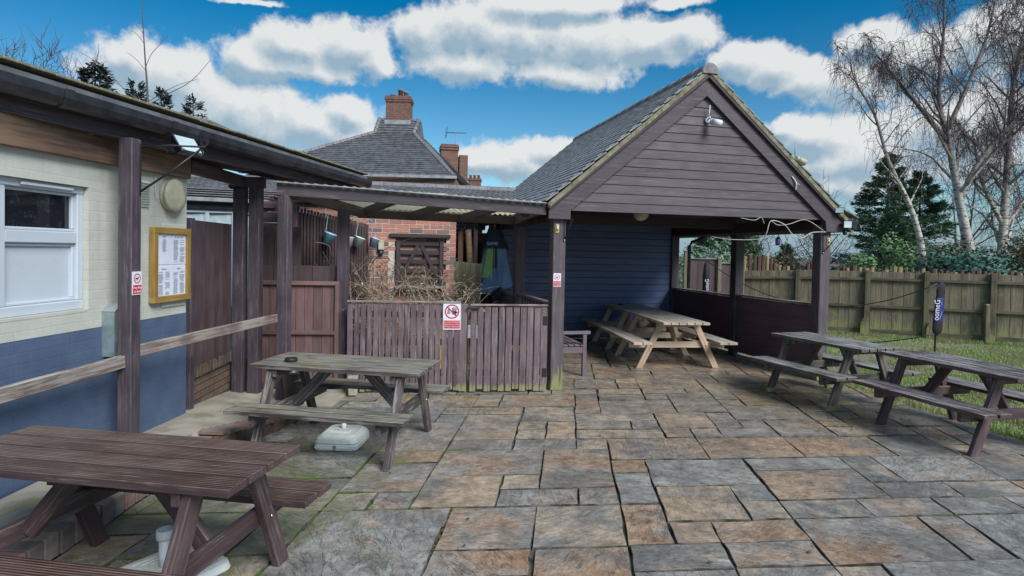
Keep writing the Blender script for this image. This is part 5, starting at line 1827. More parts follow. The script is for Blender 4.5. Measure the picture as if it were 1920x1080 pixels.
W = Matrix.Translation((-1.77, 3.08, 0.003)) @ Matrix.Rotation(D(-32), 4, 'Z')
pb2 = thing('parasol_base', (-1.77, 3.08, 0), 0, 'low greenish white parasol base with upright tube by the nearest table', 'parasol base')
put('body', loft('body', [(rounded(.42, .42, .05), 0), (rounded(.43, .43, .05), .01), (rounded(.41, .41, .05), .045), (rounded(.36, .36, .04), .055)], 'parasol_plastic'), pb2, W)
for k in range(4):
    s_ = 0.30 - k * 0.062
    vs, fs = [], []
    rr_ = [rounded(s_, s_, 0.02, 3), rounded(s_ - 0.016, s_ - 0.016, 0.015, 3)]
    nn_ = len(rr_[0])
    for ring_, z in ((rr_[0], .055), (rr_[0], .061), (rr_[1], .061), (rr_[1], .055)):
        vs += [(x, y, z) for x, y in ring_]
    for j in range(3):
        for k2 in range(nn_):
            q = (k2 + 1) % nn_
            fs.append((j * nn_ + k2, j * nn_ + q, (j + 1) * nn_ + q, (j + 1) * nn_ + k2))
    put('raised_ring', mesh_from('raised_ring', vs, fs, 'parasol_plastic'), pb2, W)
put('tube', lathe_me('tube', [(0.030, 0.05), (0.030, 0.21)], 'white_plastic', 22), pb2, W @ Matrix.Translation((-0.02, -0.03, 0)))
put('collar', lathe_me('collar', [(0.030, 0.195), (0.043, 0.20), (0.044, 0.245), (0.036, 0.25), (0.034, 0.21), (0.0001, 0.208)], 'white_plastic', 22), pb2, W @ Matrix.Translation((-0.02, -0.03, 0)))

# ------------------------------------------------------------------ closed parasol hanging at the left of the shelter
cp = thing('closed_parasol', tuple(S(-0.12, 3.4, 1.1)), 0, 'folded blue and green parasol hanging at the left side of the shelter', 'parasol')
C0 = S(-0.14, 3.35, 0)


def fold_cloth(name, r_top, r_bot, z0, z1, a0, a1, mat, n=14, m=6, ph=0.0, flare=1.0, dip=0.0):
    vs, fs = [], []
    for j in range(m + 1):
        t = j / m
        z = z0 + (z1 - z0) * t
        for k in range(n + 1):
            a = a0 + (a1 - a0) * k / n
            r = (r_top + (r_bot - r_top) * t ** flare) * (1 + 0.22 * t * math.sin(a * 5 + ph))
            zz = z - dip * t * math.sin((k / n) * math.pi)
            vs.append((C0.x + r * math.cos(a), C0.y + r * math.sin(a) * 0.7, zz))
    for j in range(m):
        for k in range(n):
            q = j * (n + 1) + k
            fs.append((q, q + 1, q + n + 2, q + n + 1))
    return put(name, mesh_from(name, vs, fs, mat, True), cp, Matrix.Identity(4))


fold_cloth('top_cloth', 0.12, 0.235, 2.16, 1.80, D(-190), D(10), 'cloth_black', 20)
fold_cloth('panel', 0.20, 0.30, 1.82, 1.22, D(-185), D(-128), 'cloth_blue', ph=0.5, dip=0.08)
fold_cloth('panel', 0.195, 0.29, 1.82, 1.25, D(-150), D(-95), 'cloth_green', ph=1.2, dip=-0.02)
fold_cloth('panel', 0.205, 0.285, 1.82, 1.18, D(-75), D(0), 'cloth_blue', ph=2.0, dip=0.12)
fold_cloth('panel', 0.20, 0.315, 1.45, 1.12, D(-165), D(-70), 'cloth_blue', ph=0.2, dip=0.14)
fold_cloth('lower_cloth', 0.16, 0.26, 1.35, 1.02, D(-185), D(0), 'cloth_black', ph=1.0, dip=0.08)
tube('pole', [(C0.x, C0.y, 0.9), (C0.x, C0.y, 2.25)], 0.02, 'white_plastic', cp, 8)
text('lettering', 'SAMS', 0.085, 'sign_white', cp, Matrix.Translation((C0.x - 0.03, C0.y - 0.176, 1.885)) @ Matrix.Rotation(D(0), 4, 'Z') @ Matrix.Rotation(D(80), 4, 'X'))

# ------------------------------------------------------------------ brick outbuilding behind
ob = thing('brick_outbuilding', tuple(S(-3, 3)), TH, 'red brick outbuilding with grey tiled roof behind the pergola', 'outbuilding')
OB = Vector((-0.98, 10.12, 0))      # right hand front corner


def B(s, n_=0.0, z=0.0):
    """s metres left of the right corner, n towards the camera"""
    return OB - AX * s - BX * n_ + Vector((0, 0, z))


bmE = boxmesh('brick', 0.215, 0.10, 0.065, 'brick_red', 0.004)
bmH = boxmesh('brick', 0.102, 0.10, 0.065, 'brick_red', 0.004)
bl_ = []
OPN = (0.17, 1.02, 0.0, 1.98)        # opening: s0, s1, z0, z1
rb = random.Random(9)
for r_ in range(34):
    z = 0.04 + r_ * 0.075
    s_ = 0.0 if r_ % 2 == 0 else -0.1125
    s_ = 0.0
    k = 0
    while s_ < 5.2:
        half = (k == 0 and r_ % 2 == 1) or rb.random() < 0.10
        ln = 0.1025 if half else 0.215
        c = s_ + ln / 2
        if not (OPN[0] < c < OPN[1] and z < OPN[3]):
            # trim at the opening is left to the piers
            M = Matrix.Translation(B(c, 0.0 + rb.uniform(-.003, .003), z)) @ Matrix.Rotation(TH, 4, 'Z')
            score = (1 if (1.0 < z < 2.45 and c < 1.95) else 0) * 10 + (3 if z > 1.15 else 0) - c
            bl_.append((score, M, half))
        s_ += ln + 0.011
        k += 1
bl_.sort(key=lambda q: -q[0])
vs, fs = [], []
for k, (sc_, M, half) in enumerate(bl_):
    me = bmH if half else bmE
    if k < 298:
        put('brick', me, ob, M)
    else:
        b0_ = len(vs)
        vs += [M @ v.co for v in me.vertices]
        fs += [tuple(q + b0_ for q in p.vertices) for p in me.polygons]
tag(put('bricks', mesh_from('bricks', vs, fs, 'brick_red'), ob, Matrix.Identity(4)), kind='stuff')


def obox(name, s0, s1, n0, n1, z0, z1, mat, parent, bev=0.0):
    c = B((s0 + s1) / 2, (n0 + n1) / 2, (z0 + z1) / 2)
    return box(name, c, (abs(s1 - s0), abs(n1 - n0), z1 - z0), mat, parent, TH, bev)


obox('mortar_bed', 1.03, 5.3, -0.20, 0.044, 0, 2.57, 'mortar', ob)
obox('mortar_bed', 0.006, 0.165, -0.20, 0.044, 0, 2.57, 'mortar', ob)
obox('mortar_bed', 0.165, 1.03, -0.20, 0.044, 1.99, 2.72, 'mortar', ob)
obox('side_wall', 0.004, 0.2, -3.0, -0.2, 0, 2.57, 'brick_far', ob)
# lintel and the bricked recess behind the old gate
obox('lintel', 0.10, 1.12, 0.03, 0.10, 1.955, 2.02, 'timber_dark', ob, 0.006)
obox('recess_wall', 0.15, 1.1, -0.36, -0.16, 0, 2.6, 'brick_red', ob)
vs, fs = [], []
for r_ in range(26):
    z = 0.04 + r_ * 0.075
    s_ = 0.30 if r_ % 2 else 0.19
    while s_ < 1.02:
        me = bmE
        M = Matrix.Translation(B(s_ + 0.1, -0.10, z)) @ Matrix.Rotation(TH, 4, 'Z')
        b0_ = len(vs)
        vs += [M @ v.co for v in me.vertices]
        fs += [tuple(q + b0_ for q in p.vertices) for p in me.polygons]
        s_ += 0.226
tag(put('recess_bricks', mesh_from('recess_bricks', vs, fs, 'brick_red'), ob, Matrix.Identity(4)), kind='stuff')
obox('mortar_bed', 0.17, 1.05, -0.155, -0.058, 0, 2.0, 'mortar', ob)
# roof of the outbuilding
RS0, RS1 = -1.75, 5.4
Ez, Rz = 2.60, 2.97
en, rn = 0.22, -1.75


def roofpt(s, f, lift=0.0):
    n_ = en + (rn - en) * f
    return B(s, n_, Ez + (Rz - Ez) * f + lift)


vs = [roofpt(RS0, 0), roofpt(RS1, 0), roofpt(RS1, 1), roofpt(RS0, 1)]
vs += [v - Vector((0, 0, 0.06)) for v in vs]
put('roof_deck', mesh_from('roof_deck', vs, [(3, 2, 1, 0), (4, 5, 6, 7), (0, 1, 5, 4), (1, 2, 6, 5), (2, 3, 7, 6), (3, 0, 4, 7)], 'slate_far'), ob, Matrix.Identity(4))
vs, fs = [], []
tm = boxmesh('roof_tile', 0.30, 0.36, 0.024, 'slate_wet', 0.004)
tv = [v.co.copy() for v in tm.vertices]
tf = [tuple(p.vertices) for p in tm.polygons]
pr = math.atan2(Rz - Ez, en - rn)
cand = []
for r_ in range(9):
    f = 0.04 + r_ * 0.115
    s_ = RS0 + (0.15 if r_ % 2 else 0.0)
    while s_ < RS1 - 0.1:
        c = roofpt(s_ + 0.15, f, 0.03)
        M = Matrix.Translation(c) @ Matrix.Rotation(TH, 4, 'Z') @ Matrix.Rotation(pr - 0.08, 4, 'X')
        cand.append((-(abs(s_ - 1.2)) + f * 0.1, M))
        s_ += 0.303
for k, (_, M) in enumerate(sorted(cand, key=lambda q: -q[0])):
    put('roof_tile', tm, ob, M @ Matrix.Rotation(U(-.006, .006), 4, 'X'))
s_ = RS0
rme = mesh_from('ridge_tile', [(v.co.y * 1.4, v.co.x * 0.9, v.co.z * 0.8) for v in ridge_me.vertices], [tuple(p.vertices)[::-1] for p in ridge_me.polygons], 'ridge_clay')
while s_ < RS1:
    put('ridge_tile', rme, ob, Matrix.Translation(roofpt(s_ + 0.21, 1.0, 0.0) + Vector((0, 0, 0.02))) @ Matrix.Rotation(TH, 4, 'Z'))
    s_ += 0.425
beam('fascia', B(-1.6, 0.16, 2.54), B(5.3, 0.16, 2.54), 0.025, 0.13, 'timber_dark', ob)

# old five-bar gate hung across the opening
og = thing('barred_gate', tuple(B(0.6, 0.0, 1.0)), TH, 'dark barred timber gate with cross braces in the brick opening', 'gate')
for k in range(5):
    z = 1.86 - k * 0.155
    beam('bar', B(0.19, 0.0, z), B(1.0, 0.0, z), 0.02, 0.075, 'timber_dark', og)
for s_ in (0.24, 0.97):
    beam('stile', B(s_, 0.022, 1.16), B(s_, 0.022, 1.92), 0.07, 0.02, 'timber_dark', og, up=tuple(BX))
beam('brace', B(0.64, 0.024, 1.82), B(0.93, 0.024, 1.28), 0.06, 0.018, 'timber_dark', og, up=tuple(BX))
beam('brace', B(0.58, 0.024, 1.82), B(0.30, 0.024, 1.28), 0.06, 0.018, 'timber_dark', og, up=tuple(BX))
sill_ = thing('stone_sill', tuple(B(0.6, 0.05, 1.1)), TH, 'pale sill ledge below the barred gate', 'sill')
obox('ledge', 0.19, 1.02, 0.0, 0.12, 1.10, 1.14, 'lead', sill_, 0.004)
# pale fusebox lamp on the bricks
t_ = thing('bulkhead_light', tuple(B(1.27, 0.06, 1.85)), TH, 'cream box light with black sensor on the brick wall', 'wall light')
obox('light_body', 1.21, 1.30, 0.05, 0.11, 1.74, 1.90, 'cowl', t_, 0.006)
obox('sensor', 1.215, 1.285, 0.05, 0.12, 1.66, 1.74, 'black_plastic', t_, 0.006)
obox('sensor_lens', 1.24, 1.26, 0.12, 0.128, 1.69, 1.71, 'white_plastic', t_, 0.002)
# lean-to to the right of the brick corner
lt = thing('lean_to_shed', tuple(S(-1.2, 3.6)), TH, 'small dark shed with slate roof in the gap beside the brick wall', 'shed')
for r_ in range(5):
    for k in range(3):
        c = Vector((-1.07 + k * 0.20 + 0.05 * (r_ % 2), 11.1 + r_ * 0.12, 2.12 + r_ * 0.075))
        put('roof_tile', boxmesh('roof_tile', 0.195, 0.2, 0.016, 'slate', 0.003), lt, Matrix.Translation(c) @ Matrix.Rotation(D(26), 4, 'X'))
box('shed_wall', (-0.85, 11.35, 1.05), (0.75, 0.10, 2.1), 'wall_panel', lt, 0.05)
box('lintel', (-0.87, 11.24, 2.0), (0.70, 0.06, 0.11), 'gate_red', lt, 0.05)
box('dark_panel', (-0.85, 11.27, 1.5), (0.5, 0.04, 0.80), 'dark_room', lt, 0.05)  # plain dark sheet for the dark area below the lintel
# raw timber post
rp = thing('timber_post', (-0.80, 10.4, 0), 0, 'bare split timber post leaning beside the shelter gutter', 'post')
tube('trunk', wob([(-0.72, 10.5, 0), (-0.745, 10.5, 1.0), (-0.76, 10.5, 1.6), (-0.80, 10.5, 2.13)], 3), 0.06, 'timber_raw', rp, 7)
beam('plank', (-0.66, 10.55, 0.6), (-0.66, 10.55, 2.13), 0.07, 0.03, 'gate_red', rp, up=(0, 1, 0))
beam('plank', (-0.93, 10.55, 0.9), (-0.93, 10.55, 2.1), 0.09, 0.03, 'log', rp, up=(0, 1, 0))
# mossy panel beside it
mp = thing('board_screen', (-0.65, 9.15, 0), 0, 'short green mossed board fence between the brick pier and shelter', 'fence')
for k in range(5):
    c = Vector((-0.86 + k * 0.085, 9.15 + k * 0.01, 0))
    beam('board', (c.x, c.y, 0.0), (c.x, c.y, 1.585 - k * 0.008), 0.083, 0.016, 'fence_green', mp, up=(0, -1, 0))
beam('rail', (-0.90, 9.19, 1.3), (-0.47, 9.22, 1.3), 0.03, 0.06, 'fence_dark', mp)

# play things glimpsed through the pickets
for (x, y, z, sx_, sz, mt, lab) in ((-1.05, 8.6, 0.62, 0.05, 0.30, 'yellow_plastic', 'yellow plastic toy glimpsed between the pickets left of the sign'), (0.18, 8.5, 0.35, 0.5, 0.07, 'yellow_plastic', 'low yellow toy glimpsed through the picket gate')):
    t_ = thing('toy', (x, y, 0), 0, lab, 'toy')
    box('toy_body', (x, y, z), (sx_, 0.05, sz), mt, t_, 0, 0.01)
    for q in (-1, 1):
        beam('toy_leg', (x + q * sx_ * .4, y + .05, 0), (x + q * sx_ * .4, y + .05, z), 0.03, 0.03, mt, t_, up=(0, 1, 0))
t_ = thing('toy', (-0.72, 8.0, 0), 0, 'orange ball seen low through the picket fence under the sign', 'ball')
put('ball', lathe_me('ball', [(0.0001, -.10), (.06, -.08), (.095, -.03), (.095, .03), (.06, .08), (.0001, .10)], 'orange_plastic', 16), t_, Matrix.Translation((-0.78, 8.0, 0.11)))
t_ = thing('storage_box', (-1.0, 8.9, 0), 0, 'white board leaning behind the picket fence', 'board')
box('panel', (-1.0, 8.9, 0.52), (1.0, 0.03, 0.20), 'white_plastic', t_, 0.05)
for q in (-1, 1):
    beam('leg', (-1.0 + q * .45, 8.93, 0), (-1.0 + q * .45, 8.93, 0.5), 0.03, 0.03, 'white_plastic', t_, up=(0, 1, 0))

# stack of concrete blocks by the gate foot
t_ = thing('concrete_block', (-2.02, 6.85, 0), 0, 'pale concrete block on the ground behind the mossy table', 'block')
box('block', (-1.86, 6.93, 0.11), (0.10, 0.10, 0.20), 'concrete', t_, 0.1, 0.01)
box('cap', (-1.86, 6.93, 0.225), (0.115, 0.115, 0.03), 'concrete', t_, 0.1, 0.006)

# ------------------------------------------------------------------ conservatory to the far left
cv = thing('conservatory', (-4.2, 8.3, 0), 0.1, 'white framed conservatory with grey lean-to roof behind the dark panel', 'conservatory')
crz = 0.08


def Cv(x, y, z):
    return Vector((-4.3 + x * math.cos(crz) - y * math.sin(crz), 8.2 + x * math.sin(crz) + y * math.cos(crz), z))


beam('head', Cv(-1.4, 0, 2.245), Cv(0.9, 0, 2.225), 0.06, 0.05, 'upvc', cv)
beam('fascia', Cv(-1.4, -0.05, 2.32), Cv(0.86, -0.05, 2.29), 0.03, 0.09, 'gutter', cv)
beam('gutter', Cv(-1.4, -0.10, 2.41), Cv(0.90, -0.10, 2.37), 0.09, 0.05, 'lead', cv)
for k in range(7):
    x = -1.4 + k * 0.36
    beam('mullion', Cv(x, 0, 0.9), Cv(x, 0, 2.22), 0.05, 0.06, 'upvc', cv, up=(0, 1, 0))
    if k < 6:
        beam('pane', Cv(x + 0.18, 0.01, 1.05), Cv(x + 0.18, 0.01, 2.20), 0.30, 0.01, 'lamp_glass', cv, up=(0, 1, 0), bev=0)
for k in range(5):
    z = 2.33 + k * 0.018
    beam('roof_sheet', Cv(-1.4, 0.02 + k * 0.16, 2.44 + k * 0.045), Cv(0.85, 0.02 + k * 0.16, 2.40 + k * 0.045), 0.19, 0.014, 'slate', cv)
beam('back_wall', Cv(-1.4, 0.9, 1.1), Cv(0.8, 0.9, 1.1), 0.05, 2.2, 'upvc', cv)

# ------------------------------------------------------------------ house with hipped roof beyond
fh = thing('distant_house', (-4.6, 22, 0), 0, 'far house with steep slate hipped roof and brick chimney on top', 'house')
base = [(-9.3, 20.0, 4.32), (-2.05, 20.2, 4.30), (-1.6, 25.6, 4.30), (-9.3, 25.6, 4.32)]
mid = [(-5.33, 22.5, 6.20), (-3.86, 22.5, 6.20), (-3.62, 23.6, 6.20), (-5.33, 23.6, 6.20)]
topp = [(-5.20, 22.72, 6.80), (-3.70, 22.72, 6.78), (-3.68, 23.3, 6.78), (-5.20, 23.3, 6.80)]


def loft4(name, a, b, mat, parent):
    vs = list(a) + list(b)
    return put(name, mesh_from(name, vs, [(0, 1, 5, 4), (1, 2, 6, 5), (2, 3, 7, 6), (3, 0, 4, 7), (4, 5, 6, 7), (3, 2, 1, 0)], mat), parent, Matrix.Identity(4))


loft4('roof', base, mid, 'slate_far', fh)
loft4('upper_roof', mid, topp, 'slate_far', fh)
# slate courses standing proud
vs, fs = [], []


def courses(a, b, nrow, flat=0.02):
    """strips between the bottom edge a0-a1 and the top edge b0-b1"""
    a0, a1 = Vector(a[0]), Vector(a[1])
    b0_, b1_ = Vector(b[0]), Vector(b[1])
    nrm = (a1 - a0).cross(b0_ - a0).normalized()
    if nrm.z < 0:
        nrm = -nrm
    for r_ in range(nrow):
        f0_, f1_ = r_ / nrow, (r_ + 1) / nrow
        p = [a0.lerp(b0_, f0_) + nrm * flat * 1.8, a1.lerp(b1_, f0_) + nrm * flat * 1.8, a1.lerp(b1_, f1_) + nrm * 0.006, a0.lerp(b0_, f1_) + nrm * 0.006]
        q = [a0.lerp(b0_, f0_) + nrm * 0.0, a1.lerp(b1_, f0_) + nrm * 0.0]
        s0_ = len(vs)
        vs.extend(p + q)
        fs.append((s0_, s0_ + 1, s0_ + 2, s0_ + 3))
        fs.append((s0_ + 4, s0_ + 5, s0_ + 1, s0_))


courses((base[0], base[1]), (mid[0], mid[1]), 22)
courses((mid[0], mid[1]), (topp[0], topp[1]), 6)
courses((base[1], base[2]), (mid[1], mid[2]), 22)
tag(put('slate_courses', mesh_from('slate_courses', vs, fs, 'slate_far'), fh, Matrix.Identity(4)), kind='stuff')
# hip tiles
for a, b, n_ in ((base[1], mid[1], 16), (base[0], mid[0], 18), (mid[1], topp[1], 4), (mid[0], topp[0], 4)):
    a, b = Vector(a), Vector(b)
    for k in range(n_):
        p0, p1 = a.lerp(b, k / n_), a.lerp(b, (k + 1) / n_)
        tube('hip_tile', [p0, p1], [0.085, 0.07], 'ridge_clay', fh, 8, False)
beam('gutter', (-9.3, 19.9, 4.27), (-1.95, 20.1, 4.25), 0.12, 0.10, 'lead', fh)
box('wall', (-5.6, 22.9, 2.1), (7.2, 5.4, 4.25), 'brick_far', fh, 0.0, 0)
ch = box('chimney', (-4.50, 22.95, 6.95), (0.92, 0.62, 1.35), 'brick_far', fh, 0.0, 0)
for z, g_ in ((7.45, 0.06), (7.53, 0.10), (7.61, 0.05)):
    c_ = box('corbel', (-4.50, 22.95, z), (0.92 + g_, 0.62 + g_, 0.075), 'brick_far', fh, 0.0, 0.006)
box('flashing', (-4.50, 22.62, 6.62), (1.0, 0.08, 0.16), 'lead', fh, 0, 0.004)
for x, hh, mt in ((-4.75, 0.10, 'terracotta'), (-4.46, 0.30, 'terracotta'), (-4.25, 0.22, 'lead')):
    put('chimney_pot', lathe_me('chimney_pot', [(0.10, 0), (0.085, hh * .8), (0.11, hh * .82), (0.11, hh), (0.07, hh)], mt, 12), fh, Matrix.Translation((x, 22.95, 7.65)))

f2 = thing('far_chimney', (-3.3, 30, 0), 0, 'brick chimney stack with television aerial rising behind the hipped roof', 'chimney')
box('stack', (-3.32, 30, 5.6), (0.86, 0.8, 3.0), 'brick_far', f2, 0.2, 0)
box('flashing', (-3.35, 29.5, 5.60), (0.9, 0.08, 0.3), 'lead', f2, 0.2, 0)
box('side_stack', (-2.62, 30.2, 4.5), (0.42, 0.7, 4.2), 'brick_far', f2, 0.2, 0)
for z in (6.85, 6.98):
    box('corbel', (-3.32, 30, z), (0.94, 0.9, 0.10), 'brick_far', f2, 0.2, 0.005)
for x in (-3.62, -3.42, -3.2):
    put('chimney_pot', lathe_me('chimney_pot', [(0.08, 0), (0.07, .1), (0.08, .12)], 'terracotta', 10), f2, Matrix.Translation((x, 30, 7.02)))
ae_ = thing('television_aerial', (-3.0, 29.9, 7.0), 0, 'television aerial on the chimney behind the hipped roof', 'aerial')
tube('mast', [(-2.98, 29.85, 6.7), (-2.98, 29.85, 7.75)], 0.018, 'lead', ae_, 5)
tube('boom', [(-3.45, 29.85, 7.72), (-2.45, 29.85, 7.70)], 0.014, 'iron', ae_, 5)
for k in range(9):
    x = -3.40 + k * 0.115
    tube('element', [(x, 29.65, 7.63), (x + 0.02, 30.05, 7.80)], 0.010, 'iron', ae_, 4)
tube('reflector', [(-3.45, 29.7, 7.45), (-3.40, 29.9, 8.05)], 0.014, 'iron', ae_, 4)
tube('reflector', [(-3.50, 29.9, 7.42), (-3.47, 29.75, 7.95)], 0.014, 'iron', ae_, 4)
f3 = thing('far_chimney', (-2.0, 32, 0), 0, 'low brick chimney with three pots behind the outbuilding ridge', 'chimney')
box('stack', (-2.12, 32, 4.5), (0.66, 0.6, 2.36), 'brick_far', f3, 0, 0)
box('corbel', (-2.12, 32, 5.60), (0.74, 0.68, 0.12), 'brick_far', f3, 0, 0.005)
for x in (-2.34, -2.12, -1.90):
    put('chimney_pot', lathe_me('chimney_pot', [(0.085, 0), (0.075, .16), (0.09, .18), (0.09, .22)], 'terracotta', 10), f3, Matrix.Translation((x, 32, 5.66)))

# ------------------------------------------------------------------ boundary fence by the lawn
fz = thing('boundary_fence', (8.3, 13.6, 0), 0, 'long mossy feather edge fence along the back of the lawn', 'fence')


def fy(x):
    return 13.649 - (x - 8.267) * 0.450 if x > 5.6 else 13.649 + 2.667 * 0.45


def fence_top(x):
    return 1.46 - max(0, (7.4 - x)) * 0.045


fd = Vector((1, -0.450, 0)).normalized()
fn = Vector((fd.y, -fd.x, 0))
if fn.y > 0:
    fn = -fn
x = 5.75
k = 0
while x < 15.0:
    q = Vector((x, fy(x), 0)) + fn * (0.006 * (k % 2))
    zt = fence_top(x) + U(-.006, .006)
    beam('board', (q.x, q.y, 0.06), (q.x, q.y, zt), 0.112, 0.013, 'fence_green', fz, up=tuple(fn), bev=0.002)
    x += 0.098
    k += 1
for xp in (5.72, 6.95, 8.27, 9.31, 10.40, 12.2, 14.0):
    q = Vector((xp, fy(xp), 0)) + fn * 0.07
    beam('post', (q.x, q.y, -0.05), (q.x, q.y, fence_top(xp) + 0.03), 0.10, 0.095, 'fence_back_post', fz, up=tuple(fn), bev=0.006)
segs = [5.72, 6.95, 8.27, 9.31, 10.40, 12.2, 14.0]
for a, b in zip(segs[:-1], segs[1:]):
    for z, h_ in ((1.30, 0.065), (0.66, 0.065), (0.07, 0.13)):
        zz = z if z < 1.2 else None
        q0 = Vector((a + 0.05, fy(a + 0.05), 0)) + fn * 0.045
        q1 = Vector((b - 0.05, fy(b - 0.05), 0)) + fn * 0.045
        z0_ = z if z < 1.2 else fence_top(a) - 0.17
        z1_ = z if z < 1.2 else fence_top(b) - 0.17
        beam('rail', (q0.x, q0.y, z0_), (q1.x, q1.y, z1_), 0.05 if z > 0.1 else 0.025, h_, 'fence_green_rail', fz)
for xp, z1_ in ((8.40, 0.42), (9.35, 0.36), (10.30, 0.85)):
    pass
t_ = thing('spur_post', (10.24, 12.50, 0), 0, 'short round-topped pale post standing in front of the boundary fence', 'post')
q = Vector((10.23, 12.60, 0))
beam('stake', (q.x, q.y, -0.05), (q.x, q.y, 0.80), 0.095, 0.095, 'fence_green_rail', t_, up=(0, 1, 0), bev=0.01)
box('cap', (q.x, q.y, 0.812), (0.088, 0.088, 0.03), 'timber_raw', t_, 0, 0.012)
for (xp, hh, lab) in ((8.20, 0.40, 'short mossy concrete spur at the foot of the second fence post'), (9.36, 0.36, 'short mossy spur at the foot of the fence post behind the net')):
    t_ = thing('fence_spur', (xp, fy(xp) - 0.2, 0), 0, lab, 'spur')
    q = Vector((xp, fy(xp), 0)) + fn * 0.16
    Wp = Matrix.Translation(q) @ Matrix.Rotation(math.atan2(fd.y, fd.x), 4, 'Z')
    prism('spur', [(-.05, 0), (.05, 0), (.045, hh * .7), (0.0, hh), (-.045, hh * .7)], 0.07, 'fence_back_post', t_, Wp)

# rear gate panels seen through the shelter
rg = thing('side_gate', (4.7, 14.5, 0), 0, 'purple brown gate panels between mossy posts seen through the shelter', 'gate')
for a, b, zt in ((4.36, 5.06, 1.66), (5.16, 5.60, 1.56)):
    n_ = int((b - a) / 0.10)
    for k in range(n_):
        xx = a + (b - a) * (k + 0.5) / n_
        beam('board', (xx, 14.5 + 0.008 * (k % 2), 0.05), (xx, 14.5 + 0.008 * (k % 2), zt), (b - a) / n_ + 0.004, 0.016, 'fence_dark', rg, up=(0, -1, 0))
    beam('capping', (a, 14.49, zt + 0.01), (b, 14.49, zt + 0.01), 0.06, 0.025, 'rail_grey', rg)
for xx, zt in ((4.28, 1.85), (5.11, 1.68), (5.68, 1.72)):
    beam('post', (xx, 14.46, 0), (xx, 14.46, zt), 0.09, 0.09, 'fence_green', rg, up=(0, 1, 0))
    box('post_cap', (xx, 14.46, zt + 0.012), (0.12, 0.12, 0.025), 'rail_grey', rg, 0)

# log palisade beyond the fence
lg = thing('log_palisade', (8, 14.8, 0), 0, 'row of short upright log stakes showing above the boundary fence', 'palisade')
rl = random.Random(4)
x = 5.95
k = 0
while x < 11.6:
    yb = fy(x) + 0.9
    tall = 6.1 < x < 6.75
    h_ = (1.76 if tall else 1.555) + rl.uniform(-.05, .05) - max(0, (x - 8)) * 0.02
    if rl.random() < 0.9:
        r_ = rl.uniform(0.035, 0.065)
        tube('log', [(x, yb, 1.0), (x + rl.uniform(-.02, .02), yb, h_)], r_, 'log' if rl.random() < 0.8 else 'log_end', lg, 7, False)
    x += rl.uniform(0.075, 0.13)
    k += 1

# ------------------------------------------------------------------ net on the lawn
np_ = thing('badminton_net', (7.9, 11.0, 0), 0, 'black rolled net sleeve on a pole with slack cords across the lawn', 'net')
px_, py_ = 7.985, 11.0
tube('pole', [(px_ - 0.005, py_, 0), (px_ + 0.01, py_, 1.30)], 0.016, 'black_plastic', np_, 8)
prof_s = [(0.012, 0.33), (0.035, 0.36), (0.082, 0.40), (0.095, 0.47), (0.088, 0.53), (0.092, 0.58), (0.083, 0.62), (0.083, 1.04), (0.076, 1.10), (0.084, 1.16), (0.075, 1.25), (0.062, 1.31), (0.03, 1.335)]
put('net_roll', lathe_me('net_roll', prof_s, 'net_cloth', 14), np_, Matrix.Translation((px_, py_, 0)) @ Matrix.Rotation(D(3.5), 4, 'Y') @ Matrix.Diagonal((1, 0.45, 1, 1)))
put('label_band', lathe_me('label_band', [(0.086, 0.60), (0.0885, 0.61), (0.0885, 1.03), (0.086, 1.04)], 'net_label', 20), np_, Matrix.Translation((px_, py_, 0)) @ Matrix.Rotation(D(3.5), 4, 'Y') @ Matrix.Diagonal((1, 0.45, 1, 1)))
fwd = math.atan2(px_, py_)
text('lettering', 'oomeG', 0.155, 'sign_white', np_, Matrix.Translation((px_ + 0.045 - 0.068, py_ - 0.048, 0.82)) @ Matrix.Rotation(D(90), 4, 'X') @ Matrix.Rotation(D(87), 4, 'Z'), extr=0.001, sx=0.82)
tube('swoosh', wob([(px_ + 0.03, py_ - 0.045, 0.64), (px_ + 0.070, py_ - 0.036, 0.76), (px_ + 0.078, py_ - 0.034, 0.88), (px_ + 0.06, py_ - 0.042, 0.97)]), 0.004, 'sign_white', np_, 5)
np2x, np2y = 4.475, 13.5
tube('far_pole', [(np2x, np2y, 0), (np2x, np2y, 1.66)], 0.018, 'black_plastic', np_, 8)
put('far_net_roll', lathe_me('far_net_roll', [(0.02, 0.55), (0.075, 0.65), (0.08, 1.3), (0.06, 1.55), (0.01, 1.62)], 'net_cloth', 12), np_, Matrix.Translation((np2x, np2y, 0)))
tc_ = text('far_lettering', 'oomeG', 0.13, 'sign_white', np_, Matrix.Translation((np2x, np2y - 0.083, 1.05)) @ Matrix.Rotation(D(90), 4, 'X') @ Matrix.Rotation(D(90), 4, 'Z'), extr=0.001, sx=0.82)
P0, P1 = Vector((px_, py_, 1.31)), Vector((np2x, np2y, 1.64))
pts = []
for k in range(17):
    t = k / 16
    p = P0.lerp(P1, t)
    p.z -= 1.15 * (1 - (2 * t - 1) ** 2) * 0.62
    pts.append(p)
tube('top_cord', pts, 0.011, 'black_plastic', np_, 5)
P0, P1 = Vector((px_ - 0.03, py_, 0.36)), Vector((np2x, np2y, 0.60))
pts = []
for k in range(17):
    t = k / 16
    p = P0.lerp(P1, t)
    p.z = max(0.02, p.z - 0.9 * (1 - (2 * t - 1) ** 2) * 0.5)
    pts.append(p)
tube('bottom_cord', pts, 0.011, 'black_plastic', np_, 5)
# cord hung above the sill at the front
P0, P1 = Vector((px_, py_, 1.28)), Vector((5.35, 11.6, 0.92))

# ------------------------------------------------------------------ grass
rg_ = random.Random(21)
vs, fs = [], []


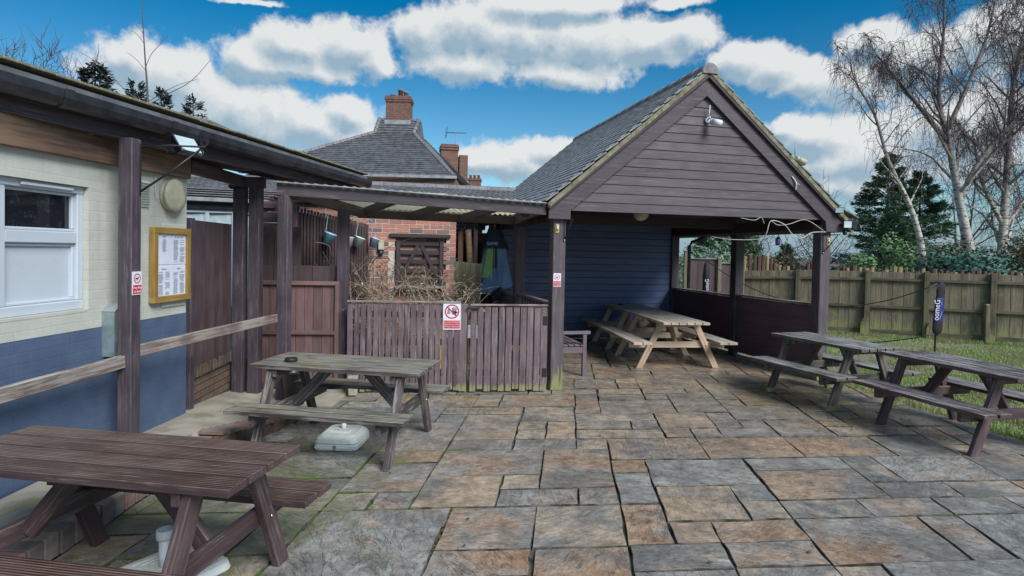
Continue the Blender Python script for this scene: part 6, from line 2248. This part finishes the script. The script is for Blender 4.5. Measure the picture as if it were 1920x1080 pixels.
def blade(x, y, z0, h, w_):
    a = rg_.uniform(0, 6.28)
    lx, ly = rg_.uniform(-.5, .5) * h, rg_.uniform(-.5, .5) * h
    dx, dy = math.cos(a) * w_ / 2, math.sin(a) * w_ / 2
    b0_ = len(vs)
    vs.extend([(x - dx, y - dy, z0), (x + dx, y + dy, z0), (x + lx, y + ly, z0 + h)])
    fs.append((b0_, b0_ + 1, b0_ + 2))


def lawn_in(x, y):
    if y < 8.1:
        if x < edge_x(y) - 0.035 + 0.05 * mnoise.noise(Vector((x * 6, y * 6, 2.0))):
            return False
    else:
        if x < 4.66 - (y - 8.1) * 0.235:
            return False
    if x > 5.7 and y > fy(x) + 0.0:
        return False
    return True


n_b = 0
tries = 0
while n_b < 150000 and tries < 600000:
    tries += 1
    y = 4.0 + (14.6 - 4.0) * rg_.random()
    x = rg_.uniform(3.0, min(y * 1.0 + 0.9, 13.5))
    if not lawn_in(x, y):
        continue
    nz = mnoise.noise(Vector((x * 1.1, y * 1.1, 0.0))) + 0.5 * mnoise.noise(Vector((x * 3.1, y * 3.1, 4.0)))
    near = max(0.0, 1 - (x - edge_x(y)) / 0.5) if y < 8.2 else 0
    bare = 1 if (5.0 < x < 7.2 and 5.0 < y < 7.4) else 0
    if nz < -0.12 + (0.22 * bare) - near * 0.6 and rg_.random() < 0.82:
        continue
    h = rg_.uniform(0.02, 0.05) * (1 + 0.7 * max(0, nz)) * (1 + near * 0.8)
    for q in range(2):
        blade(x + rg_.uniform(-.02, .02), y + rg_.uniform(-.02, .02), -0.037, h, rg_.uniform(0.006, 0.012))
        n_b += 1
# tufts along the fence foot
for k in range(9000):
    x = rg_.uniform(5.8, 13.5)
    y = fy(x) - rg_.uniform(0.05, 0.28)
    blade(x, y, -0.037, rg_.uniform(0.04, 0.11), 0.01)
tag(put('grass', mesh_from('grass', vs, fs, 'grass_blade')), 'short patchy winter grass on the lawn', 'grass', kind='stuff')

# fallen leaves and grit
rf = random.Random(6)
vs, fs = [], []
for _ in range(260):
    y = 2.4 + rf.random() ** 1.5 * 8
    x = rf.uniform(max(left_x(y) + .05, -y * .85), min(edge_x(y) - .05, y * .85))
    if rf.random() < 0.35:
        x, y = 4.05 + rf.gauss(0, .35), 6.3 + rf.gauss(0, .3)
    s_ = rf.uniform(0.006, 0.022)
    a = rf.uniform(0, 6.28)
    ca, sa = math.cos(a) * s_, math.sin(a) * s_
    b0_ = len(vs)
    zl = 0.010
    vs.extend([(x - ca, y - sa, zl), (x + sa * .5, y - ca * .5, zl + rf.uniform(0, .006)), (x + ca, y + sa, zl + rf.uniform(0, .008)), (x - sa * .5, y + ca * .5, zl)])
    fs.append((b0_, b0_ + 1, b0_ + 2, b0_ + 3))
leaf('dead_leaf', (0.05, 0.03, 0.02), (0.16, 0.10, 0.05))
tag(put('fallen_leaves', mesh_from('fallen_leaves', vs, fs, 'dead_leaf')), 'scattered dark dead leaves on the wet paving', 'leaves', kind='stuff')

# moss cushions in the joints near the left tables
vs, fs = [], []
rm = random.Random(8)


def tuft(x, y, z, s_):
    b0_ = len(vs)
    n_ = 6
    vs.append((x, y, z + s_ * 0.5))
    for k in range(n_):
        a = k * 6.283 / n_ + rm.random()
        vs.append((x + math.cos(a) * s_, y + math.sin(a) * s_, z - 0.006))
    for k in range(n_):
        fs.append((b0_, b0_ + 1 + k, b0_ + 1 + (k + 1) % n_))


for (i, j, a, b) in slabs:
    for (u0, v0, u1, v1) in ((i, j, i + a, j), (i, j, i, j + b)):
        mx_, my_ = (u0 + u1) / 2 * CELL, (v0 + v1) / 2 * CELL
        c = PO + PAX * mx_ + PBX * my_
        if not (left_x(c.y) < c.x < 1.2 and 2.2 < c.y < 6.2):
            continue
        dens = mnoise.noise(Vector((c.x * 0.9, c.y * 0.9, 7.0))) + 0.45 * (-c.x) / 2.4 - 0.10
        if dens < 0.2:
            continue
        ln = math.hypot(u1 - u0, v1 - v0) * CELL
        for k in range(int(ln * 110 * min(1, dens * 1.6))):
            t = rm.random()
            p = PO + PAX * ((u0 + (u1 - u0) * t) * CELL) + PBX * ((v0 + (v1 - v0) * t) * CELL)
            tuft(p.x + rm.uniform(-.006, .006), p.y + rm.uniform(-.006, .006), -0.008, rm.uniform(0.004, 0.010))
plain('moss', (0.10, 0.145, 0.03), 0.95, nscale=20, namt=0.5)
if vs:
    tag(put('moss', mesh_from('moss', vs, fs, 'moss')), 'bright green moss in the paving joints on the left', 'moss', kind='stuff')

# ------------------------------------------------------------------ trees


def grow(p, d, length, r, depth, rr, paths, twigs, spread=0.5, up=0.15, droop=0.0, nseg=6, kids=5, shrink=0.62, min_r=0.006, first=0.25):
    """recursive branching; thick limbs to paths, thin ones to twigs"""
    pts = [(p.copy(), r)]
    dd = d.normalized()
    q = p.copy()
    for i in range(nseg):
        jit = Vector((rr.gauss(0, 1), rr.gauss(0, 1), rr.gauss(0, 1))) * 0.12
        dd = (dd + jit + Vector((0, 0, up - droop * (i / nseg)))).normalized()
        q = q + dd * (length / nseg)
        rad = max(min_r * 0.5, r * (1 - 0.75 * (i + 1) / nseg))
        pts.append((q.copy(), rad))
    (paths if depth > 1 else twigs).append(pts)
    if depth <= 0:
        return
    for k in range(kids):
        t = first + (1 - first) * (k + rr.random()) / kids
        f = t * nseg
        i = min(nseg - 1, int(f))
        base_ = pts[i][0].lerp(pts[i + 1][0], f - i)
        ax = (pts[i + 1][0] - pts[i][0]).normalized()
        side = Vector((rr.gauss(0, 1), rr.gauss(0, 1), rr.gauss(0, 0.6)))
        side = (side - ax * side.dot(ax)).normalized()
        nd = (ax * (1 - spread) + side * spread).normalized()
        grow(base_, nd, length * shrink * rr.uniform(0.7, 1.15), max(min_r, pts[i][1] * 0.6), depth - 1, rr, paths, twigs, spread, up, droop, max(4, nseg - 1), kids, shrink, min_r, 0.15)


def bare_tree(name, base_, limbs, label, mt='bark', mtw='twig', group=None):
    """limbs: list of (paths, twigs) point lists already grown"""
    t_ = thing(name, base_, 0, label, 'tree', group)
    paths, twigs = limbs
    Wt_ = Matrix.Translation(Vector(base_))
    off = Vector(base_)
    if paths:
        v_, f_ = tubes([[(p - off, r) for p, r in pth] for pth in paths], 6)
        put('trunk', mesh_from('trunk', v_, f_, mt, True), t_, Wt_)
    if twigs:
        v_, f_ = tubes([[(p - off, r) for p, r in pth] for pth in twigs], 3)
        put('twigs', mesh_from('twigs', v_, f_, mtw, False), t_, Wt_)
    return t_


def spine(pts, radii, n=4):
    P_ = wob(pts, n)
    m = len(P_) - 1
    out = []
    for k, p in enumerate(P_):
        f = k / m * (len(radii) - 1)
        i = min(len(radii) - 2, int(f))
        out.append((p, radii[i] + (radii[i + 1] - radii[i]) * (f - i)))
    return out


def birch(spn, rr, kids, len0, start=0.3, weep=1.0, sideways=0.75, dens=1.0):
    paths, twigs = [spn], []
    m = len(spn)
    for k in range(kids):
        t = start + (1 - start) * (k + rr.random()) / kids
        i = min(m - 2, int(t * (m - 1)))
        p = spn[i][0].lerp(spn[i + 1][0], t * (m - 1) - i)
        ax = (spn[i + 1][0] - spn[i][0]).normalized()
        side = Vector((rr.gauss(0, 1), rr.gauss(0, 0.7), 0)).normalized()
        nd = (ax * (1 - sideways) + side * sideways + Vector((0, 0, 0.35))).normalized()
        L = len0 * (1.1 - 0.55 * t) * rr.uniform(0.6, 1.2)
        r = max(0.012, spn[i][1] * 0.45)
        # main limb rises then bows over
        pts = [(p.copy(), r)]
        q, dd = p.copy(), nd.copy()
        ns = 9
        for j in range(ns):
            dd = (dd + Vector((rr.gauss(0, .10), rr.gauss(0, .10), rr.gauss(0, .08) + 0.13 - 0.36 * weep * (j / ns) ** 1.5))).normalized()
            q = q + dd * (L / ns)
            pts.append((q.copy(), max(0.005, r * (1 - 0.8 * (j + 1) / ns))))
        paths.append(pts)
        # side shoots
        for _ in range(int(22 * dens)):
            f = rr.uniform(0.2, 1.0) * ns
            a = min(ns - 1, int(f))
            bp = pts[a][0].lerp(pts[a + 1][0], f - a)
            sd2 = Vector((rr.gauss(0, 1), rr.gauss(0, 1), rr.gauss(0.2, 0.5))).normalized()
            d2 = ((pts[a + 1][0] - pts[a][0]).normalized() * 0.5 + sd2 * 0.7).normalized()
            l2 = rr.uniform(0.35, 0.9) * len0 * 0.32
            qq = bp.copy()
            tp = [(qq.copy(), 0.007)]
            for j in range(5):
                d2 = (d2 + Vector((rr.gauss(0, .15), rr.gauss(0, .15), rr.gauss(0, .1) - 0.22 * weep))).normalized()
                qq = qq + d2 * (l2 / 5)
                tp.append((qq.copy(), 0.007))
            twigs.append(tp)
            # hanging strings
            for _ in range(int(3.2 * dens)):
                g_ = rr.randint(1, 5)
                hp = tp[g_][0].copy()
                hl = rr.uniform(0.2, 0.75) * weep + 0.12
                st = [(hp.copy(), 0.0048)]
                dd3 = Vector((rr.gauss(0, .5), rr.gauss(0, .5), -0.3))
                for j in range(4):
                    dd3 = (dd3 + Vector((rr.gauss(0, .12), rr.gauss(0, .12), -0.55 * weep))).normalized()
                    hp = hp + dd3 * (hl / 4)
                    st.append((hp.copy(), 0.0038))
                twigs.append(st)
    return paths, twigs


rr = random.Random(31)
s1 = spine([(11.95, 17, 0), (11.90, 17, 1.6), (11.75, 17, 2.5), (11.42, 17, 3.4), (10.80, 17, 4.6), (10.36, 17, 5.9), (9.80, 17, 6.8), (9.55, 17, 7.5)], [0.15, 0.12, 0.085, 0.07, 0.05, 0.038, 0.025, 0.01])
bare_tree('birch_tree', (11.95, 17, 0), birch(s1, rr, 22, 1.7, 0.42, 1.0, 0.75, 0.55), 'leaning silver birch with drooping bare twigs nearest the shelter roof', 'birch_bark', group='bare birches beyond the fence')
s2 = spine([(15.0, 19, 0), (14.85, 19, 1.7), (14.43, 19, 3.6), (14.0, 19, 5.5), (13.62, 19, 7.0), (13.70, 19, 9.0), (13.65, 19, 11.2)], [0.24, 0.19, 0.13, 0.095, 0.07, 0.045, 0.015])
pa, tw = birch(s2, rr, 34, 3.0, 0.34, 0.9, 0.75, 0.75)
s2b = spine([(14.40, 19, 3.7), (15.1, 18.9, 5.2), (16.2, 18.8, 6.6), (16.7, 18.8, 8.2)], [0.10, 0.08, 0.05, 0.02])
pb_, tb = birch(s2b, rr, 14, 1.8, 0.3, 0.9)
s2c = spine([(14.0, 19, 5.5), (12.9, 19, 6.8), (12.2, 19, 7.6), (11.6, 19, 8.3)], [0.09, 0.06, 0.04, 0.015])
pc_, tc2 = birch(s2c, rr, 10, 1.5, 0.3, 1.0)
s2d = spine([(13.9, 19, 5.9), (14.5, 19, 7.3), (15.1, 19, 9.0), (15.4, 19, 10.6)], [0.08, 0.06, 0.04, 0.015])
pd_, td_ = birch(s2d, rr, 12, 1.7, 0.25, 0.9)
bare_tree('birch_tree', (15.0, 19, 0), (pa + pb_ + pc_ + pd_, tw + tb + tc2 + td_), 'tall white-barked silver birch with forked top beyond the fence', 'birch_bark', group='bare birches beyond the fence')
s3 = spine([(17.4, 21, 0), (17.5, 21, 2), (17.6, 21, 5.4), (17.7, 21, 8.2), (18.2, 21, 10.8)], [0.16, 0.15, 0.11, 0.07, 0.02])
pa, tw = birch(s3, rr, 34, 3.0, 0.25, 0.8)
s3b = spine([(17.55, 21, 3.0), (16.7, 21, 4.6), (16.3, 21, 6.4)], [0.09, 0.06, 0.02])
pb_, tb = birch(s3b, rr, 10, 1.8, 0.3, 0.8)
bare_tree('birch_tree', (17.4, 21, 0), (pa + pb_, tw + tb), 'darker bare birch at the right edge of the view', 'birch_bark', group='bare birches beyond the fence')

# more bare trees: behind the shelter, and far left
for (x, y, h_, sd_, lab, kd) in ((12.2, 27, 2.9, 1, 'low bare tree seen through the shelter opening on the right', 5), (9.9, 26, 3.0, 2, 'bare twiggy tree beside the middle post of the shelter opening', 5), (16.0, 30, 3.6, 3, 'bare tree just right of the shelter post', 5), (19.5, 26, 6.0, 6, 'bare tree standing behind the tall birch', 5), (24.5, 27, 6.5, 8, 'bare tree behind the rightmost birch', 5)):
    r2_ = random.Random(sd_)
    pa, tw = [], []
    for q in range(3):
        grow(Vector((x + r2_.uniform(-.5, .5), y, 0.0)), Vector((r2_.uniform(-.35, .35), 0, 1)), h_ * r2_.uniform(.8, 1.1), 0.07, 3, r2_, pa, tw, 0.55, 0.10, 0.0, 6, kd, 0.6, 0.010, 0.3)
    bare_tree('bare_tree', (x, y, 0), (pa, tw), lab, 'bark', group='bare winter trees')
for (x, y, h_, sd_, lab) in ((-22.0, 25, 6.9, 11, 'bare twiggy tree at the far left above the veranda roof'), (-19.9, 25.5, 6.0, 12, 'lower bare tree beside the conifer above the veranda roof')):
    r2_ = random.Random(sd_)
    pa, tw = [], []
    for q in range(6):
        grow(Vector((x + r2_.uniform(-1.2, 1.2), y, 1.0)), Vector((r2_.uniform(-.4, .4), 0, 1)), h_ * r2_.uniform(.75, .95), 0.09, 3, r2_, pa, tw, 0.5, 0.12, 0.0, 7, 9, 0.5, 0.014, 0.3)
    bare_tree('bare_tree', (x, y, 0), (pa, tw), lab, 'bark', group='bare winter trees')
# sapling over the veranda roof
st_ = spine([(-5.60, 9, 0.0), (-5.58, 9, 2.0), (-5.60, 9, 3.8), (-5.65, 9, 4.6), (-5.69, 9, 5.2), (-5.70, 9, 5.7)], [0.035, 0.025, 0.016, 0.011, 0.007, 0.003])
tw = [spine([(-5.60, 9, 3.87), (-5.95, 9, 4.10), (-6.30, 9, 4.45), (-6.72, 9, 4.70)], [0.009, 0.007, 0.005, 0.003]),
      spine([(-5.60, 9, 3.87), (-5.30, 9, 4.05), (-4.95, 9, 4.25), (-4.65, 9, 4.58)], [0.009, 0.007, 0.005, 0.003]),
      spine([(-5.60, 9, 3.92), (-5.35, 9, 4.08), (-5.12, 9, 4.20), (-4.85, 9, 4.28)], [0.006, 0.005, 0.004, 0.003]),
      spine([(-5.64, 9, 4.45), (-5.55, 9, 4.65), (-5.42, 9, 4.8), (-5.3, 9, 4.95)], [0.006, 0.005, 0.004, 0.003]),
      spine([(-5.66, 9, 4.8), (-5.78, 9, 4.95), (-5.9, 9, 5.0)], [0.005, 0.004, 0.003]),
      spine([(-5.67, 9, 4.95), (-5.82, 9, 5.12), (-5.9, 9, 5.15)], [0.005, 0.004, 0.003]),
      spine([(-5.64, 9, 4.40), (-5.80, 9, 4.58), (-5.92, 9, 4.66)], [0.005, 0.004, 0.003]),
      spine([(-6.05, 9, 4.18), (-6.2, 9, 4.25), (-6.45, 9, 4.50)], [0.004, 0.003, 0.002])]
bare_tree('sapling', (-5.6, 9, 0), ([st_], tw), 'thin bare sapling rising above the veranda roof', 'twig')


def conifer(base_, h, rad, rr, n, label, mt='needles', z0=0.0, size=0.13, name='conifer_tree', group='evergreens beyond the fence', droop=0.25, tiers=26, gap=0.35):
    """trunk with tiers of branches, each carrying flat sprays of small faces"""
    t_ = thing(name, base_, 0, label, 'tree', group)
    off = Vector(base_)
    paths = [[(Vector((0, 0, z0)), h * 0.02 + 0.03), (Vector((0, 0, h)), 0.01)]]
    vs, fs = [], []
    br = []
    for k in range(tiers * 6):
        f = (k + rr.random()) / (tiers * 6)
        z = z0 + (h - z0) * (0.04 + 0.96 * f)
        a = rr.uniform(0, 6.283)
        L = rad * (1 - f) ** 0.75 * rr.uniform(0.55, 1.15) + 0.12
        d = Vector((math.cos(a), math.sin(a), 0.25 - droop * (1 - f)))
        tip = Vector((0, 0, z)) + d * L + Vector((0, 0, rr.uniform(-.1, .15)))
        br.append((Vector((0, 0, z)), tip))
        if rr.random() < gap:
            paths.append([(Vector((0, 0, z)), 0.02), (tip, 0.005)])
    per = max(3, n // len(br))
    for (p0, p1) in br:
        dv = (p1 - p0)
        sid = dv.cross(Vector((0, 0, 1))).normalized()
        for _ in range(per):
            t = rr.uniform(0.25, 1.05) ** 0.7
            wdt = 0.28 * dv.length * (1.1 - t) + 0.08
            c = p0 + dv * t + sid * rr.gauss(0, wdt * 0.6) + Vector((0, 0, rr.gauss(0, 0.05) - 0.02))
            a = dv.normalized() * 0.7 + sid * rr.gauss(0, 0.6) + Vector((0, 0, rr.gauss(-0.1, 0.3)))
            a.normalize()
            b = a.cross(Vector((rr.gauss(0, .4), rr.gauss(0, .4), 1))).normalized()
            s_ = size * rr.uniform(0.6, 1.3)
            b0_ = len(vs)
            vs.extend([c - b * s_ * 0.28, c + a * s_ * 0.5 + b * s_ * 0.05, c + b * s_ * 0.28 + a * s_ * 0.2, c + a * s_, c - a * s_ * 0.3])
            fs.append((b0_ + 4, b0_, b0_ + 1, b0_ + 3))
            fs.append((b0_ + 4, b0_ + 1, b0_ + 2, b0_ + 3))
    v_, f_ = tubes(paths, 4)
    Wt_ = Matrix.Translation(off)
    put('trunk', mesh_from('trunk', v_, f_, 'bark'), t_, Wt_)
    put('crown', mesh_from('crown', vs, fs, mt), t_, Wt_)
    return t_


rc = random.Random(77)
conifer((14.2, 22.3, 0), 5.6, 2.1, rc, 22000, 'dark green conifer left of the leaning birch beyond the fence', 'needles', size=0.15)
conifer((15.9, 23.0, 0), 5.0, 2.0, rc, 18000, 'dark conifer between the two birch trunks', 'needles', size=0.15)
conifer((13.3, 20.6, 0), 3.2, 1.3, rc, 6000, 'lighter green young conifer in front of the dark one', 'needles', size=0.17)
conifer((14.0, 30.0, 0), 2.35, 0.75, rc, 3500, 'tiny distant conifer seen through the shelter opening', 'needles_blue', size=0.15)
conifer((7.6, 22.5, 0), 2.9, 1.5, rc, 6000, 'conifer seen through the left shelter opening', 'needles', size=0.17)
conifer((9.2, 23.5, 0), 2.9, 1.3, rc, 5000, 'conifer beside the middle shelter post in the opening', 'needles', size=0.17)
conifer((-11.75, 16.5, 0), 6.75, 1.5, rc, 6000, 'dark conifer tip above the left end of the veranda roof', 'needles_dark', size=0.17, group='conifer tips above the veranda roof')
conifer((-10.75, 16.7, 0), 6.15, 1.2, rc, 3500, 'lower conifer tip just right of the tallest one over the veranda', 'needles_dark', size=0.16, group='conifer tips above the veranda roof')
conifer((-9.9, 16.5, 0), 5.95, 0.9, rc, 3000, 'small conifer tip left of the sapling over the veranda', 'needles_dark', size=0.15, group='conifer tips above the veranda roof')
conifer((-9.0, 16.5, 0), 5.75, 1.0, rc, 3000, 'small conifer tip right of the sapling over the veranda', 'needles_dark', size=0.15, group='conifer tips above the veranda roof')


def bush(base_, rx, ry, rz_, rr, n, mt, label, size=0.09, name='bush', twn=60, group=None, cat='bush'):
    t_ = thing(name, base_, 0, label, cat, group)
    vs, fs = [], []
    clumps = []
    for _ in range(26):
        a, b = rr.uniform(0, 6.283), rr.uniform(-0.2, 1.4)
        rad = rr.uniform(0.45, 1.0)
        clumps.append((Vector((math.cos(a) * math.cos(b) * rx * rad, math.sin(a) * math.cos(b) * ry * rad, rz_ * (0.45 + 0.5 * math.sin(b) * rad))), rr.uniform(0.22, 0.42) * min(rx, rz_)))
    for _ in range(n):
        c, r_ = clumps[rr.randrange(len(clumps))]
        d = Vector((rr.gauss(0, 1), rr.gauss(0, 1), rr.gauss(0, 1))).normalized()
        p = c + d * r_ * rr.uniform(0.6, 1.1)
        if p.z < 0.02:
            continue
        a = Vector((rr.gauss(0, 1), rr.gauss(0, 1), rr.gauss(0, 0.6))).normalized()
        b = a.cross(d + Vector((0.01, 0, 0))).normalized()
        s_ = size * rr.uniform(0.6, 1.3)
        b0_ = len(vs)
        vs.extend([p - a * s_ * .5, p + b * s_ * .24, p + a * s_ * .5, p - b * s_ * .24])
        fs.append((b0_, b0_ + 1, b0_ + 2, b0_ + 3))
    tw_ = []
    for _ in range(twn):
        c, r_ = clumps[rr.randrange(len(clumps))]
        tw_.append([(Vector((rr.uniform(-.2, .2), rr.uniform(-.1, .1), 0)), 0.012), (c * 0.6 + Vector((0, 0, .1)), 0.008), (c + Vector((rr.gauss(0, r_), rr.gauss(0, r_), r_ * 0.8)), 0.003)])
    v_, f_ = tubes(tw_, 3)
    Wt_ = Matrix.Translation(Vector(base_))
    put('branches', mesh_from('branches', v_, f_, 'twig'), t_, Wt_)
    put('foliage', mesh_from('foliage', vs, fs, mt), t_, Wt_)
    return t_


bush((12.6, 16.4, 0), 1.5, 0.9, 1.95, rc, 9000, 'laurel', 'dark glossy laurel bush behind the fence below the birches', 0.13)
bush((15.0, 16.6, 0), 1.7, 1.0, 2.5, rc, 7000, 'brown_leaf', 'brownish scrub bush behind the fence at the right edge', 0.10)
bush((13.6, 17.8, 0), 1.4, 0.9, 2.3, rc, 5000, 'brown_leaf', 'brown winter hedge bush between the laurel and the tall birch', 0.09)
bush((11.9, 18.6, 0), 1.1, 0.8, 2.5, rc, 3500, 'leaf_light', 'light green leafy bush in front of the dark conifers', 0.13)
bush((6.1, 17.5, 0), 1.8, 0.9, 1.75, rc, 6000, 'needles', 'green hedge bush above the gate panels behind the shelter', 0.10)
bush((7.6, 18.2, 0), 1.4, 0.9, 1.7, rc, 4000, 'brown_leaf', 'brown scrub behind the middle shelter post', 0.09)
bush((11.6, 24.0, 0), 1.6, 0.9, 1.8, rc, 3500, 'brown_leaf', 'low brown scrub seen over the log palisade', 0.11)
bush((17.5, 24.5, 0), 3.5, 1.0, 2.2, rc, 8000, 'needles_dark', 'dark hedge mass behind the birches at the right', 0.14)

# the twiggy shrub behind the pickets
sb = thing('twiggy_shrub', (-1.6, 8.2, 0), 0, 'tangled pale twigged shrub behind the picket fence', 'shrub')
rs_ = random.Random(15)
tw_, lv, lf = [], [], []
for _ in range(300):
    b_ = Vector((rs_.uniform(-2.25, -0.65), rs_.uniform(7.6, 8.4), rs_.uniform(0.55, 1.25)))
    d = Vector((rs_.gauss(0, 0.75), rs_.gauss(0, 0.4), rs_.uniform(0.25, 1.0))).normalized()
    hmax = 1.56 - max(0, b_.x + 1.8) * 0.26
    pts = [(b_.copy(), 0.006)]
    q = b_.copy()
    for j in range(7):
        d = (d + Vector((rs_.gauss(0, .3), rs_.gauss(0, .25), rs_.gauss(0, .2) - (0.6 if q.z > hmax else 0.02)))).normalized()
        q = q + d * rs_.uniform(0.07, 0.13)
        pts.append((q.copy(), 0.0045 * (1 - j / 12)))
        if rs_.random() < 0.6:
            for _2 in range(1):
                a = Vector((rs_.gauss(0, 1), rs_.gauss(0, 1), rs_.gauss(0, 1))).normalized()
                b2_ = a.cross(Vector((rs_.gauss(0, 1), rs_.gauss(0, 1), rs_.gauss(0, 1)))).normalized()
                s_ = rs_.uniform(0.012, 0.030)
                c = q + a * 0.02
                k0 = len(lv)
                lv.extend([c - a * s_, c + b2_ * s_ * .5, c + a * s_, c - b2_ * s_ * .5])
                lf.append((k0, k0 + 1, k0 + 2, k0 + 3))
    tw_.append(pts)
# long arching stems over the batten fence
for (a, b, c_, d_) in (((-2.2, 8.3, 1.0), (-2.0, 8.4, 1.55), (-1.75, 8.45, 1.80), (-1.35, 8.5, 1.95)), ((-1.7, 8.2, 1.1), (-1.35, 8.2, 1.30), (-1.1, 8.2, 1.5), (-0.95, 8.2, 1.72)), ((-1.2, 8.2, 0.9), (-0.9, 8.2, 1.15), (-0.6, 8.2, 1.35), (-0.5, 8.2, 1.42)), ((-2.3, 8.1, 1.1), (-2.35, 8.15, 1.5), (-2.3, 8.2, 1.7), (-2.2, 8.2, 1.85)), ((-2.1, 8.1, 1.1), (-2.2, 8.15, 1.5), (-2.05, 8.2, 1.6), (-1.75, 8.2, 1.62)), ((-2.3, 7.9, 1.1), (-2.5, 8.1, 1.7), (-2.6, 8.2, 1.8), (-2.75, 8.2, 1.83))):
    tw_.append(spine([a, b, c_, d_], [0.008, 0.007, 0.005, 0.003]))
v_, f_ = tubes(tw_, 3)
put('stems', mesh_from('stems', v_, f_, 'twig_pale'), sb, Matrix.Identity(4))
put('leaves', mesh_from('leaves', lv, lf, 'shrub_leaf'), sb, Matrix.Identity(4))
